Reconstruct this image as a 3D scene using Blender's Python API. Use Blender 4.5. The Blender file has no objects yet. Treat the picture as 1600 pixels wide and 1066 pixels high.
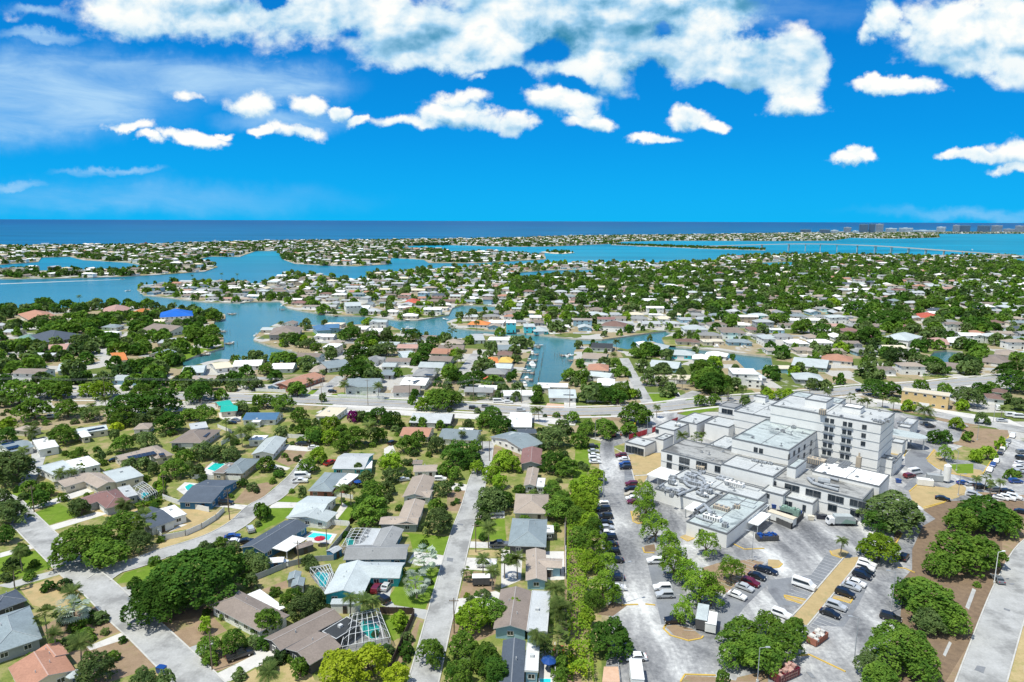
import bpy, bmesh, math, random
import numpy as np
from mathutils import Vector, Matrix
from mathutils.geometry import tessellate_polygon
R = math.radians
random.seed(7)
rng = np.random.default_rng(7)
S = bpy.context.scene
C = S.collection
# ------------------------------------------------------------------ camera
F, H, HY, ROLL = 1067.0, 95.0, 344.6, R(0.21)
PITCH = math.atan((533 - HY) / F)
cd = bpy.data.cameras.new('camera'); cam = bpy.data.objects.new('camera', cd); C.objects.link(cam)
cam.location = (0, 0, H)
cd.sensor_width = 36.0; cd.lens = 36.0 * F / 1600.0
cd.clip_start = 1.0; cd.clip_end = 200000.0
cam.matrix_world = Matrix.Translation((0, 0, H)) @ Matrix.Rotation(R(90) - PITCH, 4, 'X') @ Matrix.Rotation(ROLL, 4, 'Z')
S.camera = cam
# ------------------------------------------------------------------ light, exposure
S.view_settings.view_transform = 'Standard'; S.view_settings.look = 'None'
S.view_settings.exposure = 0.28; S.view_settings.gamma = 1.0
SUN_EL = R(66)
sdir = Vector((-0.88, -0.47, 0)).normalized()
SUNV = Vector((sdir.x * math.cos(SUN_EL), sdir.y * math.cos(SUN_EL), math.sin(SUN_EL)))
sl = bpy.data.lights.new('sun', 'SUN'); sl.energy = 4.2; sl.angle = R(0.5); sl.color = (1.0, 0.975, 0.87)
so = bpy.data.objects.new('sun', sl); C.objects.link(so)
so.rotation_euler = SUNV.to_track_quat('Z', 'Y').to_euler(); so.location = (0, 0, 300)

class NT:
    def __init__(s, tree): s.t = tree; s.n = tree.nodes; s.l = tree.links; s.n.clear()
    def add(s, ty, **kw):
        nd = s.n.new(ty)
        for k, v in kw.items(): setattr(nd, k, v)
        return nd
    def put(s, sock, v):
        if v is None: return
        if isinstance(v, bpy.types.NodeSocket): s.l.new(v, sock)
        else: sock.default_value = v
    def math(s, op, a, b=None, c=None, clamp=False):
        nd = s.add('ShaderNodeMath', operation=op, use_clamp=clamp)
        s.put(nd.inputs[0], a); s.put(nd.inputs[1], b); s.put(nd.inputs[2], c)
        return nd.outputs[0]
    def mix(s, f, a, b, bt='MIX'):
        nd = s.add('ShaderNodeMix', data_type='RGBA', blend_type=bt)
        s.put(nd.inputs[0], f)
        s.put(nd.inputs[6], a if isinstance(a, bpy.types.NodeSocket) else (*a[:3], 1))
        s.put(nd.inputs[7], b if isinstance(b, bpy.types.NodeSocket) else (*b[:3], 1))
        return nd.outputs[2]
    def noise(s, vec, scale, detail=4, rough=.5, dist=0.0, out=0):
        nd = s.add('ShaderNodeTexNoise'); s.put(nd.inputs['Vector'], vec)
        nd.inputs['Scale'].default_value = scale; nd.inputs['Detail'].default_value = detail
        nd.inputs['Roughness'].default_value = rough; nd.inputs['Distortion'].default_value = dist
        return nd.outputs[out]
    def rng(s, v, a, b, c=0.0, d=1.0, smooth=False):
        nd = s.add('ShaderNodeMapRange', interpolation_type='SMOOTHSTEP' if smooth else 'LINEAR')
        s.put(nd.inputs[0], v)
        for i, x in enumerate((a, b, c, d)): s.put(nd.inputs[i + 1], x)
        return nd.outputs[0]
    def ramp(s, f, stops):
        nd = s.add('ShaderNodeValToRGB'); e = nd.color_ramp.elements
        while len(e) < len(stops): e.new(.5)
        for q, (p, c) in zip(e, stops): q.position = p; q.color = (*c, 1)
        s.put(nd.inputs[0], f); return nd.outputs[0]
    def xyz(s, x, y, z):
        nd = s.add('ShaderNodeCombineXYZ')
        for i, v in enumerate((x, y, z)): s.put(nd.inputs[i], v)
        return nd.outputs[0]

def ray(x, y):
    u = (x - 800) / F; v = -(y - 533) / F
    c, s = math.cos(ROLL), math.sin(ROLL)
    u, v = u * c - v * s, u * s + v * c
    cp, sp = math.cos(PITCH), math.sin(PITCH)
    return u, cp + v * sp, -sp + v * cp

w = bpy.data.worlds.new('World'); S.world = w; w.use_nodes = True
N = NT(w.node_tree)
geo = N.add('ShaderNodeTexCoord')
sep = N.add('ShaderNodeSeparateXYZ'); N.l.new(geo.outputs['Generated'], sep.inputs[0])
dx, dy, dz = sep.outputs
yy = N.math('MAXIMUM', dy, 0.15)
U = N.math('DIVIDE', dx, yy); V = N.math('DIVIDE', dz, yy)
sky = N.add('ShaderNodeTexSky', sky_type='NISHITA', sun_disc=False)
sky.sun_elevation = SUN_EL; sky.sun_rotation = math.atan2(SUNV.x, SUNV.y); sky.altitude = 50; sky.dust_density = .3; sky.ozone_density = 3.0
nish = N.mix(1.0, sky.outputs[0], (0.012, 0.085, 0.12), 'MULTIPLY')
grad = N.ramp(N.rng(dz, -0.02, 0.45), [(0.0, (0.0, .50, 1.0)), (.10, (0.0, .44, .98)), (.28, (0.0, .33, .88)), (.55, (0.001, .22, .72)), (1.0, (0.002, .165, .60))])
base = N.mix(0.90, nish, grad)
# cloud field: soft ellipses in direction space (u, v = tangent of azimuth / elevation) broken up by noise
uv = N.xyz(U, V, 0.0)
BL = [ # px x, y, rx, ry, amplitude
 (250,10,130,40,1.0),(350,28,80,26,.9),(450,10,90,30,.9),(520,28,110,40,1.0),(640,48,130,46,1.1),(780,45,120,52,1.1),(960,15,200,50,1.1),(730,92,70,22,.9),(940,85,120,42,1.1),
 (1060,85,110,44,1.1),(1190,95,90,42,1.1),(1250,110,48,50,1.0),(1235,160,60,16,.9),(1155,155,26,16,.7),(1090,45,100,34,.9),
 (700,178,50,18,.95),(650,192,46,12,.85),(745,185,50,16,.9),(800,190,34,16,.95),(718,150,40,14,.7),(745,116,18,9,.7),(880,148,54,24,1.0),(925,188,44,11,.95),(905,170,22,16,.8),
 (1072,185,36,16,.95),(1110,196,30,9,.9),(1025,214,36,8,.85),(1338,243,26,11,1.1),(1490,238,46,10,.9),(1545,236,34,9,.85),(1585,232,34,18,.9),(1580,260,44,9,.7),
 (1375,30,26,26,1.0),(1345,58,20,22,.8),(1400,50,22,20,.8),(1500,55,90,46,1.2),(1600,45,90,55,1.2),(1450,60,44,34,1.0),(1500,100,56,20,.9),(1395,132,64,12,1.0),(1365,120,14,12,.8),
 (400,157,44,17,.95),(490,162,32,15,.9),(540,172,20,12,1.0),(300,150,26,10,.7),(572,190,22,8,.85),(207,205,36,10,.95),(300,215,44,11,.9),(250,222,28,8,.7),(470,203,50,11,.85),(412,204,18,8,.85),(355,207,18,6,.7)]
def field(lst, kx, ky, U=U, V=V):
    out = None
    for (px, py, rx, ry, am) in lst:
        a, b, c = ray(px, py); u0, v0 = a / b, c / b
        du = N.math('MULTIPLY', N.math('SUBTRACT', U, u0), F / rx * kx); dv = N.math('MULTIPLY', N.math('SUBTRACT', V, v0), F / ry * ky)
        f = N.math('MULTIPLY', N.math('EXPONENT', N.math('MULTIPLY', N.math('MULTIPLY_ADD', du, du, N.math('MULTIPLY', dv, dv)), -1.0)), am)
        out = f if out is None else N.math('MAXIMUM', out, f)
    return out
def vsep(v):
    q = N.add('ShaderNodeSeparateXYZ'); N.l.new(v, q.inputs[0]); return q.outputs
wn = vsep(N.noise(uv, 13.0, 6, .62, 0, 1)); wn2 = vsep(N.noise(uv, 3.5, 2, .5, 0, 1))
Uw = N.math('ADD', N.math('MULTIPLY_ADD', wn[0], .085, -.0425), N.math('MULTIPLY_ADD', wn2[0], .05, N.math('ADD', U, -.025)))
Vw = N.math('ADD', N.math('MULTIPLY_ADD', wn[1], .055, -.0275), N.math('MULTIPLY_ADD', wn2[1], .03, N.math('ADD', V, -.015)))
tot = field(BL, .80, .80, Uw, Vw)
hol = field([(860,80,40,14,.6),(560,60,30,14,.4),(1180,60,34,16,.45),(1010,120,34,16,.5),(905,125,40,10,.6),(1135,150,40,12,.7),(1300,30,30,40,.6),(430,-6,24,12,.8),(1030,38,22,14,.7),(800,120,26,14,.6),(650,125,50,12,.4)], 1.0, 1.0, Uw, Vw)
tot = N.math('SUBTRACT', tot, hol)
def cl(du_, dv_):
    q = N.xyz(N.math('ADD', U, du_), N.math('MULTIPLY', N.math('ADD', V, dv_), 1.35), 0.0)
    return N.noise(q, 12.0, 7, .56, .15)
nzs = cl(0.0, 0.0); nzb = cl(-.008, .02)
cov = N.math('ADD', tot, N.math('MULTIPLY', N.math('SUBTRACT', nzs, .5), 1.45))
cmask = N.rng(cov, .34, .70, smooth=True)
rel = N.math('SUBTRACT', nzs, nzb)
thick = N.rng(cov, .45, 1.2)
big = N.noise(N.xyz(U, N.math('MULTIPLY', V, 2.0), 0.7), 7.0, 4, .55)
grey = N.math('ADD', N.math('MULTIPLY', N.rng(big, .46, .66, smooth=True), N.math('MULTIPLY', thick, .95)), field([(880,60,60,20,.9),(1090,10,260,16,1.0),(320,8,90,18,.7),(1530,75,110,8,.4),(1570,30,100,7,.3),(960,30,90,20,.5),(690,60,60,22,.45),(1020,110,70,16,.35)], 1, 1, Uw, Vw))
shade = N.math('SUBTRACT', N.math('ADD', N.math('MULTIPLY_ADD', thick, .22, .74), N.math('MULTIPLY', rel, 1.5)), N.math('MULTIPLY', grey, .58), clamp=True)
under = N.rng(N.math('SUBTRACT', cov, N.math('ADD', field(BL, .80, .80, Uw, N.math('ADD', Vw, .012)), N.math('MULTIPLY', N.math('SUBTRACT', nzs, .5), 1.45))), -.35, .35)
shade = N.math('SUBTRACT', shade, N.math('MULTIPLY', N.math('SUBTRACT', .5, under), .45), clamp=True)
ccol = N.ramp(shade, [(0.0, (.03, .25, .42)), (.25, (.12, .38, .60)), (.50, (.36, .64, .88)), (.78, (.80, .93, 1.0)), (1.0, (1.06, 1.06, 1.02))])
# thin cirrus sheets
ct = field([(40,150,210,62,1.0),(260,120,220,30,.9),(430,130,110,26,.9),(130,185,120,26,.9),(70,95,120,30,.6),(50,55,70,8,.8),(60,20,60,8,.6),(460,185,110,18,.6),(40,290,60,8,.6),(180,272,80,6,.6),(200,310,420,35,.35),(1520,335,200,12,.4),(1010,20,420,32,.4)], 1, 1, Uw, Vw)
cn = N.noise(N.xyz(N.math('MULTIPLY_ADD', V, 1.5, U), N.math('MULTIPLY', V, 4.2), 0.0), 5.0, 7, .62, .5)
cir = N.math('MULTIPLY', N.math('MULTIPLY', N.rng(cn, .22, .64), N.rng(ct, .10, .7, smooth=True)), .82, clamp=True)
s1 = N.mix(cir, base, (.50, .76, 1.0))
s2 = N.mix(cmask, s1, ccol)
up = N.rng(dy, 0.02, 0.2)      # unseen sky behind the camera: cloud and paler base added to whiten blue fill
bz = N.math('MAXIMUM', dz, 0.12)
bn = N.noise(N.xyz(N.math('DIVIDE', dx, bz), N.math('DIVIDE', dy, bz), 0.0), .9, 7, .55)
bc = N.mix(N.rng(bn, .44, .60, 0, .9), N.mix(.35, base, (.55, .72, .85)), (.92, .95, .95))
fin = N.mix(up, bc, s2)
bg = N.add('ShaderNodeBackground'); N.l.new(fin, bg.inputs[0]); bg.inputs[1].default_value = 0.80
wo = N.add('ShaderNodeOutputWorld'); N.l.new(bg.outputs[0], wo.inputs[0])

# ------------------------------------------------------------------ photo pixel -> place on a level z
CR = dict(a=(0,766,3.5525), b=(400,766,3.5525), c=(800,766,3.5525), d=(1200,766,3.5525), e=(0,600,5.33), f=(300,600,5.33), g=(600,600,5.33),
  h=(900,560,3.5525), i=(1200,560,3.5525), j=(0,340,3.5525), k=(400,340,3.5525), l=(800,340,3.5525), m=(1200,340,3.5525),
  n=(960,620,8), o=(1140,600,8), p=(1260,620,8), q=(1000,720,8), r=(1180,700,8), s=(1340,600,6.154), t=(900,650,7.614),
  u=(0,370,4), v=(400,370,4), w=(800,350,4), x=(1200,340,4), y=(300,480,5.333), z=(600,480,5.333), A=(880,480,5.333), R=(0,0,1))
def px(cr, x, y):
    ox, oy, k = CR[cr]; return ox + x / k, oy + y / k
def P(x, y, z=0.0):
    a, b, c = ray(x, y); t = (z - H) / c
    return Vector((a * t, b * t, z))
def G(cr, x, y, z=0.0): return P(*px(cr, x, y), z)
def project(v):
    p = cam.matrix_world.inverted() @ Vector(v)
    return 800 + F * p.x / -p.z, 533 - F * p.y / -p.z
CMI = cam.matrix_world.inverted()
def depth_of(v): return -(CMI @ Vector(v)).z

# ------------------------------------------------------------------ materials
MATS = {}
def pr(nt, col, rough=.8, spec=.3, bump=None, metal=0.0):
    b = nt.add('ShaderNodeBsdfPrincipled'); nt.put(b.inputs['Base Color'], col if isinstance(col, bpy.types.NodeSocket) else (*col[:3], 1))
    nt.put(b.inputs['Roughness'], rough); b.inputs['Specular IOR Level'].default_value = spec; nt.put(b.inputs['Metallic'], metal)
    if bump is not None:
        bp = nt.add('ShaderNodeBump'); nt.put(bp.inputs['Height'], bump[0]); bp.inputs['Strength'].default_value = bump[1]; bp.inputs['Distance'].default_value = bump[2]
        nt.l.new(bp.outputs[0], b.inputs['Normal'])
    o = nt.add('ShaderNodeOutputMaterial'); nt.l.new(b.outputs[0], o.inputs[0]); return b
def newmat(name):
    m = bpy.data.materials.new(name); m.use_nodes = True; MATS[name] = m; return m, NT(m.node_tree)
def wpos(nt): return nt.add('ShaderNodeNewGeometry').outputs['Position']
def M(name, col, rough=.75, var=.18, scale=.6, spec=.3, metal=0.0, streak=None, objvar=0.0):
    """plain surface with dirt-like variation in two scales"""
    if name in MATS: return MATS[name]
    m, n = newmat(name); p = wpos(n)
    a = n.noise(p, scale, 5, .6); b = n.noise(p, scale * 7, 3, .6)
    f = n.math('ADD', n.math('MULTIPLY', a, .65), n.math('MULTIPLY', b, .35))
    k = n.rng(f, .32, .68, 1 - var, 1 + var)
    if objvar:
        oi = n.add('ShaderNodeObjectInfo'); k = n.math('MULTIPLY', k, n.rng(oi.outputs['Random'], 0, 1, 1 - objvar, 1 + objvar))
    c = n.mix(1.0, col, n.xyz(k, k, k), 'MULTIPLY')
    pr(n, c, rough, spec, metal=metal); return m
def roofmat(name, col, stain=.35):
    if name in MATS: return MATS[name]
    m, n = newmat(name); p = wpos(n)
    oi = n.add('ShaderNodeObjectInfo'); rv = n.rng(oi.outputs['Random'], 0, 1, .88, 1.12)
    a = n.noise(p, .25, 5, .62); b = n.noise(p, 2.6, 4, .65)
    st = n.rng(a, .42, .72, 0, stain)
    k = n.math('MULTIPLY', rv, n.rng(b, .3, .7, .84, 1.14))
    c = n.mix(1.0, col, n.xyz(k, k, k), 'MULTIPLY')
    c = n.mix(st, c, tuple(x * .55 for x in col))
    pr(n, c, .85, .2); return m
RC = dict(white=(.80,.80,.77), bluewhite=(.44,.485,.49), bluegrey=(.22,.265,.285), slate=(.085,.105,.135), grey=(.26,.265,.265), tan=(.36,.30,.25), taupe=(.23,.19,.165),
  brown=(.19,.12,.10), mauve=(.23,.13,.12), terra=(.40,.21,.145), teal=(.02,.42,.34), blue=(.015,.13,.52), orange=(.62,.22,.07), red=(.48,.11,.07), yellow=(.62,.42,.11),
  dark=(.045,.05,.055), pink=(.42,.26,.22), solarblue=(.07,.16,.28), cream=(.62,.55,.42), green=(.16,.26,.22), medgrey=(.42,.44,.45))
for k_, v_ in RC.items(): roofmat('roof_' + k_, v_, .12 if k_ in ('white', 'cream') else .38)
WC = dict(white=(.74,.74,.71), cream=(.62,.56,.45), blue=(.05,.17,.30), lightblue=(.28,.45,.55), grey=(.32,.34,.35), tan=(.45,.38,.29), teal=(.05,.42,.48), brick=(.32,.13,.09), dark=(.09,.09,.09), green=(.22,.33,.28), red=(.45,.04,.05), ochre=(.58,.42,.20), aqua=(.08,.55,.62))
for k_, v_ in WC.items(): M('wall_' + k_, v_, .8, .10, .9)
M('trim', (.74,.74,.72), .6, .06); M('ridge', (.50,.51,.51), .8, .12)
for k_, v_ in RC.items(): M('cap_' + k_, tuple(.82 * c_ + .13 for c_ in v_), .85, .12)
m, n = newmat('glass'); pr(n, (.02,.03,.04), .12, .6)
m, n = newmat('rubber'); pr(n, (.015,.015,.016), .8, .2)
m, n = newmat('chrome'); pr(n, (.5,.5,.5), .3, .5, metal=1.0)
M('wood', (.20,.15,.10), .85, .3, 1.5); M('wood_dark', (.07,.05,.04), .85, .3, 1.5); M('concrete', (.47,.46,.43), .85, .2, .5); M('metal_grey', (.33,.35,.37), .5, .2, 1.2, .5)
M('curb_yellow', (.56,.38,.08), .7, .15); M('seawall', (.50,.45,.37), .85, .3, .2); M('solar', (.012,.018,.035), .25, .15, 2.0, .6); M('white_metal', (.76,.77,.77), .5, .05)
M('trunk', (.13,.10,.075), .9, .3, 2.0); M('palm_trunk', (.26,.22,.17), .9, .25, 2.0); M('dock_wood', (.30,.26,.21), .9, .25, 1.2); M('boat_white', (.78,.78,.76), .35, .05)
PAINT = dict(white=(.80,.80,.80), silver=(.45,.47,.49), grey=(.16,.17,.18), black=(.012,.013,.015), navy=(.010,.014,.028), blue=(.015,.06,.24), red=(.42,.012,.02), maroon=(.13,.012,.02), beige=(.50,.44,.33), green=(.04,.16,.10), teal=(.02,.35,.40), yellow=(.75,.48,.04), brown=(.16,.09,.06))
for k_, v_ in PAINT.items():
    m, n = newmat('paint_' + k_); b_ = pr(n, v_, .32, .5); b_.inputs['Coat Weight'].default_value = .6

def leafmat(name, col, col2):
    m, n = newmat(name); p = wpos(n)
    oi = n.add('ShaderNodeObjectInfo')
    a = n.noise(p, .35, 3, .6); b = n.noise(p, 2.2, 2, .6)
    f = n.math('ADD', n.math('MULTIPLY', a, .6), n.math('MULTIPLY', b, .4))
    c = n.mix(n.rng(f, .37, .63), col, col2)
    c = n.mix(n.rng(n.noise(p, .9, 2, .5), .62, .74, 0, .22), c, (.22,.24,.08))
    k = n.rng(oi.outputs['Random'], 0, 1, .72, 1.3)
    c = n.mix(1.0, c, n.xyz(k, k, n.math('MULTIPLY', k, .95)), 'MULTIPLY')
    d = n.add('ShaderNodeBsdfDiffuse'); n.l.new(c, d.inputs[0])
    t = n.add('ShaderNodeBsdfTranslucent'); tc = n.mix(1.0, c, (1.3, 1.25, .5), 'MULTIPLY'); n.l.new(tc, t.inputs[0])
    mx = n.add('ShaderNodeMixShader'); mx.inputs[0].default_value = .30
    n.l.new(d.outputs[0], mx.inputs[1]); n.l.new(t.outputs[0], mx.inputs[2])
    o = n.add('ShaderNodeOutputMaterial'); n.l.new(mx.outputs[0], o.inputs[0]); return m
LEAF = dict(O=((.030,.088,.018),(.090,.180,.030)), G=((.054,.130,.024),(.165,.270,.042)), L=((.12,.235,.022),(.27,.39,.04)), Y=((.25,.34,.02),(.40,.48,.045)),
  V=((.062,.110,.040),(.17,.24,.085)), B=((.085,.19,.022),(.25,.39,.05)), P=((.07,.12,.035),(.17,.22,.07)), S=((.28,.35,.33),(.50,.56,.53)), K=((.16,.012,.13),(.26,.03,.20)), D=((.026,.065,.022),(.08,.13,.045)), R=((.12,.09,.06),(.16,.14,.08)))
for k_, (a_, b_) in LEAF.items(): leafmat('leaf_' + k_, a_, b_)

# ground: patchwork of lawn, dry grass, bare soil and paving, the way the yards lie
m, n = newmat('ground'); p = wpos(n)
vo = n.add('ShaderNodeTexVoronoi'); n.put(vo.inputs['Vector'], p); vo.inputs['Scale'].default_value = .055; vo.distance = 'CHEBYCHEV'
sc = n.add('ShaderNodeSeparateColor'); n.l.new(vo.outputs['Color'], sc.inputs[0])
n1 = n.noise(p, .12, 5, .65); n2 = n.noise(p, 1.1, 4, .7)
gr = n.mix(n.rng(n2, .3, .7), (.075,.115,.025), (.15,.18,.05))
dr = n.mix(n.rng(n2, .3, .7), (.24,.20,.12), (.37,.30,.19))
pv = n.mix(n.rng(n2, .3, .7), (.34,.33,.30), (.50,.48,.45))
t1 = n.mix(n.rng(n.math('ADD', sc.outputs[0], n.math('MULTIPLY', n1, .6)), .70, .82), gr, dr)
t2 = n.mix(n.rng(n.math('ADD', sc.outputs[1], n.math('MULTIPLY', n1, .5)), .86, .92), t1, pv)
pr(n, t2, .95, .1)
def groundmat(name, c1, c2, c3=None, s=.5, stripe=0.0, th=.62):
    m, n = newmat(name); p = wpos(n)
    a = n.noise(p, s, 6, .68); b = n.noise(p, s * 9, 3, .7)
    f = n.math('ADD', n.math('MULTIPLY', a, .6), n.math('MULTIPLY', b, .4))
    c = n.mix(n.rng(f, .36, .64), c1, c2)
    if c3: c = n.mix(n.rng(n.noise(p, s * .45, 5, .7), th - .08, th + .06), c, c3)
    pr(n, c, .95, .1); return m
groundmat('lawn_green', (.095,.165,.016), (.16,.245,.030), (.23,.25,.07), .35, th=.66)
groundmat('lawn_mixed', (.10,.15,.03), (.25,.26,.08), (.33,.27,.14), .3, th=.55)
groundmat('lawn_dry', (.34,.27,.13), (.47,.37,.20), (.26,.25,.09), .3, th=.60)
groundmat('soil', (.22,.155,.10), (.33,.24,.16), (.20,.19,.08), .35, th=.62)
groundmat('golden', (.34,.26,.13), (.45,.34,.18), (.27,.25,.12), .4)
groundmat('mulch', (.14,.10,.07), (.24,.17,.11), None, .6)
groundmat('road', (.31,.31,.30), (.44,.44,.43), (.24,.24,.235), .22, th=.56)
groundmat('main_asphalt', (.27,.27,.27), (.36,.36,.355), (.22,.22,.22), .15, th=.6)
groundmat('asphalt', (.17,.18,.195), (.24,.25,.265), (.13,.135,.15), .2, th=.6)
groundmat('drive', (.50,.485,.455), (.60,.58,.55), (.38,.365,.34), .5, th=.62)
groundmat('drive_grey', (.34,.345,.34), (.46,.46,.44), (.28,.28,.27), .3, th=.6)
groundmat('paver', (.50,.32,.22), (.60,.42,.31), None, .8)
groundmat('sand', (.62,.56,.44), (.70,.63,.50), None, .3)
# bleached, tyre-darkened car-park surface
m, n = newmat('lot'); p = wpos(n)
rt = n.add('ShaderNodeMapping'); n.l.new(p, rt.inputs[0]); rt.inputs['Rotation'].default_value = (0, 0, R(4)); rt.inputs['Scale'].default_value = (.11, .028, 1)
a = n.noise(rt.outputs[0], 1.0, 6, .62, .6); b = n.noise(p, .9, 5, .7); c_ = n.noise(p, .035, 4, .6)
f = n.math('ADD', n.math('ADD', n.math('MULTIPLY', a, .5), n.math('MULTIPLY', b, .22)), n.math('MULTIPLY', c_, .28))
col = n.ramp(n.rng(f, .37, .61), [(0, (.085,.088,.095)), (.30, (.18,.183,.19)), (.62, (.32,.32,.32)), (1, (.60,.60,.58))])
pr(n, col, .92, .15)
# water: open gulf beyond the barrier island, turquoise bay, greener canals near by
m, n = newmat('water'); p = wpos(n)
sp = n.add('ShaderNodeSeparateXYZ'); n.l.new(p, sp.inputs[0])

mp = n.add('ShaderNodeMapping'); n.l.new(p, mp.inputs[0]); mp.inputs['Scale'].default_value = (.0010, .0042, 1)
str_ = n.noise(mp.outputs[0], 1.0, 6, .6, .5)
c = n.ramp(n.rng(sp.outputs[1], 300, 2300), [(0, (.042,.145,.155)), (.22, (.032,.155,.185)), (.45, (.008,.17,.25)), (.8, (.0,.22,.32)), (1, (.0,.21,.32))])
gul = n.mix(n.rng(sp.outputs[1], 3500, 16000), (.0,.115,.235), (.0,.075,.20))
c = n.mix(n.rng(n.math('ADD', sp.outputs[1], n.math('MULTIPLY', sp.outputs[0], -.68)), 3450, 3900), c, gul)
kk = n.rng(str_, .3, .7, .72, 1.3); c = n.mix(1.0, c, n.xyz(kk, kk, kk), 'MULTIPLY')
bn_ = n.add('ShaderNodeMapping'); n.l.new(p, bn_.inputs[0]); bn_.inputs['Scale'].default_value = (.25, .5, 1)
rp = n.noise(bn_.outputs[0], 1.0, 4, .6)
pr(n, c, n.rng(sp.outputs[1], 300, 2500, .16, .5), .28, (rp, .25, .35))

# ------------------------------------------------------------------ mesh helpers
class MB:
    """collects polygons; build() links them as ONE mesh object"""
    def __init__(s): s.v = []; s.f = []; s.m = []
    def poly(s, pts, mi=0):
        i = len(s.v); s.v += [tuple(p) for p in pts]; s.f.append(tuple(range(i, i + len(pts)))); s.m.append(mi)
    def box(s, x0, x1, y0, y1, z0, z1, mi=0, bottom=False):
        i = len(s.v)
        s.v += [(x0,y0,z0),(x1,y0,z0),(x1,y1,z0),(x0,y1,z0),(x0,y0,z1),(x1,y0,z1),(x1,y1,z1),(x0,y1,z1)]
        fs = [(4,5,6,7),(0,1,5,4),(1,2,6,5),(2,3,7,6),(3,0,4,7)] + ([(3,2,1,0)] if bottom else [])
        s.f += [tuple(i + q for q in f) for f in fs]; s.m += [mi] * len(fs)
    def prism(s, prof, axis, a, b, mi=0, taper=None):
        """prof: (p,q) outline; axis 'y': p->x q->z extruded in y ; 'x': p->y q->z extruded in x"""
        n = len(prof); i = len(s.v)
        for t in (a, b):
            for (p_, q_) in prof: s.v.append((p_, t, q_) if axis == 'y' else (t, p_, q_))
        for k in range(n):
            k2 = (k + 1) % n; s.f.append((i + k, i + k2, i + n + k2, i + n + k)); s.m.append(mi)
        s.f.append(tuple(i + k for k in range(n))[::-1]); s.f.append(tuple(i + n + k for k in range(n))); s.m += [mi, mi]
    def tube(s, p0, p1, r0, r1=None, n=8, mi=0, cap=True):
        p0, p1 = Vector(p0), Vector(p1); r1 = r0 if r1 is None else r1
        d = (p1 - p0).normalized(); a = d.orthogonal().normalized(); b = d.cross(a); i = len(s.v)
        for (c, r) in ((p0, r0), (p1, r1)):
            for k in range(n):
                t = 2 * math.pi * k / n; s.v.append(tuple(c + (a * math.cos(t) + b * math.sin(t)) * r))
        for k in range(n):
            k2 = (k + 1) % n; s.f.append((i + k, i + k2, i + n + k2, i + n + k)); s.m.append(mi)
        if cap: s.f.append(tuple(range(i + n, i + 2 * n))); s.m.append(mi)
    def mesh(s, name, mats):
        me = bpy.data.meshes.new(name); me.from_pydata(s.v, [], s.f)
        for mt in mats: me.materials.append(MATS[mt] if isinstance(mt, str) else mt)
        me.polygons.foreach_set('material_index', s.m); me.update(); return me
    def build(s, name, mats, parent=None, loc=None, rz=0.0):
        if isinstance(mats, str): mats = [mats]
        return link(name, s.mesh(name, mats), parent, loc, rz)
def link(name, me, parent=None, loc=None, rz=0.0):
    o = bpy.data.objects.new(name, me); C.objects.link(o)
    if parent is not None: o.parent = parent
    if loc is not None: o.location = loc
    o.rotation_euler = (0, 0, rz); return o
def npmesh(name, verts, nper, mats):
    """quads from an (n,4,3) array"""
    q = verts.reshape(-1, 3); nf = len(q) // nper
    me = bpy.data.meshes.new(name); me.vertices.add(len(q)); me.vertices.foreach_set('co', q.astype(np.float32).ravel())
    me.loops.add(len(q)); me.loops.foreach_set('vertex_index', np.arange(len(q), dtype=np.int32))
    me.polygons.add(nf); me.polygons.foreach_set('loop_start', (np.arange(nf) * nper).astype(np.int32)); me.polygons.foreach_set('loop_total', np.full(nf, nper, np.int32))
    for mt in mats: me.materials.append(MATS[mt])
    me.update(); return me
THINGS = []
def tag(o, label, cat, group=None, kind=None):
    o['label'] = label; o['category'] = cat
    if group: o['group'] = group
    if kind: o['kind'] = kind
    THINGS.append(o); return o
def empty(name, loc, rz=0.0):
    o = bpy.data.objects.new(name, None); C.objects.link(o); o.location = loc; o.rotation_euler = (0, 0, rz); o.empty_display_size = .5; return o
def omat(o, name, slot=0):
    o.material_slots[slot].link = 'OBJECT'; o.material_slots[slot].material = MATS[name]
def copyo(src, parent=None):
    o = src.copy(); C.objects.link(o); o.parent = parent; return o
def sheet(name, pts, z, mat, label=None, cat=None, skirt=None, holes=(), kind='structure'):
    """flat polygon of world points with optional seawall skirt"""
    loops = [[Vector((p[0], p[1], z)) for p in pts]] + [[Vector((p[0], p[1], z)) for p in h] for h in holes]
    flat = [p for lp in loops for p in lp]; tris = tessellate_polygon(loops)
    mb = MB(); mb.v = [tuple(p) for p in flat]
    for t in tris:
        a, b, c = (flat[q] for q in t)
        if (b - a).cross(c - a).z < 0: t = t[::-1]
        mb.f.append(tuple(t)); mb.m.append(0)
    mats = [mat]
    if skirt:
        mats.append('seawall')
        for lp in loops:
            for k in range(len(lp)):
                a, b = lp[k], lp[(k + 1) % len(lp)]
                mb.poly([a, b, (b.x, b.y, z - skirt), (a.x, a.y, z - skirt)], 1)
    o = mb.build(name, mats)
    o['kind'] = kind
    if label: o['label'] = label
    if cat: o['category'] = cat
    return o
def spoly(name, cr, pts, z, mat, label=None):
    w_ = [G(cr, *p) for p in pts]
    return sheet(name, w_, z, mat, label)
def smooth(pts, n=4):
    out = []; P_ = [Vector(p) for p in pts]
    for i in range(len(P_) - 1):
        a = P_[max(i - 1, 0)]; b = P_[i]; c = P_[i + 1]; d = P_[min(i + 2, len(P_) - 1)]
        for k in range(n):
            t = k / n; out.append(.5 * ((2 * b) + (c - a) * t + (2 * a - 5 * b + 4 * c - d) * t * t + (3 * b - a - 3 * c + d) * t ** 3))
    out.append(P_[-1]); return out
ROADS = []
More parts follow.
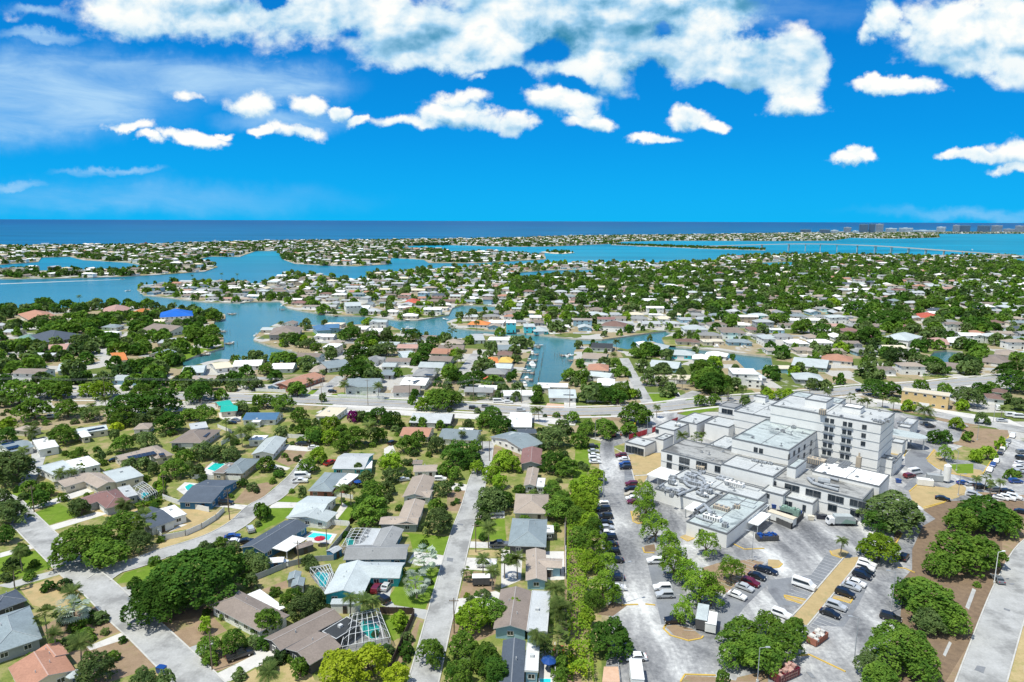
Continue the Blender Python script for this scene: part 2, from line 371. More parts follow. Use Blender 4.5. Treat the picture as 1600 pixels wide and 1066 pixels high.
def strip(name, wp, width, z, mat, label=None, curbs=0.0, kind='structure', sm=4, reg=True):
    wp = [Vector((p[0], p[1], 0)) for p in wp]
    if sm > 1 and len(wp) > 2: wp = smooth(wp, sm)
    L, Rr = [], []
    for i, p in enumerate(wp):
        d = (wp[min(i + 1, len(wp) - 1)] - wp[max(i - 1, 0)]).normalized(); nn = Vector((-d.y, d.x, 0))
        L.append(p + nn * width / 2); Rr.append(p - nn * width / 2)
    mb = MB()
    for i in range(len(wp) - 1):
        mb.poly([(Rr[i].x, Rr[i].y, z), (Rr[i+1].x, Rr[i+1].y, z), (L[i+1].x, L[i+1].y, z), (L[i].x, L[i].y, z)], 0)
        if curbs:
            for a, b, s_ in ((L[i], L[i+1], 1), (Rr[i], Rr[i+1], -1)):
                d = (b - a).normalized(); nn = Vector((-d.y, d.x, 0)) * curbs * s_
                q = [a, b, b + nn, a + nn]
                mb.poly([(v.x, v.y, z + .12) for v in (q if s_ < 0 else q[::-1])], 1)
                mb.poly([(a.x, a.y, z), (b.x, b.y, z), (b.x, b.y, z + .12), (a.x, a.y, z + .12)], 1)
        if reg: ROADS.append((wp[i].x, wp[i].y, wp[i+1].x, wp[i+1].y, width / 2))
    o = mb.build(name, [mat, 'concrete'] if curbs else [mat]); o['kind'] = kind
    if label: o['label'] = label
    return o
def pts(cr, s):
    q = [float(t) for t in s.replace(',', ' ').split()]; return [(q[i], q[i + 1]) for i in range(0, len(q), 2)]

# ------------------------------------------------------------------ water and land
mb = MB(); B_ = 90000
mb.poly([(-B_, -3000, -1.3), (B_, -3000, -1.3), (B_, B_, -1.3), (-B_, B_, -1.3)])
o = mb.build('water', 'water'); o['kind'] = 'structure'; o['label'] = 'blue bay and open gulf water to the horizon'
L2 = pts('R', '1602 402 1520 399 1445 400.5 1350 399 1250 398 1200 399 1150 400 1120 404 1115 410 1075 410 1025 411 925 410 875 411 800 415 762 415 700 419 650 421 620 426 575 426 572 436 535 436 507 430 442 427.5 415 441 400 443 350 440 300 441 250 443 217 447 214 452 225 461 250 463 285 467.5 325 472 375 473 400 471.5 437 471 450 481 475 486 520 492.5 569 493.5 625 500 653 500 701 492 707 481 724 476.5 774 478 774 485 730 489 718 495 698 503 705 511 741 515 780 517.5 825 521 862 525 900 529 940 530.6 959 528 1015 520 1041 516.5 1050 521 1034 528 1037 534 1060 542 1090 544 1130 548 1165 553 1205 557 1208 575 1180 579 1163 575 1150 562 1120 556 1090 552 1050 549 1041 548 1036 540 1020 533.5 1008 534 996 541 981 546 964 543 940 537 908 538 897 549 896 565 879 593 867 603 806 605 810 596 836 534 816 526 778 523 757 521 739 527 712 529 697 524 660 527 626 516 610 509 563 507 527 508 469 508 435 504 405 519 396 530.6 422 540 446 545.6 469 552 484 555 480 562.5 459 567 412 564 375 563 346 561 324 565 287 576 284 562 310 555 326 550 350 542.7 349 526 332 514.5 335 502 352 497.6 352 492 350 490 300 484 200 476 112 481 0 483 -500 484')
land2 = [P(*q) for q in L2]
land2 = [P(2600, 404)] + land2 + [Vector((-1100, -200, 0)), Vector((1100, -200, 0)), Vector((2600, 900, 0))]
pool = [P(*q) for q in pts('R', '1453 556 1460 549 1480 547 1504 549 1506 560 1490 566 1465 566')]
lag = [P(*q) for q in pts('R', '808 426 860 422 928 421 935 426 900 430 860 432 815 435')]
lag2 = [P(*q) for q in pts('R', '1192 410 1238 409 1240 415 1205 418 1190 416')]
lag3 = [P(*q) for q in pts('R', '1576 404 1640 404 1640 412 1590 411')]
L1 = pts('R', '-400 387 0 385.5 100 385 200 384 300 381 400 378.5 500 377 600 376 700 374.5 800 373 900 369.5 1050 368 1200 365.5 1330 363.6 1462 363.2 1700 363.2 1700 365.2 1466 365.4 1468 371 1400 373 1330 371.5 1300 376 1200 376.5 1050 376 975 377.5 955 381 920 382.5 860 385 800 385.5 762 384.5 700 382.5 650 383.5 622 386 635 389.5 700 391 707 396 760 394.5 800 395 852 400 853 405 800 408 745 411 670 410.5 662 405.5 612 402.5 607 412.5 560 415.5 500 414 460 411.5 442 405 437 397 435 392 400 392 375 401 330 400.5 310 405 332 412 340 417 320 424 250 429 190 432 125 434 40 435.5 0 435.5 -400 438')
land1 = [P(*q) for q in L1]
pond = [P(*q) for q in pts('R', '-300 414 0 413.5 60 409 65 402 110 401 130 406 200 410 232 416 235 420 175 422 0 423 -300 424')]
sheet('ground', land2, 0, 'ground', 'patchwork ground of lawns, dry grass and paving across the neighbourhood', None, 1.6, (pool, lag, lag2, lag3))
sheet('barrier_island_ground', land1, 0, 'ground', 'low far island along the gulf', None, 1.6, (pond,))
causeway = [P(*q) for q in pts('R', '955 381.5 1010 383 1100 386 1196 389.2 1196 391 1100 388.5 1010 384.8 955 382.5')]
sheet('causeway_ground', causeway, 0, 'ground', 'thin mangrove causeway spit', None, 1.4)
sbar = [P(*q) for q in pts('R', '845 393.5 862 393 888 393.2 898 395 880 396.6 862 396')]
sheet('sandbar', sbar, 0, 'sand', 'pale sandbar in the bay', None, 1.4)
mang = [P(*q) for q in pts('R', '58 476 70 474.5 79 477 70 479')]
sheet('mangrove_islet', mang, 0, 'mulch', 'tiny islet in the bay', None, 1.4)
def inside(poly, x, y):
    c = False; j = len(poly) - 1
    for i in range(len(poly)):
        xi, yi = poly[i][0], poly[i][1]; xj, yj = poly[j][0], poly[j][1]
        if (yi > y) != (yj > y) and x < (xj - xi) * (y - yi) / (yj - yi) + xi: c = not c
        j = i
    return c
def inside_np(poly, X, Y):
    c = np.zeros(X.shape, bool); j = len(poly) - 1
    for i in range(len(poly)):
        xi, yi = poly[i][0], poly[i][1]; xj, yj = poly[j][0], poly[j][1]
        if yi != yj: c ^= ((yi > Y) != (yj > Y)) & (X < (xj - xi) * (Y - yi) / (yj - yi) + xi)
        j = i
    return c
def segdist_np(X, Y, x0, y0, x1, y1):
    dx_, dy_ = x1 - x0, y1 - y0; l2 = dx_ * dx_ + dy_ * dy_ + 1e-9
    t = np.clip(((X - x0) * dx_ + (Y - y0) * dy_) / l2, 0, 1); return np.hypot(X - x0 - t * dx_, Y - y0 - t * dy_)
def shore_np(X, Y):
    d = np.full(X.shape, 1e9)
    for poly in (land1, land2, pool, lag, lag2, lag3, pond):
        for i in range(len(poly)):
            a, b = poly[i], poly[(i + 1) % len(poly)]; d = np.minimum(d, segdist_np(X, Y, a[0], a[1], b[0], b[1]))
    return d
def island_np(X, Y): return inside_np(land1, X, Y) & ~inside_np(pond, X, Y)
def main_np(X, Y):
    c = inside_np(land2, X, Y)
    for h_ in (pool, lag, lag2, lag3): c &= ~inside_np(h_, X, Y)
    return c

# ------------------------------------------------------------------ roads
def W(cr, s): return [G(cr, *q) for q in pts(cr, s)]
strip('road', W('a', '1190 1160 1100 1066 930 900 815 790 700 690 545 540 418 440 325 350 215 245 110 140 40 70 -60 20 -160 -60'), 7.2, .092, 'road', 'pale street running diagonally up the lower left', .35)
strip('road', W('a', '545 500 640 440 760 405 900 355 1050 310 1200 255 1330 180 1421 95') + W('R', '425 779 450 758 470 738 484 718'), 6.4, .088, 'road', 'side street curving from the lower left junction to a dead end', .3)
strip('road', W('R', '650 1110 668 1040 688 960 706 890 722 830 736 790 746 752 752 735 757 712 760 690'), 6.2, .09, 'road', 'straight concrete street up the centre between houses', .3)
strip('road', W('R', '1516 1120 1533 1066 1573 947 1592 903 1618 858 1670 820'), 7.8, .09, 'road', 'wide pale road at the lower right edge', .3)
MAINR = W('R', '-150 617 0 618 190 619 330 621 460 624 600 630 731 636 815 641 880 643.5 960 642 1030 637 1090 630 1160 624 1293 614 1346 608 1453 602 1510 596 1600 589 1750 578')
strip('main_road', MAINR, 12.0, .094, 'main_asphalt', 'main road crossing the whole neighbourhood', .4)
def offs(pl, d_):
    out = []
    for i, p in enumerate(pl):
        t = (pl[min(i + 1, len(pl) - 1)] - pl[max(i - 1, 0)]).normalized(); out.append(p + Vector((-t.y, t.x, 0)) * d_)
    return out
strip('pavement', offs(MAINR, 9.5), 2.2, .09, 'drive', 'pale pavement on the far side of the main road', reg=False); strip('pavement', offs(MAINR, -9.8), 2.4, .09, 'drive', 'pale pavement on the near side of the main road', reg=False)
for d_ in (-.2, .2): strip('road_marking', offs(MAINR, d_), .14, .11, 'curb_yellow', reg=False)
for d_ in (-5.4, 5.4): strip('road_marking', offs(MAINR, d_), .14, .11, 'trim', reg=False)
front = W('R', '520 645 600 644 680 648 760 652 840 657 900 661'); strip('frontage_road', front, 9, .08, 'drive', 'pale frontage strip beside the main road')
strip('frontage_road', W('R', '1370 632 1430 640 1500 655 1600 672 1700 690'), 11, .082, 'road', 'light frontage road right of the hospital')
SIDE = ['975 560 985 580 998 605 1012 630', '533 588 512 606 490 622 478 630', '743 553 734 566 724 580', '142 512 148 528 152 542', '1090 612 1060 625 1040 637']
for q in SIDE: strip('side_street', W('R', q), 6.5, .086, 'road', 'short side street north of the main road')
strip('side_street', W('R', '0 690 60 700 40 760'), 5, .084, 'drive_grey')
# car park and hospital grounds
lotp = [G('R', *q) for q in pts('R', '938 690 965 672 1000 655 1040 642 1110 650 1380 640 1480 660 1640 700 1640 790 1580 790 1500 805 1450 850 1425 900 1400 985 1340 1120 930 1120 955 1000 948 930 946 850 935 760')]
sheet('car_park', lotp, .03, 'lot', 'bleached asphalt car park round the hospital')
strip('alley', W('R', '889 812 891 870 893 950 896 1080'), 3.4, .085, 'soil', 'bare brown utility path behind the houses', reg=True)

# ------------------------------------------------------------------ trees
def crown_quads(nb, nl, s, seed, flat=.62, keep=-.3, blobr=(.24, .40), gap=0.0):
    r = np.random.default_rng(seed); cs = []; rs = []
    tries = 0
    while len(cs) < nb and tries < 4000:
        tries += 1
        d = r.normal(size=3); d /= np.linalg.norm(d); d[2] = abs(d[2]) * 1.15 - .42
        R0 = r.uniform(*blobr); q = d * (1.0 - R0) * r.uniform(.72, 1.04); q[2] *= flat
        if all(np.linalg.norm(q - c) > gap * (R0 + rr) for c, rr in zip(cs, rs)): cs.append(q); rs.append(R0)
    cs = np.array(cs); rs = np.array(rs)
    per = r.choice(len(cs), nl, p=rs ** 2 / (rs ** 2).sum())
    d = r.normal(size=(nl, 3)); d /= np.linalg.norm(d, axis=1)[:, None]
    d[:, 2] = np.where(d[:, 2] < keep, -d[:, 2], d[:, 2])
    rad = rs[per] * (1 - np.abs(r.normal(0, .12, nl)))
    pos = cs[per] + d * rad[:, None] * np.array([1, 1, .8])
    # drop leaves buried in other clumps
    ok = np.ones(nl, bool)
    for c, rr in zip(cs, rs): ok &= (np.linalg.norm((pos - c) / np.array([1, 1, .8]), axis=1) > rr * .70)
    pos = pos[ok]; d = d[ok]
    lo, hi = np.percentile(pos[:, 2], 1), np.percentile(pos[:, 2], 99.5); cs = cs.copy()
    cs[:, 2] = ((cs[:, 2] - lo) / (hi - lo) * 2 - 1) * flat; pos[:, 2] = ((pos[:, 2] - lo) / (hi - lo) * 2 - 1) * flat
    R9 = np.percentile(np.hypot(pos[:, 0], pos[:, 1]), 97); pos[:, :2] /= R9; cs[:, :2] /= R9
    ph = r.uniform(0, 6.28, 6); wv = .075 * (np.sin(pos[:, 0] * 5.1 + ph[0]) * np.sin(pos[:, 1] * 4.3 + ph[1]) + np.sin(pos[:, 1] * 8.7 + ph[2] + pos[:, 2] * 6)) + .04 * np.sin(pos[:, 0] * 15 + ph[3] + pos[:, 1] * 11)
    pos = pos * (1 + wv)[:, None]
    nrm = d * .75 + r.normal(size=d.shape) * .48 + np.array([0, 0, .25]); nrm /= np.linalg.norm(nrm, axis=1)[:, None]
    t = np.cross(nrm, r.normal(size=d.shape)); t /= np.linalg.norm(t, axis=1)[:, None]; b = np.cross(nrm, t)
    sz = s * r.uniform(.6, 1.35, len(pos))[:, None]
    return np.stack([pos - t * sz - b * sz * .7, pos + t * sz * .8 - b * sz * .7, pos + t * sz + b * sz * .7, pos - t * sz * .7 + b * sz], 1), cs
def trunk_mesh(cs, seed, hgt=1.0, base=-.75):
    r = random.Random(seed); mb = MB(); fork = base + .32
    mb.tube((0, 0, base), (r.uniform(-.03, .03), 0, fork), .062, .045, 7, 0, False)
    for k in sorted(range(len(cs)), key=lambda _: r.random())[:7]:
        c = cs[k]; m_ = Vector((c[0] * .5, c[1] * .5, fork * .5 + c[2] * .5 - .03))
        mb.tube((0, 0, fork - .02), m_, .035, .022, 5, 0, False); mb.tube(m_, (c[0] * .9, c[1] * .9, c[2]), .022, .008, 5, 0, False)
    return mb.mesh('trunk', ['trunk'])
TV = {}
def tree_variants(key, n, nb, nl, s, **kw):
    TV[key] = []
    for i in range(n):
        q, cs = crown_quads(nb, nl, s, hash((len(key), nb, i)) % 9999 + i, **kw)
        TV[key].append((npmesh('crown', q, 4, ['leaf_G']), trunk_mesh(cs, i + nb)))
tree_variants('near', 5, 64, 15000, .031, flat=.72, blobr=(.13, .30), gap=.30)
tree_variants('mid', 5, 44, 5600, .047, flat=.8, blobr=(.15, .32), gap=.28)
tree_variants('airy', 5, 24, 3600, .040, flat=1.0, blobr=(.18, .32), gap=.40)
tree_variants('far', 5, 26, 1400, .088, flat=.85, blobr=(.18, .36), gap=.25)
FR = None
def palm_meshes(seed, n=20, seg=6, fan=False, droop=1.0):
    r = random.Random(seed); mb = MB()
    for k in range(n):
        az = 2 * math.pi * k / n * 2.4 + r.uniform(-.2, .2); el = r.uniform(-.25, 1.1) if not fan else r.uniform(-.5, 1.3)
        L = r.uniform(.85, 1.1); p = Vector((0, 0, 0)); d = Vector((math.cos(az) * math.cos(el), math.sin(az) * math.cos(el), math.sin(el)))
        side = Vector((-math.sin(az), math.cos(az), 0))
        if fan:
            tip = d * L * .62; nfan = 7; up_ = side.cross(d)
            for j in range(nfan):
                a0 = (j - nfan / 2) / nfan * 2.5; a1 = a0 + 2.5 / nfan
                e0 = tip + (d * math.cos(a0 + .12) + side * math.sin(a0 + .12)) * L * .42
                mb.poly([tip, tip + (d * math.cos(a0) + side * math.sin(a0)) * L * .26 + up_ * .02, e0 + Vector((0, 0, -.05)), tip + (d * math.cos(a1) + side * math.sin(a1)) * L * .26 - up_ * .02])
            mb.tube((0, 0, 0), tip, .012, .008, 3, 0, False)
            continue
        for j in range(seg):
            q = p + d * L / seg; wd = .27 * math.sin(math.pi * (j + .8) / (seg + .8)) + .03
            for s_ in (-1, 1):
                for h_ in (0, 1):
                    a = p.lerp(q, h_ * .5); b = p.lerp(q, h_ * .5 + .45); o_ = side * s_ * wd + d * wd * .7 + Vector((0, 0, -wd * .55))
                    mb.poly([a, b, b.lerp(a, .3) + o_])
            p = q; d = (d + Vector((0, 0, -.20 * droop))).normalized()
    return mb.mesh('crown', ['leaf_P'])
PV = [palm_meshes(i, 34, 6, False, d_) for i, d_ in enumerate((.8, 1.2, 1.5))]; PF = [palm_meshes(9 + i, 34, 6, True) for i in range(2)]; PL = palm_meshes(5, 18, 4, False, 1.3)
def ptrunk(seed):
    r = random.Random(seed); mb = MB(); p = Vector((0, 0, 0)); x = 0
    for k in range(4):
        q = Vector((math.sin(k * .5 + seed) * .012 * k, .01 * k, (k + 1) / 4)); mb.tube(p, q, .028 - k * .003, .026 - k * .003, 7, 0, k == 3); p = q
    return mb.mesh('trunk', ['palm_trunk'])
PT = [ptrunk(i) for i in range(3)]
OCC = []        # (x, y, r) taken ground
TREES = []
KIND = dict(O='dark green spreading oak', G='green broad-crowned tree', L='lime green rounded tree', Y='yellow-green blossoming tree', V='dull olive green tree', B='light green airy tree', P='feathery palm', S='silver-blue fan palm', K='purple blossoming shrub tree', D='very dark green tree', R='brownish bare shrub')
NT_ = [0]
def tree(kd, x, y, rad, hgt=None, lod=None, where=None, shrub=False):
    dist = math.hypot(x, y); NT_[0] += 1; i = NT_[0]; rz = (i * 2.399) % 6.283
    if hgt is None: hgt = 2.6 + rad * (1.05 if kd != 'B' else 1.45)
    if shrub: hgt = rad * 1.3
    px_ = rad / max(dist, 1) * F
    if lod is None: lod = 'airy' if (kd == 'B' and px_ > 5) else 'near' if px_ > 44 else 'mid' if px_ > 16 else 'far'
    cr, tr = TV[lod][i % len(TV[lod])]
    flat = {'airy': 1.0, 'near': .72, 'mid': .8, 'far': .85}[lod]
    nm = {'B': 'tree', 'O': 'oak_tree'}.get(kd, 'tree')
    if shrub: nm = 'shrub'
    e = empty(nm, (x, y, 0), rz)
    lo = hgt * {'near': .24, 'mid': .20, 'airy': .22, 'far': .16}[lod] if not shrub else .03
    sz = (hgt - lo) / 2 / flat; cz = (hgt + lo) / 2
    c = link('crown', cr, e, (0, 0, cz)); c.scale = (rad, rad * (.86 + .24 * ((i * 7) % 10) / 10), sz); omat(c, 'leaf_' + kd)
    t = link('trunk', tr, e, (0, 0, cz)); t.scale = (rad, rad, cz / .75)
    TREES.append([e, kd, rad, x, y, where, 'shrub' if shrub else 'tree']); OCC.append((x, y, rad * .55)); return e
PALMS = []
def palm(kd, x, y, rad, hgt, where=None):
    NT_[0] += 1; i = NT_[0]; dist = math.hypot(x, y); far = rad / dist * F < 5
    e = empty('palm_tree', (x, y, 0), (i * 2.399) % 6.283)
    me = (PF[i % 2] if kd == 'S' or i % 4 == 3 else PV[i % 3]) if not far else PL
    c = link('crown', me, e, (0, 0, hgt)); c.scale = (rad, rad, rad); omat(c, 'leaf_' + kd)
    t = link('trunk', PT[i % 3], e, (0, 0, 0)); tw = 6.5 if kd != 'S' else 10; t.scale = (tw, tw, hgt)
    PALMS.append([e, kd, rad, x, y, where, 'palm tree']); OCC.append((x, y, 1.5)); return e
def place_crowns(txt):
    for it in txt.split(';'):
        q = it.split()
        if not q: continue
        kd, cr, x, y, r = q[0], q[1], float(q[2]), float(q[3]), float(q[4])
        if cr == 'c' and 370 < x < 540: x += 26; r *= .85      # the row stands clear of the utility path
        X, Y = px(cr, x, y); rp = r / CR[cr][2]
        if kd in 'PS':
            rad = rp / F * depth_of(P(X, Y, 5)); rad = min(max(rad * 1.2, 2.0), 5.2); hgt = float(q[5]) if len(q) > 5 else (2.2 + rad * 1.4 if kd == 'P' else 4.5)
            w_ = P(X, Y, hgt); palm(kd, w_.x, w_.y, rad, hgt)
        else:
            shrub = kd.islower(); kd = kd.upper(); zc = 3.0
            for _ in range(3):
                w_ = P(X, Y, zc); rad = rp / F * depth_of(w_); rad *= .98 if kd == 'B' else .90; hgt = (2.6 + rad * (.92 if kd != 'B' else 1.4)) if not shrub else rad * 1.3
                if len(q) > 5: hgt = float(q[5])
                zc = hgt * .55
            tree(kd, w_.x, w_.y, rad, hgt, shrub=shrub)
# K crop x y radius (in crop pixels); lower-case kind = shrub
place_crowns('''O a 1060 470 270;O a 880 590 190;O a 1240 400 150;G a 450 290 165;G a 690 190 130;V a 770 280 80;G a 590 340 120;V a 50 120 105;O a 30 240 60;V a 20 40 60;V a 530 975 105;V a 800 1050 80;V a 920 1050 60;
G a 1160 860 70;G a 1300 830 80;L a 1140 740 42;P a 110 340 42;P a 400 570 52;P a 250 700 55;S a 400 660 78;P a 440 850 60;p a 580 780 30;P a 70 450 30;P a 300 800 25;P a 690 80 45;V a 450 90 60;P a 800 160 55;V a 1390 380 60;V a 1395 500 50;g a 1240 700 30;g a 770 1000 20;
G b 640 100 118;V b 1010 160 105;G b 40 120 48;Y b 470 990 150;Y b 640 950 130;Y b 780 1020 80;L b 795 720 55;G b 200 600 85;V b 320 600 85;V b 250 650 80;G b 60 720 90;V b 20 400 70;P b 520 600 45;P b 600 620 50;P b 650 610 40;S b 930 375 72;S b 890 510 72;G b 970 890 95;L b 1200 690 120;G b 1310 670 90;G b 1150 850 100;G b 1270 920 110;O b 1330 1000 100;G b 1120 1010 90;V b 1290 50 110;P b 1290 210 45;P b 1260 380 40;P b 1380 370 50;P b 1310 450 40;P b 70 1010 60;G b 240 980 55;l b 1170 580 22;g b 1225 570 20;g b 800 440 35;g b 630 550 22;P b 1170 460 20 2;
G c 270 90 110;L c 390 60 95;G c 430 190 78;B c 455 290 88;L c 410 390 90;B c 505 400 78;B c 480 520 100;G c 430 600 80;B c 530 560 68;O c 520 810 155;L c 390 700 60;B c 740 90 78;B c 800 200 88;B c 870 280 68;B c 900 400 95;B c 970 440 80;B c 1050 520 105;B c 1110 560 80;B c 950 660 66;B c 1080 290 68;B c 1220 430 74;G c 1270 790 125;G c 1360 880 120;G c 1230 910 90;G c 1170 1035 45;P c 30 380 45;P c 240 540 55;P c 280 590 50;P c 265 660 60;P c 245 620 45;P c 140 810 50;P c 250 820 65;V c 180 855 55;G c 275 960 45;G c 275 1040 45;P c 280 720 45;L c 20 640 35;
V d 690 110 180;O d 610 170 90;L d 620 310 118;O d 1200 120 170;G d 1300 160 120;G d 1080 160 110;G d 1050 330 170;G d 1190 330 130;G d 960 400 110;G d 890 600 185;O d 790 560 110;G d 1010 700 110;V d 900 720 90;G d 740 870 200;G d 620 1040 120;G d 850 960 120;G d 80 830 120;G d 0 740 90;G d 150 760 80;G d -30 900 130;P d 410 280 34 5;g d 1160 520 26;V d 560 960 80;
G e 280 200 165;G e 560 200 125;O e 1070 170 190;O e 1350 130 210;G e 1020 260 130;O e 1410 310 150;L e 70 330 88;O e 50 420 85;V e 130 700 210;V e 40 650 150;G e 520 410 135;G e 1020 490 108;V e 1220 460 105;P e 260 390 50;P e 190 550 45;G e 650 590 85;y e 970 350 60;P e 500 740 50;P e 590 730 45;P e 660 700 40;V e 1080 670 75;V e 1200 660 75;V e 1280 700 65;G e 1450 700 120;G e 1540 600 88;G e 240 860 85;G e 370 870 75;O e 330 950 85;V e 80 1040 110;V e 640 1010 75;P e 1030 1020 60;g e 1200 780 50;g e 1240 950 50;g e 1300 980 45;g e 860 650 45;K e 840 600 38;L e 850 40 120;L e 730 45 80;G e 150 60 180;G e 500 60 100;G e 400 30 130;V e 30 120 100;G e 1180 60 120;V e 1300 250 90;V e 740 250 80;P e 820 210 50;P e 880 130 45;V e 1180 300 80;R e 960 420 50;G e 1560 250 70;P e 760 180 40;
G f 100 240 115;O f 60 60 145;P f 280 310 38;V f 400 180 68;G f 620 140 85;G f 760 150 108;G f 890 250 78;G f 930 350 95;V f 740 390 65;P f 410 390 58;P f 490 380 58;P f 320 440 58;V f 90 550 105;V f 210 560 95;V f 330 580 95;V f 50 720 75;G f 1010 410 85;L f 1160 330 105;L f 1150 430 85;O f 1030 440 75;V f 1030 330 55;K f 1340 265 60;K f 1410 265 55;G f 1350 430 140;G f 1230 510 75;O f 1540 260 115;G f 1550 420 88;L f 1050 590 92;G f 970 670 85;G f 610 660 82;g f 770 590 35;g f 830 890 32;V f 920 900 40;P f 1240 870 60;P f 1320 880 50;V f 1380 700 48;V f 1450 780 75;G f 1490 880 120;O f 1450 1000 130;G f 570 1040 66;g f 320 930 30;V f 860 30 75;G f 1240 390 70;P f 1480 360 60;G f 240 80 60;G f 540 130 45;
O g 60 290 108;G g 450 120 150;G g 560 110 110;L g 320 160 75;O g 1270 110 60;O g 900 250 120;O g 970 330 110;G g 830 300 80;P g 1250 215 38;P g 1290 220 38;V g 1410 430 150;V g 1480 350 90;G g 1570 270 60;G g 200 490 110;G g 280 450 90;V g 440 500 95;O g 620 560 150;O g 720 600 110;G g 760 520 70;G g 520 700 85;G g 590 740 65;L g 70 640 125;V g 50 750 85;L g 780 690 70;L g 1000 620 120;L g 1060 660 90;L g 900 740 95;L g 960 800 80;O g 930 930 130;O g 870 990 110;O g 1010 960 95;O g 1420 640 140;G g 1520 680 110;G g 1400 860 90;G g 1470 950 95;L g 1580 850 55;L g 1590 960 60;V g 500 860 82;G g 430 1010 78;V g 20 860 75;P g 820 450 40;G g 470 340 45;G g 320 320 50;G g 250 310 45;P g 650 410 35;V g 700 340 60;G g 230 130 40;
G h 330 300 108;G h 60 380 68;G h 160 380 85;G h 20 450 60;L h 60 700 85;L h 120 650 55;L h 40 790 80;G h 0 870 80;L h 70 900 70;G h 20 990 80;B h 380 745 66;V h 480 60 75;V h 580 80 40;G h 250 170 68;O h 160 200 68;O h 230 210 60;O h 760 130 105;G h 700 110 80;G h 690 45 75;G h 830 130 60;G h 690 230 42;G h 770 225 40;P h 590 430 32;P h 670 440 30;P h 700 420 20;r h 740 410 36;r h 770 420 30;P h 920 180 24;V h 940 235 36;y h 1080 190 30;L h 1130 200 45;L h 1060 190 40;L h 1180 195 35;P h 450 270 22;G h 380 330 40;P h 850 180 22;P h 1040 160 20;G h 300 390 60;
O i 600 160 85;O i 690 170 66;L i 780 260 42;P i 870 285 60 5;P i 700 230 28;V i 1110 210 95;L i 1080 255 40;O i 930 430 50;O i 980 430 45;B i 985 520 45;G i 1110 430 32;L i 1050 360 45;V i 1190 330 42;L i 1150 540 38;L i 1220 520 50;L i 1290 470 32;P i 1160 665 24 5;P i 1210 660 26 5;P i 1240 695 24 5;P i 1290 685 24 5;G i 1345 640 30;g i 1385 640 28;P i 515 235 24;P i 555 238 24;P i 640 215 22;P i 460 215 24;V i 1390 250 50;V i 1330 220 40;O i 1180 170 60;G i 980 170 55;G i 850 150 50;O i 1380 120 110;P i 1300 280 20;G i 1240 160 50;P i 235 150 20;V i 250 140 45;V i 320 145 40;O i 400 110 40;P i 330 190 20;''')
# landmark trees north of the main road
place_crowns('''O y 870 260 72;G y 160 220 85;G y 40 230 85;O y 1360 520 150;O y 1470 530 100;L y 1470 120 62;O y 1310 220 95;G y 1500 240 100;O y 1370 370 115;G y 620 510 75;O y 700 570 80;V y 480 620 85;V y 540 640 70;g y 1030 320 60;V y 960 300 60;V y 760 250 50;P y 745 130 25 8;G y 880 680 95;G y 380 430 35;V y 1080 400 40;P y 1085 540 25 9;P y 1270 640 40 7;V y 1090 750 35;P y 1550 660 40 7;G y 1420 290 80;g y 60 45 70;g y 190 60 75;P y 985 610 30;V y 250 600 60;V y 330 650 60;O y 90 640 80;O y 20 700 80;V y 180 640 60;
O z 600 570 90;O z 700 600 110;O z 790 570 70;O z 240 230 85;O z 310 400 75;O z 350 340 75;O z 400 280 70;O z 270 440 55;G z 710 270 50;g z 880 450 40;V z 920 370 40;V z 860 390 40;D z 795 370 22;D z 795 430 22;P z 640 380 40;P z 800 480 36;P z 610 420 40;G z 110 540 50;V z 10 240 80;V z 20 340 100;G z 40 250 50;O z 950 620 45;O z 1060 580 50;V z 1100 430 50;V z 1200 310 50;P z 570 190 36;G z 1280 680 45;G z 1280 750 60;O z 260 720 45;P z 440 530 24;P z 460 700 20;L z 400 740 80;V z 950 730 50;V z 1100 740 50;P z 700 60 30;V z 1530 130 50;G z 1170 50 40;V z 1400 60 60;P z 800 80 22;
G A 60 560 80;G A 160 560 80;G A 600 380 60;G A 680 390 55;O A 590 320 30;O A 1150 490 95;O A 1230 470 60;G A 1230 580 110;G A 1330 620 100;G A 1140 620 70;L A 1160 580 60;V A 740 540 75;V A 700 600 70;V A 800 610 60;V A 860 510 45;P A 855 590 32 7;P A 925 580 28 7;P A 995 590 28 7;V A 130 310 45;O A 250 300 45;P A 445 290 30;g A 970 215 45;G A 140 460 40;G A 440 460 45;G A 430 540 40;G A 530 640 20;O A 400 720 80;G A 500 710 70;L A 570 720 50;O A 180 80 80;V A 30 140 40;V A 720 255 25;P A 420 400 30;V A 350 370 25;O A 1270 160 50;O A 1200 110 45;G A 1400 90 70;P A 1500 670 36 5;P A 1270 690 28 5;P A 1370 690 28 5;
D m 720 760 80;V m 840 790 65;O m 560 650 90;O m 650 560 85;O m 480 500 70;L m 360 470 40;G m 100 470 85;G m 60 560 60;G m 200 600 75;O m 290 620 60;O m 720 510 45;G m 930 470 75;G m 860 480 50;O m 740 430 40;O m 1160 500 50;O m 1260 610 50;G m 1170 770 50;V m 1140 820 50;O m 1340 840 80;G m 1390 780 60;V m 945 840 45;O m 710 350 40;V m 900 340 50;G m 1130 370 50;''')

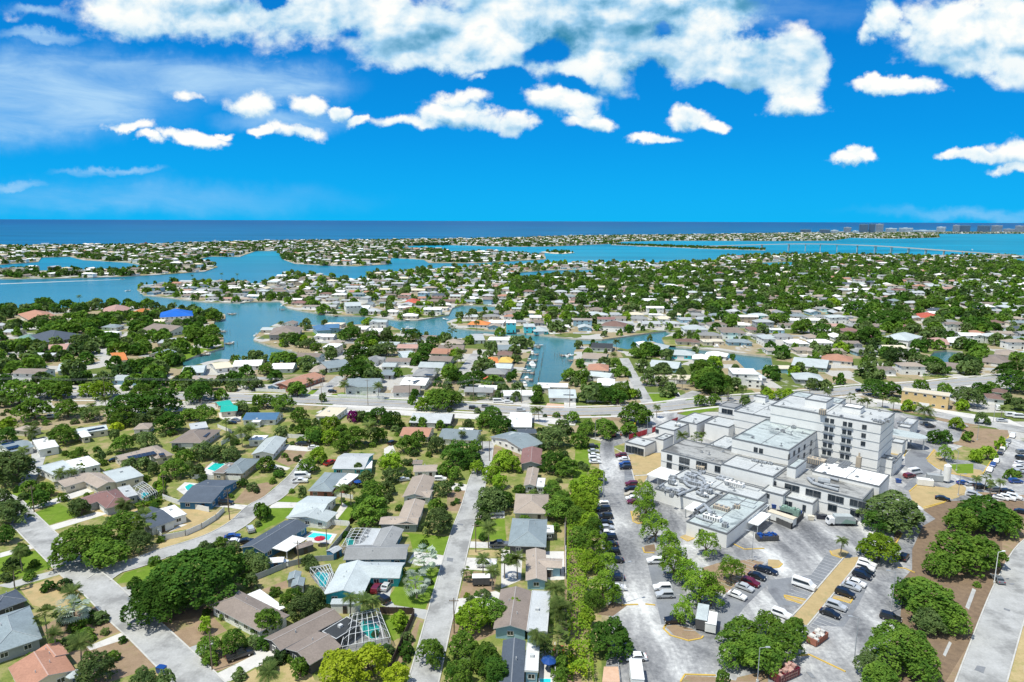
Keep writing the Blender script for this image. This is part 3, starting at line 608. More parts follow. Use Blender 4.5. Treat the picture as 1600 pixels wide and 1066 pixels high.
# ------------------------------------------------------------------ houses
def rect3(cr, q, z):
    a, b, c = G(cr, q[0], q[1], z), G(cr, q[2], q[3], z), G(cr, q[4], q[5], z)
    cx, cy = (a.x + c.x) / 2, (a.y + c.y) / 2
    u = (b - a); v = (c - b); L, W_ = u.length, v.length
    au = math.atan2(u.y, u.x); av = math.atan2(v.y, v.x) - math.pi / 2
    dd = (av - au + math.pi / 2) % math.pi - math.pi / 2
    if abs(dd) > R(30): dd = 0 if L > W_ else dd * 2
    return cx, cy, L, W_, au + dd / 2
def hip(mb, L, W_, z, rise, mi=0, ri=1, th=.18, ci=2):
    a, b = L / 2, W_ / 2; k = min(a, b); rx = a - k if a >= b else 0; ry = b - k if b > a else 0
    e = [(-a,-b,z), (a,-b,z), (a,b,z), (-a,b,z)]; t = z + rise
    if rx > 0 or ry == 0:
        r0, r1 = (-rx, 0, t), (rx, 0, t)
        mb.poly([e[0], e[1], r1, r0], mi); mb.poly([e[2], e[3], r0, r1], mi); mb.poly([e[1], e[2], r1], mi); mb.poly([e[3], e[0], r0], mi)
        lines = [(r0, r1), (e[0], r0), (e[3], r0), (e[1], r1), (e[2], r1)]
    else:
        r0, r1 = (0, -ry, t), (0, ry, t)
        mb.poly([e[1], e[2], r1, r0], mi); mb.poly([e[3], e[0], r0, r1], mi); mb.poly([e[0], e[1], r0], mi); mb.poly([e[2], e[3], r1], mi)
        lines = [(r0, r1), (e[0], r0), (e[1], r0), (e[2], r1), (e[3], r1)]
    mb.box(-a, a, -b, b, z - th, z - .004, ri, True)
    for p_, q_ in lines:
        if (Vector(p_) - Vector(q_)).length > .3: mb.tube(Vector(p_) + Vector((0,0,.02)), Vector(q_) + Vector((0,0,.02)), .10, .10, 4, ci)
def gable(mb, L, W_, z, rise, mi=0, ri=1, th=.16, ci=2):
    """ridge along x"""
    a, b = L / 2, W_ / 2; t = z + rise
    for s_ in (-1, 1):
        p_ = [(-a, s_ * b, z), (a, s_ * b, z), (a, 0, t), (-a, 0, t)]; mb.poly(p_ if s_ < 0 else p_[::-1], mi)
        q_ = [(x_, y_, z_ - th) for (x_, y_, z_) in p_]; mb.poly(q_[::-1] if s_ < 0 else q_, ri)
        mb.poly([(-a, s_ * b, z - th), (a, s_ * b, z - th), (a, s_ * b, z), (-a, s_ * b, z)], ri)
        for e_ in (-a, a): mb.poly([(e_, s_ * b, z - th), (e_, s_ * b, z), (e_, 0, t), (e_, 0, t - th)], ri)
    mb.box(-a, a, -.12, .12, t - .05, t + .035, ci)
WINM = None
def window_meshes():
    global WINM, PANE, DOORM, GARM
    mb = MB()
    for (x0, x1, z0, z1) in ((-.75, .75, -.6, -.5), (-.75, .75, .5, .6), (-.75, -.66, -.5, .5), (.66, .75, -.5, .5), (-.04, .04, -.5, .5)): mb.box(x0, x1, -.10, 0, z0, z1, 0, True)
    WINM = mb.mesh('window', ['trim']); mb = MB(); mb.box(-.66, .66, -.05, -.01, -.5, .5, 0); PANE = mb.mesh('pane', ['glass'])
    mb = MB(); mb.box(-.5, .5, -.08, 0, 0, 2.05, 0); mb.box(-.36, .36, -.10, -.08, 1.2, 1.8, 1); DOORM = mb.mesh('door', ['wood_dark', 'glass'])
    mb = MB(); mb.box(-2.4, 2.4, -.08, 0, 0, 2.15, 0)
    for k in range(4): mb.box(-2.3, 2.3, -.11, -.08, .08 + k * .52, .52 + k * .52, 0)
    GARM = mb.mesh('garage_door', ['trim'])
window_meshes()
HOUSES = []
WTXT = dict(white='white', cream='cream', blue='dark blue', lightblue='light blue', grey='grey', tan='tan', teal='teal', brick='red brick', dark='dark', green='green', red='red', ochre='ochre', aqua='aqua')
RTXT = dict(white='white', bluewhite='pale blue-white', bluegrey='blue-grey', slate='dark slate', grey='grey', tan='tan', taupe='taupe', brown='brown', mauve='reddish brown', terra='terracotta', teal='teal green', blue='bright blue', orange='orange', red='red', yellow='yellow', dark='near-black', pink='salmon', solarblue='blue solar', cream='cream', green='green', medgrey='mid grey')
def house(spec, wall, label=None, name='house', cat='house', extra=None, z=2.75, storeys=1):
    """spec: list of (crop, 'ax ay bx by cx cy', roof type, roof colour)"""
    ws = []
    for k, sp_ in enumerate(spec):
        cr, q, ty, rc = sp_[:4]; zz = (z if storeys == 1 else z + 2.8 * (storeys - 1)) if len(sp_) < 5 else sp_[4]; zz += .035 * k
        cx, cy, L, W_, an = rect3(cr, [float(t) for t in q.split()], zz)
        if ty == 'h2': ty = 'h'
        if ty == 'gv': ty = 'g'; L, W_ = W_, L; an += math.pi / 2
        ws.append((cx, cy, L, W_, an, ty, rc, zz))
    return house_w(ws, wall, label, name, cat)
def house_w(ws, wall, label=None, name='house', cat='house', rnd=False, simple=False, wins=True):
    cx, cy = ws[0][0], ws[0][1]; e = empty(name, (cx, cy, 0), 0); dist = math.hypot(cx, cy)
    near = dist < 300
    for k, (x, y, L, W_, an, ty, rc, zz) in enumerate(ws):
        wl = MB(); rf = MB(); ov = .55 + .03 * k if ty != 'f' else .25 + .02 * k; a, b = L / 2 - ov, W_ / 2 - ov
        lx, ly = x - cx, y - cy; rise = min(L, W_) * (.17 if ty == 'h' else .14)
        if ty == 'c':   # open carport or canopy on posts
            wl = MB(); n_ = 0
            for sx in (-1, 1):
                for sy in (-1, 1): wl.box(sx * a - .09, sx * a + .09, sy * b - .09, sy * b + .09, 0, zz - .12)
            wl.build('post', 'trim', e, (lx, ly, 0), an); rf.box(-L / 2, L / 2, -W_ / 2, W_ / 2, zz - .12, zz + .06, 0, True)
            nr = max(2, int(L / 1.2))
            for i in range(nr): rf.box(-L / 2 + (i + .5) * L / nr - .05, -L / 2 + (i + .5) * L / nr + .05, -W_ / 2, W_ / 2, zz + .06, zz + .12, 0)
            rf.build('carport_roof', ['roof_' + rc], e, (lx, ly, 0), an); OCC.append((x, y, max(L, W_) * .5)); continue
        wl.box(-a, a, -b, b, 0, zz - .02)
        if ty == 'g':
            for s_ in (-1, 1):
                p_ = [(s_ * a, -b, zz - .02), (s_ * a, b, zz - .02), (s_ * a, 0, zz + rise * .93 - .16)]; wl.poly(p_ if s_ > 0 else p_[::-1])
            gable(rf, L, W_, zz, rise)
        elif ty == 'h': hip(rf, L, W_, zz, rise)
        else:
            rf.box(-L / 2, L / 2, -W_ / 2, W_ / 2, zz - .15, zz + .12, 0, True)
            for (p0, p1, q0, q1) in ((-L/2, L/2, -W_/2, -W_/2 + .18), (-L/2, L/2, W_/2 - .18, W_/2), (-L/2, -L/2 + .18, -W_/2 + .18, W_/2 - .18), (L/2 - .18, L/2, -W_/2 + .18, W_/2 - .18)): rf.box(p0, p1, q0, q1, zz + .12, zz + .24, 1)
            rf.box(-L * .2, -L * .2 + .9, -.4, .5, zz + .12, zz + .7, 1)
        if ty != 'f' and near and not rnd:
            for i in range(2):
                ux, uy = random.uniform(-a * .5, a * .5), random.choice((-1, 1)) * b * .35; hz = zz + rise * .55; rf.tube((ux, uy, hz), (ux, uy, hz + .75), .10, .10, 6, 1)
        rf.build('roof', ['roof_' + rc, 'ridge', 'cap_' + rc], e, (lx, ly, 0), an); wo_ = wl.build('wall', ['wall_' + wall], e, (lx, ly, 0), an)
        OCC.append((x, y, math.hypot(L, W_) * .42))
        if not wins: continue
        st = 2 if zz > 5 else 1
        for (fx, fy, ln, fa) in ((0, -b, a, 0), (a, 0, b, R(90)), (-a, 0, b, R(-90)), (0, b, a, R(180))):
            wa = an + fa; nx, ny = math.sin(wa), -math.cos(wa)
            mx_, my_ = x + (fx * math.cos(an) - fy * math.sin(an)), y + (fx * math.sin(an) + fy * math.cos(an))
            if nx * -mx_ + ny * -my_ < -.25 * math.hypot(mx_, my_): continue      # far sides face trees and fences
            cnt = max(1, int(ln * 2 / (3.6 if not rnd else 5)))
            for i in range(cnt):
                t = (i + .5) / cnt * 2 * ln - ln; wx_, wy_ = mx_ + math.cos(wa) * t + nx * .02, my_ + math.sin(wa) * t + ny * .02
                hid = False
                for j, w2 in enumerate(ws):
                    if j == k or w2[5] == 'c': continue
                    ex, ey = wx_ + nx * .6 - w2[0], wy_ + ny * .6 - w2[1]; c_, s_ = math.cos(-w2[4]), math.sin(-w2[4])
                    if abs(ex * c_ - ey * s_) < w2[2] / 2 and abs(ex * s_ + ey * c_) < w2[3] / 2: hid = True
                if hid: continue
                for lv in range(st):
                    zc = 1.55 + lv * (zz - 2.6)
                    if lv == 0 and fa == 0 and k == 0 and i == cnt // 2:
                        if ln > 4.5 and cnt > 2 and not rnd: gd = link('garage_door', GARM, e, (wx_ - cx, wy_ - cy, 0), wa)
                        else: link('door', DOORM, e, (wx_ - cx, wy_ - cy, 0), wa)
                        continue
                    wn = link('window', WINM, e, (wx_ - cx, wy_ - cy, zc), wa)
                    if near: link('pane', PANE, wn)
                    else: wn.data = WINFAR
    HOUSES.append([e, ws[0][6], wall, cx, cy, label, cat]); return e
mb = MB(); mb.box(-.75, .75, -.08, 0, -.6, .6, 0, True); mb.box(-.64, .64, -.10, -.08, -.5, .5, 1); WINFAR = mb.mesh('window', ['trim', 'glass'])
def solar(e, cr, q, z, tilt=0, label=None):
    cx, cy, L, W_, an = rect3(cr, [float(t) for t in q.split()], z); mb = MB(); n_ = max(1, round(L / 1.7)); m_ = max(1, round(W_ / 1.1))
    for i in range(n_):
        for j in range(m_): mb.box(-L/2 + i * L / n_ + .05, -L/2 + (i + 1) * L / n_ - .05, -W_/2 + j * W_ / m_ + .04, -W_/2 + (j + 1) * W_ / m_ - .04, -.05, .05, 0, True)
    mb.build('solar_panel', 'solar', e, (cx - e.location.x, cy - e.location.y, z), an)
Hh = house
# lower left
Hh([('a', '170 640 228 822 -70 925', 'h', 'bluegrey'), ('a', '95 690 130 780 -60 800', 'h', 'bluegrey')], 'grey', 'blue-grey hip-roofed house at the left edge above the terracotta roof')
Hh([('a', '95 545 140 610 -60 690', 'h', 'slate')], 'dark', 'dark slate hip roof cut off by the left edge of the photo')
Hh([('a', '100 905 285 950 372 1085', 'gv', 'terra'), ('a', '320 850 398 905 250 958', 'g', 'terra')], 'cream', 'large terracotta-roofed house in the bottom left corner')
Hh([('R', '377 920 334 944 403 991', 'h', 'taupe'), ('b', '30 545 150 655 60 700', 'c', 'white', 2.6)], 'white', 'taupe hip-roofed house right of the giant oak, white awning behind')
Hh([('a', '840 88 972 165 835 214', 'gv', 'slate'), ('a', '950 78 1018 130 965 168', 'f', 'white', 2.6)], 'white', 'dark slate gabled house with white annex by the curved white fence')
Hh([('a', '640 -5 748 60 595 100', 'h', 'mauve'), ('a', '560 5 430 50 500 78', 'g', 'mauve'), ('e', '965 868 1065 848 1165 925', 'f', 'medgrey', 2.6)], 'grey', 'reddish brown hip-roofed house beside a small screened pool')
Hh([('e', '690 735 455 815 530 868', 'g', 'tan'), ('e', '850 728 965 820 790 878', 'g', 'tan'), ('e', '850 738 970 822 1205 766', 'f', 'bluewhite', 2.9)], 'cream', 'tan gabled house with dark garage opening and long pale flat roof')
Hh([('e', '545 628 340 690 430 780', 'f', 'bluewhite'), ('e', '545 628 640 700 835 690', 'f', 'white', 2.9)], 'white', 'low house of overlapping pale white flat roofs behind palms')
h_ = Hh([('e', '200 462 0 510 60 575', 'g', 'bluegrey'), ('e', '290 470 300 560 470 525', 'f', 'white', 3.0), ('e', '380 438 290 462 360 500', 'f', 'dark', 2.9)], 'white', 'white-walled house with black solar panels on its blue roof, far left')
solar(h_, 'e', '30 505 90 550 150 520', 3.6)
Hh([('e', '190 345 320 362 270 398', 'h', 'tan')], 'cream', 'small tan roof under trees at the far left')
h_ = Hh([('e', '870 348 600 378 640 415', 'f', 'bluewhite'), ('e', '700 385 620 400 680 448', 'g', 'white')], 'cream', 'white flat-roofed house with a dark solar strip, among the left trees'); solar(h_, 'e', '862 355 722 382 735 392', 3.1)
Hh([('e', '1180 322 1275 335 1220 384', 'h', 'tan')], 'white', 'small tan hip roof house between dark trees on the left')
h_ = Hh([('e', '1310 510 1445 590 1300 625', 'h', 'tan'), ('e', '1170 548 945 605 1000 640', 'g', 'tan')], 'cream', 'long tan-roofed house with black solar strips, near the left middle')
solar(h_, 'e', '1280 560 1050 605 1080 628', 3.8); solar(h_, 'e', '1360 575 1310 580 1330 595', 3.9)
h_ = Hh([('R', '292 670 334 674 322 694', 'h', 'taupe')], 'grey', 'taupe hip-roofed house covered with black solar patches'); solar(h_, 'f', '30 375 110 372 90 400', 4.0); solar(h_, 'f', '90 405 150 405 120 440', 3.6)
Hh([('f', '385 612 545 628 440 752', 'h', 'bluegrey'), ('f', '310 660 165 742 260 748', 'f', 'taupe', 2.9)], 'tan', 'blue-grey hip-roofed house beside the rectangular green-blue pool')
Hh([('f', '135 800 405 800 150 985', 'g', 'slate')], 'blue', 'dark slate gabled house with blue walls below the pool house')
Hh([('f', '615 455 792 452 680 585', 'gv', 'bluewhite'), ('f', '520 432 645 430 590 470', 'f', 'white', 2.6)], 'white', 'pale blue gabled house beside the brown lawn, white fence behind')
h_ = Hh([('f', '490 238 762 238 700 300', 'g', 'solarblue'), ('f', '520 275 590 275 575 320', 'f', 'white', 2.6)], 'white', 'white house with a bright blue roof in the open lawn'); 
Hh([('f', '190 152 300 132 330 165', 'g', 'teal'), ('f', '275 185 360 152 350 212', 'g', 'teal')], 'cream', 'teal green roofed house among trees by the main road')
Hh([('f', '1262 575 1512 582 1440 712', 'g', 'medgrey'), ('f', '1390 655 1520 640 1480 700', 'f', 'white', 2.5)], 'teal', 'wide grey-roofed teal house at the dead end')
Hh([('f', '1100 735 1285 742 1168 897', 'h', 'bluegrey'), ('f', '1285 742 1372 758 1280 870', 'f', 'white', 2.7)], 'brick', 'blue-grey hip-roofed red brick house with a white flat porch roof')
Hh([('b', '285 30 447 38 350 165', 'g', 'bluewhite'), ('b', '230 108 148 158 395 168', 'g', 'bluewhite')], 'white', 'pale blue T-shaped roof house with bright green lawns on both sides')
Hh([('b', '160 168 292 196 50 350', 'gv', 'slate'), ('b', '165 245 292 268 170 338', 'c', 'white', 2.7)], 'blue', 'long dark shingle-roofed blue house beside the blue rectangular pool')
Hh([('b', '520 305 855 298 832 380', 'g', 'grey'), ('b', '690 208 812 218 765 335', 'gv', 'grey'), ('b', '605 215 700 215 640 312', 'f', 'medgrey', 2.65)], 'blue', 'grey-roofed dark blue house with screened pool, behind the blue-roofed one')
Hh([('b', '455 408 655 420 605 590', 'gv', 'bluewhite'), ('b', '580 398 832 400 795 487', 'g', 'bluewhite')], 'teal', 'pale blue-roofed teal house with two cars parked in its drive')
Hh([('b', '388 650 45 822 135 892', 'g', 'taupe'), ('b', '340 785 480 866 300 968', 'gv', 'taupe'), ('b', '505 705 582 745 445 832', 'f', 'dark', 2.85)], 'dark', 'large taupe gabled house with a screened pool, bottom centre-left')
Hh([('b', '820 58 932 62 905 192', 'gv', 'tan'), ('b', '700 140 905 150 900 195', 'g', 'tan')], 'grey', 'tan low-gabled house left of the centre street, lower one')
Hh([('g', '225 772 415 780 370 948', 'gv', 'tan'), ('g', '310 880 425 882 375 945', 'g', 'tan')], 'white', 'tan flat-gabled house left of the centre street, middle one')
Hh([('g', '240 672 432 678 455 732', 'g', 'tan'), ('g', '240 632 320 635 325 668', 'g', 'taupe')], 'white', 'tan long-roofed house left of the centre street, upper one')
Hh([('g', '1170 542 1338 540 1292 668', 'gv', 'mauve')], 'grey', 'reddish brown gable roof right of the centre street top')
Hh([('g', '1190 700 1285 705 1270 852', 'gv', 'tan'), ('g', '1280 785 1345 788 1335 862', 'f', 'white', 2.6)], 'white', 'tan gabled house with a white sunroom right of the centre street')
Hh([('g', '1100 915 1376 918 1368 1080', 'h', 'tan')], 'cream', 'tan hip roof right of the centre street, third from its top')
Hh([('c', '10 158 205 160 180 312', 'h', 'bluegrey'), ('c', '178 198 232 198 232 238', 'f', 'white', 2.6)], 'dark', 'blue-grey hip roof house with small white sunroom, right of the street')
Hh([('c', '70 332 180 336 203 506', 'gv', 'tan'), ('c', '150 376 282 380 276 432', 'g', 'tan')], 'lightblue', 'taupe cross-gabled light blue house by the brown utility path')
Hh([('c', '-70 548 100 560 92 782', 'gv', 'taupe'), ('c', '104 558 209 566 204 792', 'f', 'medgrey', 2.9)], 'lightblue', 'house with half taupe, half weathered white flat roof')
Hh([('c', '-50 832 76 836 66 1085', 'gv', 'slate'), ('c', '80 850 152 854 148 1010', 'f', 'white', 2.8)], 'lightblue', 'dark slate roofed house with white flat patio roof, bottom centre')
Hh([('g', '275 243 605 248 548 328', 'g', 'medgrey')], 'dark', 'long pale grey roof just below the main road')
Hh([('g', '520 370 820 385 762 472', 'g', 'bluegrey'), ('g', '625 366 745 372 740 396', 'f', 'white', 3.3)], 'white', 'blue-grey gabled house with a white roof patch')
Hh([('g', '190 357 425 365 372 442', 'g', 'terra')], 'cream', 'orange-tan tiled roof showing between trees, centre')
Hh([('g', '1062 394 880 440 1150 545', 'g', 'bluegrey'), ('g', '1075 400 1050 420 1190 462', 'f', 'bluewhite', 3.4)], 'white', 'blue-grey roofed white house facing the top of the centre street')
Hh([('g', '1060 240 1247 240 1218 362', 'f', 'white')], 'grey', 'bright white square flat roof beside the main road')
Hh([('f', '1130 192 1292 200 1200 278', 'f', 'cream')], 'white', 'cream white flat roof by the frontage road, left of centre')
Hh([('g', '1110 378 1260 372 1270 410', 'g', 'slate')], 'grey', 'dark slate roof just behind the blue-grey roofed white house')
Hh([('f', '-10 320 100 330 120 380', 'f', 'medgrey')], 'white', 'pale weathered flat roof behind the taupe solar-panelled house')
# beyond the main road
Hh([('y', '1320 600 1590 598 1560 665', 'g', 'bluegrey'), ('y', '1320 598 1420 602 1395 668', 'gv', 'bluegrey')], 'white', 'white two-gabled house with white wall beside the green verge', z=4.6)
Hh([('y', '1000 548 720 640 760 690', 'g', 'terra')], 'brick', 'long salmon-terracotta roof house left of the side street')
Hh([('y', '745 612 640 655 690 672', 'g', 'medgrey')], 'lightblue', 'small pale gabled end of the house beside the salmon roof')
Hh([('y', '1240 432 1060 462 1110 520', 'g', 'bluegrey')], 'white', 'blue-grey roof house near the head of the canal, left')
Hh([('y', '1020 490 1130 490 1090 540', 'h', 'tan')], 'cream', 'tan hip roof just above the long salmon roof')
Hh([('y', '370 450 598 448 585 490', 'g', 'white')], 'white', 'long white roof on the south bank of the wide bay')
Hh([('y', '180 468 312 448 305 500', 'g', 'cream')], 'white', 'cream roof beside a round palm on the bay shore')
Hh([('y', '-60 490 118 482 108 545', 'g', 'bluewhite')], 'lightblue', 'light blue boat-house like building at the creek')
Hh([('y', '690 470 870 470 850 515', 'g', 'white')], 'white', 'white roof house touching the bay, centre-left')
Hh([('y', '690 185 905 160 880 215', 'h', 'taupe')], 'grey', 'grey-brown two-storey house on the small point in the bay', z=4.5)
Hh([('y', '1030 160 1140 150 1130 190', 'h', 'solarblue'), ('y', '1140 135 1215 145 1205 180', 'g', 'solarblue')], 'lightblue', 'light blue waterfront house with blue roof', z=4.5)
Hh([('y', '1310 155 1470 160 1460 190', 'f', 'white')], 'white', 'white flat-roofed waterfront house left of the lime tree')
Hh([('y', '1480 180 1640 175 1630 205', 'f', 'white')], 'white', 'white flat-roofed waterfront house right of the lime tree')
Hh([('j', '905 522 1055 525 1060 552', 'h', 'blue')], 'white', 'two-storey white house with a vivid blue hip roof by the bay', z=5.4)
Hh([('j', '225 640 400 655 380 690', 'h', 'slate'), ('j', '130 660 250 650 190 700', 'h', 'green')], 'dark', 'dark slate roof mansion in the left woods')
Hh([('j', '140 535 300 520 300 560', 'h', 'terra')], 'cream', 'terracotta roof by the bay shore, far left')
Hh([('j', '600 505 700 490 690 530', 'h', 'pink')], 'cream', 'salmon pink roof on the left bay shore')
Hh([('j', '745 512 810 512 800 535', 'h', 'orange')], 'cream', 'orange roof peeking out of the left shore trees')
Hh([('j', '615 752 690 745 705 790', 'g', 'orange')], 'cream', 'small bright terracotta roof in the left woods')
Hh([('j', '870 600 1020 615 1000 645', 'g', 'taupe')], 'white', 'taupe roof house inland of the vivid blue roof')
Hh([('j', '925 665 1020 672 990 700', 'f', 'medgrey')], 'tan', 'grey flat roof near the mangrove creek')
Hh([('j', '265 705 390 700 380 735', 'g', 'pink')], 'cream', 'salmon roof below the dark slate mansion')
Hh([('j', '360 800 450 805 430 850', 'g', 'bluewhite')], 'white', 'white-grey roofed house beside power lines, left woods')
Hh([('z', '720 122 890 128 870 152', 'h', 'orange')], 'white', 'long bright orange roof on the canal point')
Hh([('z', '1018 108 1100 108 1100 132', 'f', 'white', 8.4)], 'aqua', 'narrow aqua three-storey tower house by the canal')
Hh([('z', '1170 140 1262 138 1250 165', 'f', 'bluewhite', 5.4)], 'aqua', 'aqua two-storey house right of the aqua tower')
Hh([('z', '1250 175 1365 170 1350 200', 'h', 'bluewhite')], 'aqua', 'low aqua cottage beside the canal')
Hh([('z', '880 108 1010 112 1000 135', 'f', 'white')], 'white', 'white roof between the orange roof and the aqua tower')
Hh([('z', '430 350 620 358 590 395', 'g', 'terra')], 'tan', 'tan-orange low roof right of the diagonal tree row')
Hh([('z', '470 322 680 325 660 355', 'g', 'taupe')], 'tan', 'taupe roof right of the diagonal tree row')
Hh([('z', '410 410 590 420 560 455', 'g', 'taupe')], 'grey', 'brown-grey roof below the tan-orange one')
Hh([('z', '325 460 520 470 490 510', 'g', 'bluewhite')], 'white', 'pale roof left of the short side street')
h_ = Hh([('z', '200 582 400 592 350 655', 'g', 'white')], 'white', 'white house with three black solar strips'); solar(h_, 'z', '330 580 250 625 270 630', 4.2); solar(h_, 'z', '235 595 195 610 215 618', 4.0)
h_ = Hh([('z', '275 520 460 522 420 575', 'h', 'grey')], 'grey', 'grey hip roof house with solar panel above the white solar house'); solar(h_, 'z', '345 555 415 560 400 572', 4.0)
Hh([('z', '100 660 320 655 290 710', 'g', 'taupe')], 'white', 'taupe gabled house just behind the white road wall')
Hh([('z', '880 425 970 420 930 465', 'h', 'orange'), ('z', '970 420 1082 424 1070 465', 'h', 'yellow')], 'cream', 'yellow-orange roof house left of the boat canal')
Hh([('z', '880 470 1085 480 1060 515', 'g', 'bluewhite')], 'white', 'white-blue roof house left of the boat canal')
Hh([('z', '840 515 1040 522 1010 560', 'h', 'grey')], 'grey', 'grey hip roof left of the boat canal')
Hh([('z', '830 580 930 580 925 635', 'h', 'red')], 'cream', 'red hip-roofed house near the boat canal')
Hh([('z', '960 325 1130 318 1110 350', 'g', 'bluegrey')], 'white', 'blue-grey roof near the canal corner')
Hh([('z', '950 372 1075 372 1065 400', 'h', 'brown')], 'cream', 'brown hip roof near the canal corner')
Hh([('z', '885 250 1140 252 1120 278', 'f', 'white')], 'white', 'long white roof on the canal bank')
Hh([('z', '740 225 830 222 825 275', 'g', 'medgrey')], 'white', 'pale grey roof standing out to the canal point')
Hh([('z', '540 270 660 285 640 315', 'h', 'tan')], 'cream', 'tan roof by the dark trees north of the side street')
Hh([('z', '130 315 300 318 280 345', 'g', 'pink')], 'cream', 'pinkish roof between two dark tree groups')
Hh([('z', '150 370 260 358 240 420', 'g', 'bluewhite')], 'lightblue', 'light blue roof left of the diagonal tree row')
Hh([('z', '0 460 110 465 105 500', 'g', 'bluewhite')], 'white', 'light roof house above the white gabled corner house')
Hh([('z', '0 520 105 525 90 570', 'g', 'bluegrey')], 'grey', 'slate-blue roof above the white gabled corner house')
Hh([('z', '680 660 900 680 920 720', 'g', 'grey'), ('z', '790 650 950 655 940 690', 'f', 'white', 3.4)], 'tan', 'long grey roof with white flat annex beside the main road')
Hh([('z', '1000 700 1240 690 1235 735', 'f', 'white')], 'white', 'white flat roof at the head of the boat canal')
h_ = Hh([('z', '1380 685 1600 682 1590 755', 'g', 'bluewhite')], 'white', 'white house with two black solar patches at the canal head'); solar(h_, 'z', '1385 688 1430 688 1420 720', 3.6); solar(h_, 'z', '1500 705 1585 708 1580 735', 3.6)
Hh([('A', '180 385 372 400 362 440', 'g', 'tan')], 'green', 'tan roof house with green end wall, east canal bank')
Hh([('A', '215 478 385 482 375 530', 'h', 'terra')], 'cream', 'terracotta hip roof right of the boat canal')
Hh([('A', '245 535 410 560 395 595', 'g', 'bluewhite')], 'white', 'white-blue gabled house right of the boat canal')
Hh([('A', '290 595 435 600 425 655', 'h', 'white')], 'white', 'bright white hip roof right of the boat canal')
Hh([('A', '755 448 992 468 960 515', 'g', 'bluewhite')], 'lightblue', 'long pale blue metal roof right of the short north street')
Hh([('A', '760 552 1062 570 1072 612', 'f', 'cream')], 'grey', 'long low house with cream flat roof and grey walls')
Hh([('A', '1395 512 1600 512 1610 560', 'f', 'white', 8.0), ('A', '1480 570 1640 560 1640 600', 'f', 'white', 5.0)], 'white', 'white two-storey flat-roofed office block north of the road', name='office_building', cat='building')
Hh([('A', '640 295 740 290 730 335', 'h', 'white'), ('A', '740 300 855 330 820 370', 'h', 'bluewhite')], 'white', 'white and pale blue roofed house on the inner canal')
Hh([('A', '870 368 1110 372 1090 402', 'h', 'bluewhite')], 'aqua', 'bluish roof house with aqua walls on the inner canal')
Hh([('A', '1200 375 1385 388 1360 412', 'h', 'white')], 'white', 'white hip roof right of the aqua-walled house')
Hh([('A', '1090 400 1235 405 1210 435', 'h', 'white')], 'white', 'white pyramid roof beside the aqua-walled house')
Hh([('A', '340 125 530 140 515 168', 'h', 'brown')], 'white', 'brown hip-roofed two-storey white house on the canal', z=4.8)
Hh([('A', '1000 165 1180 160 1185 185', 'h', 'bluewhite')], 'white', 'pale roofed two-storey white house above the tan field', z=4.8)
Hh([('A', '255 305 430 310 400 345', 'g', 'dark')], 'white', 'black roof on the east canal bank')
Hh([('v', '555 412 650 408 650 432', 'g', 'bluewhite', 8.0), ('v', '600 432 720 430 700 450', 'f', 'white', 4.0)], 'white', 'tall three-storey white house with balconies on the far bay shore')
Hh([('v', '940 395 1025 395 1020 415', 'h', 'red')], 'cream', 'red tiled roof beyond the bay')
Hh([('i', '745 178 1010 215 1012 195', 'f', 'cream', 7.2)], 'ochre', 'long yellow-ochre two-storey building behind the hospital', name='office_building', cat='building')
Hh([('i', '1230 165 1335 178 1320 195', 'h', 'brown'), ('i', '1215 200 1310 205 1300 228', 'h', 'brown')], 'white', 'brown-roofed low building at the right edge, north side')
Hh([('m', '1000 805 1110 812 1080 840', 'g', 'taupe')], 'white', 'taupe roof house in front of the small right pond')
Hh([('m', '310 765 480 775 460 800', 'h', 'terra')], 'cream', 'terracotta roof right of centre beyond the hospital')
Hh([('m', '170 790 330 785 310 825', 'g', 'bluewhite')], 'green', 'pale green-white gabled house beyond the hospital')
Hh([('m', '150 870 300 870 290 900', 'h', 'bluewhite')], 'grey', 'pale blue roof directly behind the hospital')
Hh([('m', '690 640 830 660 800 690', 'h', 'bluewhite')], 'white', 'white two-storey house among the right-hand trees', z=4.8)
Hh([('m', '835 535 950 540 940 560', 'h', 'red')], 'white', 'red-roofed house in the right-hand suburb')
Hh([('m', '890 672 1010 680 1000 705', 'h', 'pink')], 'cream', 'pale pink hip roof by the small right pond')
Hh([('m', '1010 670 1150 678 1120 700', 'h', 'white')], 'lightblue', 'white-roofed light blue house above the small right pond')
Hh([('m', '1270 738 1410 750 1390 770', 'h', 'tan')], 'cream', 'tan roof at the right edge beyond the pond')
Hh([('m', '1195 765 1370 785 1330 815', 'h', 'taupe')], 'cream', 'taupe roof right of the small pond')

# ------------------------------------------------------------------ lawns, drives, dirt
GZ = [.012]
def patch(mat, cr, s, name=None, label=None):
    GZ[0] += .00013
    nm = name or {'lawn_green': 'lawn', 'lawn_dry': 'dry_lawn', 'lawn_mixed': 'lawn', 'soil': 'bare_soil', 'drive': 'driveway', 'drive_grey': 'driveway', 'golden': 'dry_lawn', 'mulch': 'planting_bed', 'paver': 'patio'}.get(mat, mat)
    z = GZ[0] + (.012 if mat in ('drive', 'drive_grey', 'paver') else 0)
    if cr in 'dhsti' or nm == 'traffic_island': z += .03
    if nm in ('forecourt', 'parking_surface'): z = .034 + GZ[0] * .1
    return sheet(nm, [G(cr, *p) for p in pts(cr, s)], z, mat, label)
NB = 'lawn_mixed'
patch('lawn_dry', 'R', '1520 1140 1563 1066 1590 960 1612 900 1760 860 1760 1140'); patch('drive', 'R', '1573 1036 1700 1050 1700 1062 1570 1048'); patch('drive', 'R', '1598 965 1700 970 1700 982 1590 978'); patch('soil', 'R', '1560 850 1600 780 1680 760 1640 830 1600 850 1574 880')
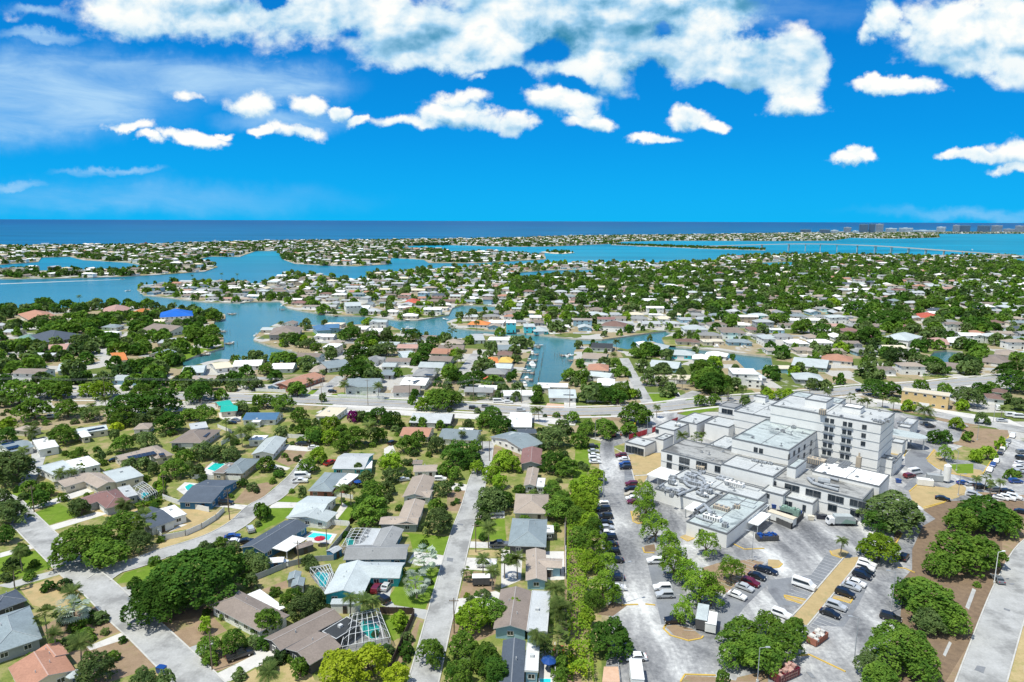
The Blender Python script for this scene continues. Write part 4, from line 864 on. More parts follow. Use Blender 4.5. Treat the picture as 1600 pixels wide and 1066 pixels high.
patch(NB, 'R', '-60 690 300 640 760 640 940 690 940 1150 -80 1150')       # ground cover between the houses
for mat, cr, s in [
 ('lawn_green','a','175 130 330 75 450 140 250 200'),('lawn_green','a','-20 350 200 335 290 430 150 470 0 510'),('lawn_mixed','a','0 300 130 270 165 295 0 345'),
 ('lawn_green','a','640 520 690 460 850 410 980 360 1100 320 1000 480 800 500'),('lawn_green','a','60 20 200 0 230 30 160 80'),
 ('golden','a','110 545 340 475 400 520 470 600 300 665 180 640'),('soil','a','230 760 360 690 550 640 680 780 480 850 380 820 280 860'),('soil','a','380 900 720 825 880 975 620 1062 560 1090 450 1000'),
 ('mulch','a','700 690 1180 640 1190 700 860 760 1020 880 900 800'),('soil','a','860 740 1180 700 1260 780 1040 880 950 830'),('golden','a','1010 90 1160 120 1220 120 1080 210 900 240 880 210'),('lawn_dry','a','820 310 900 280 1250 140 1350 120 1330 165 1200 235 1000 290 850 350 650 400 620 330'),
 ('soil','a','1100 950 1260 850 1380 880 1400 920 1230 1000 1180 1010'),('drive','a','1200 1020 1421 910 1421 980 1280 1060 1240 1066'),('lawn_dry','a','1290 1066 1421 990 1440 1066'),
 ('drive_grey','a','-20 530 320 440 345 465 60 545'),('drive','a','0 350 180 300 200 320 0 375'),('drive','a','150 100 470 -10 520 -30 540 0 330 70 170 115'),('drive','a','250 205 540 120 600 130 290 225'),
 ('drive','a','480 870 690 785 720 820 500 890'),('drive_grey','a','1030 880 1180 830 1200 850 1090 930 1060 910'),('drive_grey','a','640 545 740 530 755 570 700 590'),('drive','a','310 990 380 960 440 1066 350 1066'),('drive','a','880 270 1000 190 1040 190 900 250'),
 ('lawn_dry','R','120 790 160 775 230 800 175 812'),
 ('lawn_green','b','0 200 60 100 225 98 150 170 60 210 0 240'),('drive','b','70 100 100 65 260 70 240 98'),('lawn_green','b','115 60 160 20 230 40 250 70 120 68'),('lawn_green','b','420 185 500 60 545 70 535 150 520 190'),('drive','b','420 165 480 70 510 90 450 165'),
 ('lawn_mixed','b','190 400 410 225 490 225 400 360 250 400'),('lawn_green','b','815 235 1080 260 1055 365 870 330 850 250'),('lawn_green','b','740 590 800 500 850 430 1020 430 1000 520 940 660 840 650 760 630'),
 ('drive_grey','b','650 520 760 520 740 600 770 640 950 665 940 720 700 640'),('drive','b','840 400 880 340 1055 365 1045 420 900 420'),
 ('lawn_dry','b','480 920 640 850 760 830 740 960 600 1066 480 1066'),('lawn_green','b','700 690 850 700 830 800 760 840 700 780'),('soil','b','770 960 900 720 930 730 830 960 790 1000'),('lawn_mixed','b','830 1066 910 730 930 740 850 1066'),
 ('lawn_dry','b','0 1066 20 950 170 960 300 1000 330 1066'),('drive','b','0 920 110 880 130 920 0 985'),('drive','b','-40 860 40 830 60 900 0 930'),('paver','b','70 940 150 920 160 960 90 970'),
 ('soil','b','20 560 170 500 180 540 60 580'),('lawn_mixed','b','0 480 200 440 220 470 120 500 0 540'),
 ('lawn_green','b','1210 165 1380 160 1390 280 1195 270'),('drive','b','1190 285 1320 290 1400 300 1400 325 1185 320'),('drive','b','1170 375 1340 380 1330 450 1155 440'),('soil','b','1130 600 1160 450 1340 455 1320 560 1200 610'),('soil','b','1060 115 1090 0 1165 0 1135 115'),('drive','b','1240 130 1380 130 1380 155 1230 158'),('lawn_dry','b','1185 330 1400 335 1380 370 1180 360'),
 ('drive','b','1090 610 1330 560 1421 600 1421 640 1090 690'),('soil','b','1070 700 1420 640 1421 760 1080 900'),('paver','b','430 840 560 880 520 900 480 880'),
 ('soil','c','296 200 350 205 360 1066 305 1066'),('drive','c','180 340 297 340 297 495 240 500 200 500'),('lawn_mixed','c','190 195 295 195 292 335 185 330'),('drive','c','-60 330 60 340 50 500 -60 545'),('drive','c','155 890 235 890 240 1066 150 1066'),
 ('lawn_green','c','210 600 260 600 250 740 210 740'),('paver','c','500 1066 510 980 590 980 600 1066'),
 ('soil','f','340 990 470 850 620 820 700 830 640 900 540 990 450 1000'),('lawn_mixed','f','450 820 560 700 700 700 790 730 700 800 520 830'),('soil','f','690 640 780 550 960 560 900 640 800 685'),('drive','f','720 560 800 505 1060 540 960 562 780 550'),('drive','f','600 690 700 672 820 700 790 720 640 700'),
 ('lawn_mixed','f','280 380 400 305 500 330 720 330 700 430 560 420 480 380'),('lawn_green','f','700 980 760 940 900 950 910 985'),('lawn_mixed','f','730 930 820 840 940 850 920 950'),('drive','f','630 1035 700 985 900 990 860 1030'),('lawn_green','f','640 1066 660 1035 860 1035 850 1066'),
 ('lawn_green','f','1220 975 1340 980 1300 1066 1260 1066'),('drive','f','0 985 100 990 330 1000 460 1010 430 1050 300 1030 100 1020'),('soil','f','100 680 200 640 300 650 130 780 110 740'),('lawn_mixed','f','10 650 150 630 100 700 30 690'),('drive','f','0 870 60 820 130 850 0 900'),
 ('lawn_green','f','1120 100 1250 70 1640 115 1640 140 1120 130'),('lawn_green','f','920 110 1000 50 1060 40 980 110'),('lawn_mixed','f','420 80 560 60 850 80 600 110'),('drive','f','1030 240 1180 170 1600 190 1580 220 1300 200 1150 240'),
 ('drive','f','220 240 420 230 400 320 320 330 230 280'),
 ('lawn_green','g','-40 115 250 125 240 155 -40 145'),('lawn_mixed','g','720 150 1160 180 1100 195 740 180'),('drive','g','1160 170 1220 170 1200 210 1120 200'),('soil','g','1320 245 1500 250 1490 285 1320 275'),('paver','g','1360 160 1500 170 1500 205 1340 200'),('drive','g','1500 130 1599 140 1599 220 1500 200'),
 ('soil','g','530 900 680 890 640 1060 520 1050'),('drive','g','540 820 700 840 690 890 550 880'),('soil','g','880 530 940 520 1130 570 1140 640 900 640 870 600'),('drive','g','850 500 930 500 870 570 845 560'),('drive','g','0 540 70 500 100 580 0 620'),('lawn_dry','g','560 330 680 310 690 340 570 350'),
 ('drive','g','-60 200 180 210 620 215 1180 240 1300 240 1300 225 650 195 0 180'),
 ('lawn_green','j','950 755 1090 722 1170 730 1100 760 1030 790 965 785'),('lawn_mixed','j','420 650 520 640 530 690 430 700'),('lawn_green','j','540 625 620 625 620 650 560 655'),('lawn_green','y','1010 205 1115 205 1110 235 1000 230'),('lawn_mixed','A','830 270 1100 280 1100 330 850 320'),
 ('lawn_green','h','400 195 540 195 565 245 410 250'),('lawn_green','h','575 200 700 205 690 235 600 240'),('drive','h','540 190 570 190 600 240 570 245'),('lawn_mixed','h','210 490 270 470 270 530 215 530'),('golden','h','290 535 470 525 475 610 400 645 315 650'),('golden','h','320 655 400 650 350 740 335 700'),
 ('lawn_mixed','h','60 250 240 270 220 285 70 275'),('mulch','h','570 290 650 285 640 310 560 310'),('lawn_green','h','570 310 660 275 800 265 780 285 620 320'),('lawn_mixed','h','0 440 60 500 40 700 0 700'),('soil','h','100 325 280 330 260 345 120 345'),
 ('lawn_green','h','140 470 60 640 20 800 -30 800 0 480'),
 ('lawn_mixed','i','850 100 1000 95 1060 115 880 125'),('golden','i','880 560 920 500 1010 600 1180 620 1200 640 1140 665 1000 635 930 600'),('lawn_mixed','i','1010 520 1100 480 1180 490 1270 520 1220 600 1130 570 1020 560'),('soil','i','1090 380 1330 400 1340 430 1270 510 1140 500 1000 470 1060 460'),('lawn_green','i','1000 590 1140 585 1140 640 1050 640'),
 ('golden','i','790 745 830 700 1000 720 1060 690 1100 720 1090 760 1010 770 900 810 860 830'),('soil','i','580 240 740 270 1000 300 1190 360 1150 375 950 330 700 290'),('drive','i','540 215 740 250 1000 290 1340 340 1421 380 1421 400 1200 360 900 310 560 240'),('soil','i','920 330 1180 370 1100 380 950 345'),('soil','i','1140 740 1421 760 1421 775 1180 770'),
 ('drive','i','440 200 760 235 1010 280 1010 262 750 225'),('golden','i','660 505 750 515 720 540 665 530'),
]: patch(mat, cr, s)
for mat, cr, s in [('mulch','d','860 110 1010 60 1421 60 1421 200 1300 290 1300 500 1130 830 985 1066 560 1066 640 900 730 760 740 640 690 560 800 440 800 330 860 200 930 160'),('soil','d','1421 190 1300 280 1300 500 1130 830 985 1066 1080 1066 1190 760 1280 540 1345 370 1421 290'),('drive_grey','d','1135 545 1155 555 1115 665 1095 650'),('drive_grey','d','1005 840 1020 850 985 925 970 915'),
  ('golden','d','425 380 500 370 500 400 215 750 120 735 190 635'),('golden','d','340 340 400 325 450 345 425 378 350 360'),('golden','d','90 590 110 583 215 615 190 635 100 612'),('golden','d','365 585 465 600 460 625 355 605'),('golden','d','0 385 60 388 80 408 60 425 0 425'),
  ('soil','c','1060 430 1160 400 1330 385 1400 400 1300 500 1200 560 1180 580 1050 520'),('soil','c','855 760 900 745 1000 770 1060 815 990 835 900 805'),('mulch','c','735 310 790 300 800 340 735 345'),('golden','c','665 115 700 110 730 180 690 185 665 150'),('golden','c','935 255 985 240 1010 265 970 280'),('soil','c','940 1066 970 1030 1150 1040 1280 1066'),('soil','c','1250 1040 1421 1000 1421 1066 1240 1066'),('mulch','c','470 690 560 620 640 640 560 700'),
  ('mulch','d','620 200 740 230 740 260 700 300 700 240'),('golden','d','780 0 1080 0 1060 40 960 70 860 100 800 60'),('soil','d','1400 640 1421 640 1421 720 1400 720'),('lawn_dry','d','1350 910 1390 780 1421 780 1421 910'),('lawn_dry','d','1290 1066 1340 960 1421 965 1421 1066')]:
    patch(mat, cr, s, name='traffic_island' if cr == 'd' and mat == 'golden' else None)
o_ = patch('asphalt', 'i', '760 540 800 500 900 520 880 570 940 620 860 650 790 745 750 720 830 640 760 600', name='forecourt'); 
patch('asphalt', 'd', '330 350 420 378 185 640 60 640 0 560 0 500 240 470', name='parking_surface'); patch('asphalt', 'd', '505 430 600 440 500 640 420 760 240 750 340 640 380 560', name='parking_surface')
for cr_, s_ in (('d','1145 1000 1160 975 1208 985 1195 1020'),('d','1310 655 1345 668 1340 676 1308 664'),('d','1340 518 1368 520 1366 528 1342 526'),('b','1060 375 1095 380 1092 400 1058 395'),('b','1115 185 1150 190 1150 198 1113 194'),('a','700 600 760 590 800 640 740 660'),('d','210 1010 240 1015 265 1045 240 1045')): sheet('road_patch', [G(cr_, *q) for q in pts(cr_, s_)], .125, 'asphalt')
patch('asphalt', 'c', '465 60 540 60 625 625 545 620', name='parking_surface'); patch('asphalt', 'c', '745 375 860 380 1000 700 1010 740 830 745', name='parking_surface'); patch('asphalt', 't', '560 440 640 450 740 860 640 1066 600 1066', name='parking_surface'); patch('asphalt', 'c', '1100 720 1200 560 1421 400 1421 520 1290 650 1200 780', name='parking_surface')
# yellow kerbs and painted stall lines
def kerb(cr, s, col='curb_yellow', wd=.34, hh=.16, label=None, closed=False, name='kerb'):
    p_ = [G(cr, *q) for q in pts(cr, s)]
    if closed: p_.append(p_[0])
    mb = MB()
    for a, b in zip(p_[:-1], p_[1:]):
        d = (b - a).normalized(); nn = Vector((-d.y, d.x, 0)) * wd / 2; i = len(mb.v)
        q = [a - nn, b - nn, b + nn, a + nn]; mb.v += [(v.x, v.y, .02) for v in q] + [(v.x, v.y, hh + .05) for v in q]
        for f in ((4,5,6,7),(0,1,5,4),(1,2,6,5),(2,3,7,6),(3,0,4,7)): mb.f.append(tuple(i + k for k in f)); mb.m.append(0)
    o = mb.build(name, col); o['kind'] = 'structure'
    if label: o['label'] = label
    return o
for cr, s in [('c','660 118 672 175 700 188 735 182'),('c','725 320 735 348 790 350'),('c','845 760 860 745 840 770 880 808 980 838 1050 825 1062 812'),('c','610 640 700 636'),('c','740 634 795 640'),('c','935 1066 960 1025 1130 1030'),('c','540 325 580 322 585 338'),
   ('d','345 338 355 362 412 380'),('d','0 432 60 430 80 410'),('d','185 632 95 600 90 585 210 610'),('d','360 600 455 630 470 605'),('d','175 920 230 915 430 1010'),('d','720 432 760 436 815 460'),('d','705 305 745 240'),('d','865 105 980 70'),
   ('i','785 740 830 700'),('i','885 570 940 610 1010 640 1130 662 1190 655'),('i','880 560 925 510'),('i','665 505 770 512 755 545'),('i','1340 430 1270 520 1190 645'),('i','860 830 990 795'),('c','1230 300 1290 330 1400 325'),('c','935 262 975 285 1012 268')]: kerb(cr, s)
for cr, s in [('d','418 378 192 640 80 755'),('d','510 395 345 600'),('d','340 610 218 755'),('h','212 500 250 520 290 545 340 740')]: kerb(cr, s, 'concrete')
M('line_paint', (.56,.56,.55), .8, .3, 1.5)
def stalls(cr, a, b, n, length, side, label=None):
    A_, B2 = G(cr, *a), G(cr, *b); d = (B2 - A_).normalized(); nn = Vector((-d.y, d.x, 0)) * side; mb = MB(); L_ = (B2 - A_).length
    for i in range(n + 1):
        p_ = A_ + d * L_ * i / n; q_ = p_ + nn * length; w_ = d * .06
        mb.poly([(v.x, v.y, .10) for v in (p_ - w_, p_ + w_, q_ + w_, q_ - w_)])
    o = mb.build('parking_lines', 'line_paint'); o['kind'] = 'structure'; return o
stalls('c', (470, 60), (540, 620), 22, 5.2, -1) if 0 else None
stalls('R', (934, 792), (952, 945), 19, 5.2, 1 if 0 else -1)
stalls('R', (1040, 850), (1068, 985), 14, 5.2, 1)
stalls('R', (973, 722), (995, 808), 12, 5.0, 1)
stalls('d', (412, 385), (192, 640), 17, 5.0, -1)
stalls('d', (508, 402), (350, 596), 13, 5.0, 1)
stalls('d', (338, 618), (220, 752), 9, 5.0, 1)
stalls('c', (1421, 395), (1190, 600), 13, 5.0, -1)

# ------------------------------------------------------------------ pools and screen cages
m, n = newmat('pool_water'); p = wpos(n); a = n.noise(p, 1.2, 4, .6); pr(n, n.mix(n.rng(a, .35, .65), (.02,.50,.58), (.06,.66,.70)), .08, .5)
m, n = newmat('pool_green'); p = wpos(n); a = n.noise(p, 1.2, 4, .6); pr(n, n.mix(n.rng(a, .35, .65), (.01,.42,.40), (.04,.55,.48)), .08, .5)
def poolthing(cr, s, mat, label, deck=None):
    p_ = [G(cr, *q) for q in pts(cr, s)]; c = sum(p_, Vector()) / len(p_); e = empty('swimming_pool', (c.x, c.y, 0))
    loc = [v - c for v in p_]; mb = MB(); mb.poly([(v.x, v.y, .11) for v in loc][::1]); w_ = mb.build('water_surface', mat, e)
    if w_.data.polygons[0].normal.z < 0: w_.data.flip_normals()
    mb = MB()
    for k in range(len(loc)):
        a, b = loc[k], loc[(k + 1) % len(loc)]; a2, b2 = a * 1.0 + a.normalized() * .4, b + b.normalized() * .4
        q = [(a.x, a.y, .16), (b.x, b.y, .16), (b2.x, b2.y, .16), (a2.x, a2.y, .14)]
        mb.poly(q); mb.poly([(a.x, a.y, .05), (b.x, b.y, .05), (b.x, b.y, .16), (a.x, a.y, .16)])
    mb.build('coping', 'trim', e); tag(e, label, 'swimming pool')
    if deck: d_ = sheet('pool_deck', [G(cr, *q) for q in pts(cr, deck)], .075, 'drive', None)
    return e
poolthing('b', '285 262 320 238 425 250 405 280', 'pool_water', 'rectangular turquoise pool behind the dark shingle roof', '255 268 310 225 450 245 415 300 300 290')
poolthing('f', '125 710 190 662 278 668 190 730', 'pool_green', 'rectangular green-blue pool beside the blue-grey hip roof', '95 720 170 650 300 655 250 740 130 770')
poolthing('f', '-60 860 -20 835 25 845 15 875 -40 890', 'pool_green', 'free-form green pool left of the dark slate gable', '-130 880 -60 820 50 830 20 900 -60 930')
poolthing('e', '1175 915 1200 905 1270 915 1250 950 1180 955', 'pool_water', 'small turquoise pool under a cage by the reddish brown roof')
poolthing('b', '322 470 345 455 400 465 400 490 385 540 355 535 345 500', 'pool_water', 'bright L-shaped pool in the cage of the pale blue-roofed house')
poolthing('b', '575 745 600 722 660 735 685 765 680 822 640 828 600 800', 'pool_green', 'green rounded pool in the cage of the large taupe house')
poolthing('b', '500 270 520 262 550 275 540 305 505 310', 'pool_green', 'dark green pool in the cage of the dark blue house')
poolthing('c', '155 1050 215 1050 215 1075 155 1075', 'pool_water', 'sliver of pool at the bottom edge by the blue parasol')
m, n = newmat('screen'); d_ = n.add('ShaderNodeBsdfDiffuse'); d_.inputs[0].default_value = (.03,.035,.04,1); t_ = n.add('ShaderNodeBsdfTransparent'); x_ = n.add('ShaderNodeMixShader'); x_.inputs[0].default_value = .30
n.l.new(t_.outputs[0], x_.inputs[1]); n.l.new(d_.outputs[0], x_.inputs[2]); o_ = n.add('ShaderNodeOutputMaterial'); n.l.new(x_.outputs[0], o_.inputs[0])
def cage(cr, s, hh, label, nu=6, nv=4, rise=1.1):
    p_ = [G(cr, *q, hh) for q in pts(cr, s)]; c = sum(p_, Vector()) / 4; c.z = 0; e = empty('pool_cage', (c.x, c.y, 0)); q = [v - c for v in p_]; mb = MB(); sc_ = MB(); r_ = .06
    g = [[(q[0].lerp(q[1], i / nu)).lerp(q[3].lerp(q[2], i / nu), j / nv) + Vector((0, 0, rise * min(1, 1.6 * math.sin(math.pi * j / nv)) * min(1, 2.2 * math.sin(math.pi * i / nu) + .25 if 0 < i < nu else 0))) for j in range(nv + 1)] for i in range(nu + 1)]
    for i in range(nu + 1):
        for j in range(nv + 1):
            if i < nu: mb.tube(g[i][j], g[i+1][j], r_, r_, 4, 0, False)
            if j < nv: mb.tube(g[i][j], g[i][j+1], r_, r_, 4, 0, False)
            if i < nu and j < nv: sc_.poly([g[i][j], g[i+1][j], g[i+1][j+1], g[i][j+1]])
            if i in (0, nu) or j in (0, nv): mb.tube((g[i][j].x, g[i][j].y, .05), g[i][j], r_, r_, 4, 0, False)
    for k in range(4):
        a_, b_ = q[k], q[(k + 1) % 4]; sc_.poly([(a_.x, a_.y, .05), (b_.x, b_.y, .05), b_, a_]); mb.tube((a_.x, a_.y, 1.1), (b_.x, b_.y, 1.1), .04, .04, 4, 0, False)
    mb.build('cage_frame', 'white_metal', e); sc_.build('screen_mesh', 'screen', e); sheet('pool_deck', [(c.x + v.x, c.y + v.y) for v in q], .072, 'drive_grey'); tag(e, label, 'pool cage'); return e
cage('b', '520 690 680 655 745 815 470 870', 2.6, 'white-framed screen cage over the green rounded pool', 7, 5)
cage('b', '300 430 410 410 440 490 400 548', 2.5, 'white-framed screen cage over the bright L-shaped pool', 6)
cage('b', '475 312 530 212 655 215 600 310', 2.5, 'screen cage over the dark green pool of the dark blue house', 6)
cage('e', '1090 870 1185 810 1310 895 1215 945', 2.5, 'screen cage over the small pool by the reddish brown roof', 6)

# ------------------------------------------------------------------ fences
def fence(cr, s, hh, mat, label, posts=2.4, cap=True):
    p_ = [G(cr, *q) for q in pts(cr, s)]; c = p_[0]; e = empty('fence', (c.x, c.y, 0)); mb = MB(); pb = MB()
    for a, b in zip(p_[:-1], p_[1:]):
        a, b = a - c, b - c; d = (b - a); L_ = d.length; d.normalize(); nn = Vector((-d.y, d.x, 0)) * .05
        n_ = max(1, int(L_ / posts))
        for i in range(n_ + 1):
            q = a + d * L_ * i / n_; pb.box(q.x - .08, q.x + .08, q.y - .08, q.y + .08, 0, hh + .1)
        i0 = len(mb.v); q = [a - nn, b - nn, b + nn, a + nn]; mb.v += [(v.x, v.y, .05) for v in q] + [(v.x, v.y, hh) for v in q]
        for f in ((4,5,6,7),(0,1,5,4),(1,2,6,5),(2,3,7,6),(3,0,4,7)): mb.f.append(tuple(i0 + k for k in f)); mb.m.append(0)
    mb.build('fence_panel', mat, e); pb.build('fence_post', mat, e); tag(e, label, 'fence'); return e
fence('a', '850 215 905 280 1030 255 1120 215 1200 165 1245 120', 1.8, 'trim', 'curved white vinyl fence around the dark slate house by the side street')
fence('a', '905 50 1030 95 1160 122', 1.8, 'trim', 'white fence between the blue-walled house and the curved fence')
fence('b', '0 500 170 430 290 400 430 390', 1.7, 'wall_grey', 'long pale grey fence left of the pale blue-roofed house')
fence('b', '285 185 515 200 520 215', 1.8, 'trim', 'white fence behind the rectangular pool')
fence('b', '400 360 520 215', 1.6, 'wall_grey', 'grey fence up the left side of the dark blue house')
fence('b', '690 685 870 690 878 700 735 1025', 1.8, 'wood_dark', 'dark brown wooden fence along the street by the taupe house', 1.8)
fence('b', '520 190 560 150 600 60', 1.8, 'wood_dark', 'dark fence beside the pale blue T-roof lawn')
fence('c', '294 170 294 335', 1.6, 'metal_grey', 'thin dark fence on the utility path, upper stretch')
fence('c', '298 340 298 495', 1.8, 'trim', 'white fence on the utility path beside the cross-gabled house')
fence('c', '238 880 240 1066', 1.5, 'trim', 'white fence at the bottom by the blue parasol')
fence('f', '0 790 405 805', 1.8, 'trim', 'white fence between the pool house and dark slate gable')
fence('f', '780 450 970 460 980 490', 1.9, 'trim', 'white fence behind the parked black cars on the lawn corner')
fence('f', '245 510 320 470 450 440', 1.8, 'trim', 'white fence left of the pale blue gabled house')
fence('f', '215 365 330 410', 1.6, 'trim', 'short white fence beside the brown-yellow lawn, upper left')
fence('f', '1215 110 1600 130', 1.8, 'trim', 'white wall along the green verge by the white gabled house') 
fence('g', '-60 100 230 112', 1.8, 'trim', 'white wall along the green verge, right part')
fence('f', '530 62 780 72', 1.8, 'trim', 'white wall in front of the salmon roof house')
fence('f', '1190 935 1340 960', 1.5, 'trim', 'white fence behind the pale blue T-roof house')
fence('h', '60 245 240 240', 1.8, 'trim', 'white wall north of the main road, left of the short street')
fence('c', '590 980 600 1066', .9, 'metal_grey', 'low metal rail at the bottom of the car park')

# ------------------------------------------------------------------ hospital
Z0 = P(1380, 665, 20.5); ZA = P(1205, 633.75, 20.5)
hu = (ZA - Z0); HA = math.atan2(hu.y, hu.x) + math.pi; hux = Vector((math.cos(HA), math.sin(HA), 0)); huy = Vector((-hux.y, hux.x, 0))   # u runs to the right-front, v to the back
def loc_uv(w_): d = Vector((w_[0], w_[1], 0)) - Vector((Z0.x, Z0.y, 0)); return d.dot(hux), d.dot(huy)
hosp = empty('hospital_building', (Z0.x, Z0.y, 0), HA)
M('hwall', (.74,.735,.71), .8, .07, .35); M('hwall_grey', (.33,.34,.36), .8, .1, .5); M('parapet', (.16,.17,.18), .7, .15)
def membrane(name, col, dark, th):
    m, n = newmat(name); tc = n.add('ShaderNodeTexCoord').outputs['Object']; br = n.add('ShaderNodeTexBrick'); n.put(br.inputs['Vector'], tc); br.inputs['Scale'].default_value = 1.0; br.inputs['Brick Width'].default_value = 9.0; br.inputs['Row Height'].default_value = 1.9; br.inputs['Mortar Size'].default_value = .05; br.inputs['Color1'].default_value = (1,1,1,1); br.inputs['Color2'].default_value = (.90,.90,.90,1); br.inputs['Mortar'].default_value = (.62,.62,.62,1)
    mp = n.add('ShaderNodeMapping'); n.put(mp.inputs[0], tc); mp.inputs['Scale'].default_value = (.10, .16, 1); a = n.noise(mp.outputs[0], 1.0, 7, .66, .8); b = n.noise(tc, 1.7, 5, .7)
    c = n.mix(n.rng(a, th, th + .11), col, dark); k = n.rng(b, .3, .7, .80, 1.16); c = n.mix(1.0, c, n.xyz(k, k, k), 'MULTIPLY'); c = n.mix(1.0, c, br.outputs[0], 'MULTIPLY'); pr(n, c, .8, .2)
membrane('roof_hosp', (.50,.515,.51), (.26,.28,.285), .55); roofmat('roof_hosp_white', (.86,.86,.84), .06); membrane('roof_hosp_dark', (.36,.36,.345), (.15,.15,.145), .48); membrane('roof_hosp_aqua', (.44,.49,.485), (.17,.20,.21), .52)
BK = []
def block(c1, c2, c3, z, z0=0.0, wall='hwall', roof='roof_hosp', band=True, name='wing'):
    A_, B2, C2 = [loc_uv(G(c[0], c[1], c[2], z)) for c in (c1, c2, c3)]
    u0, u1 = sorted((A_[0], (B2[0] + C2[0]) / 2 if abs(B2[0] - C2[0]) < 12 else B2[0])); v0, v1 = sorted(((A_[1] + B2[1]) / 2, C2[1]))
    z += .013 * len(BK); k = .004 * len(BK); u0 += k; u1 -= k; v0 += k; v1 -= k
    mb = MB(); mb.box(u0, u1, v0, v1, z0, z)
    if band and z - z0 > 6:
        nfl = round((z - z0) / 3.45)
        for i in range(1, nfl): zz = z0 + (z - z0) * i / nfl; mb.box(u0 - .12, u1 + .12, v0 - .12, v1 + .12, zz - .14, zz + .02, 1, True)
    mb.build('wall', [wall, 'wall_grey'], hosp)
    mb = MB(); mb.box(u0 + .3, u1 - .3, v0 + .3, v1 - .3, z, z + .12, 0)
    for (a, b, c, d) in ((u0-.1, u1+.1, v0-.1, v0+.3), (u0-.1, u1+.1, v1-.3, v1+.1), (u0-.1, u0+.3, v0+.3, v1-.3), (u1-.3, u1+.1, v0+.3, v1-.3)): mb.box(a, b, c, d, z, z + .42, 1, True)
    if u1 - u0 > 12: 
        mb.box(u0 + (u1-u0)*.5, u0 + (u1-u0)*.5 + .25, v0 + .3, v1 - .3, z + .12, z + .2, 1)
    mb.build('roof', [roof, 'parapet'], hosp)
    BK.append((u0, u1, v0, v1, z)); return BK[-1]
def face_hit(x, y, axis, val):
    """photo ray meets the vertical plane u=val or v=val: gives (other coordinate, z)"""
    a, b, c = ray(x, y); d = Vector((a, b, c)); o_ = Vector((-Z0.x, -Z0.y, 0))
    du, dv = d.dot(hux), d.dot(huy); ou, ov = o_.dot(hux), o_.dot(huy)
    t = (val - ou) / du if axis == 'u' else (val - ov) / dv
    return ((ov + dv * t) if axis == 'u' else (ou + du * t)), H + c * t
def hwin(bk, face, cr, lst, w_=1.5, h_=1.7, pair=0.0, z=None):
    u0, u1, v0, v1, zt = bk
    for (x, y) in lst:
        X, Y = px(cr, x, y)
        if face == 'f': s_, zz = face_hit(X, Y, 'v', v0)
        else: s_, zz = face_hit(X, Y, 'u', u1)
        mb = MB(); hw = w_ / 2
        offs = (0,) if not pair else (-pair / 2, pair / 2)
        for of in offs:
            for (a, b, c, d) in ((-hw - .1, hw + .1, -h_/2 - .1, -h_/2), (-hw - .1, hw + .1, h_/2, h_/2 + .1), (-hw - .1, -hw, -h_/2, h_/2), (hw, hw + .1, -h_/2, h_/2), (-.03, .03, -h_/2, h_/2)): mb.box(of + a, of + b, -.14, 0, c, d, 0, True)
            mb.box(of - hw, of + hw, -.07, -.02, -h_/2, h_/2, 1)
        if pair and face == 'f' and bk is H1: mb.box(-pair/2 - hw - .5, pair/2 + hw + .5, -.55, 0, -h_/2 - .75, -h_/2 - .25, 2, True)
        o = mb.build('window', ['parapet', 'glass', 'wall_grey'], hosp, (s_, v0 - .01, zz) if face == 'f' else (u1 + .01, s_, zz), 0 if face == 'f' else R(90))
H1 = block(('R',1205,633.75), ('R',1380,665), ('R',1395.6,645.6), 20.5)
H1b = block(('R',1205,634), ('o',1250,370), ('R',1316,624), 20.0, roof='roof_hosp_aqua')
block(('o',940,195), ('o',1215,235), ('o',1303,180), 23.5, z0=19.8)
block(('p',480,105), ('p',685,190), ('p',700,120), 22.5, z0=20, roof='roof_hosp_white')
H2 = block(('p',625,690), ('p',1060,808), ('p',1112,762), 6.4); hwin(H2, 'f', 'p', [(865,840)], .9, 1.6)
block(('p',1062,830), ('p',1112,848), ('p',1185,722), 4.8)
H3 = block(('R',1143.75,686), ('R',1231,705), ('R',1282.5,672.5), 13.0, roof='roof_hosp_aqua')
block(('R',1147.5,643), ('R',1204,654.5), ('R',1240,632), 13.2)
block(('o',295,158), ('o',455,178), ('o',485,160), 15.5, z0=13)
H5 = block(('R',1033.75,705), ('R',1345,783), ('R',1374,758), 7.4, roof='roof_hosp_dark')
H5w = block(('r',715,298), ('r',1555,500), ('R',1390,744), 8.6, roof='roof_hosp_white', band=False)
block(('r',400,240), ('r',510,272), ('r',640,165), 11.0, z0=7.4, roof='roof_hosp_aqua', band=False)
block(('h',808,592), ('h',1092,665), ('h',1170,610), 8.3, roof='roof_hosp')
H7 = block(('q',580,772), ('q',1105,937), ('q',1570,530), 4.2, roof='roof_hosp_aqua', band=False)
H7b = block(('q',165,368), ('q',845,535), ('q',1062,380), 4.0, band=False)
H7c = block(('q',350,245), ('q',1500,480), ('q',1640,395), 4.35, band=False)
H7d = block(('r',75,545), ('r',345,610), ('r',445,545), 4.9, band=False)
H7e = block(('r',370,625), ('r',720,715), ('r',800,650), 3.9, roof='roof_hosp', band=False)
H8 = block(('n',140,575), ('n',375,638), ('n',520,572), 4.0, band=False)
H9 = block(('n',505,532), ('n',615,557), ('n',740,497), 5.2, band=False)
H10 = block(('n',510,388), ('n',752,437), ('n',925,352), 5.4, band=False)
block(('n',800,300), ('n',1000,365), ('n',1250,262), 5.9, band=False)
block(('n',1130,335), ('n',1395,395), ('n',1620,325), 6.8, band=False)
H13 = block(('n',1400,372), ('n',1480,385), ('n',1605,312), 5.6, band=False)
H14 = block(('n',1318,115), ('n',1500,168), ('n',1590,110), 9.0, roof='roof_grey')
block(('n',1130,640), ('n',1330,690), ('n',1640,560), 7.0, band=False)
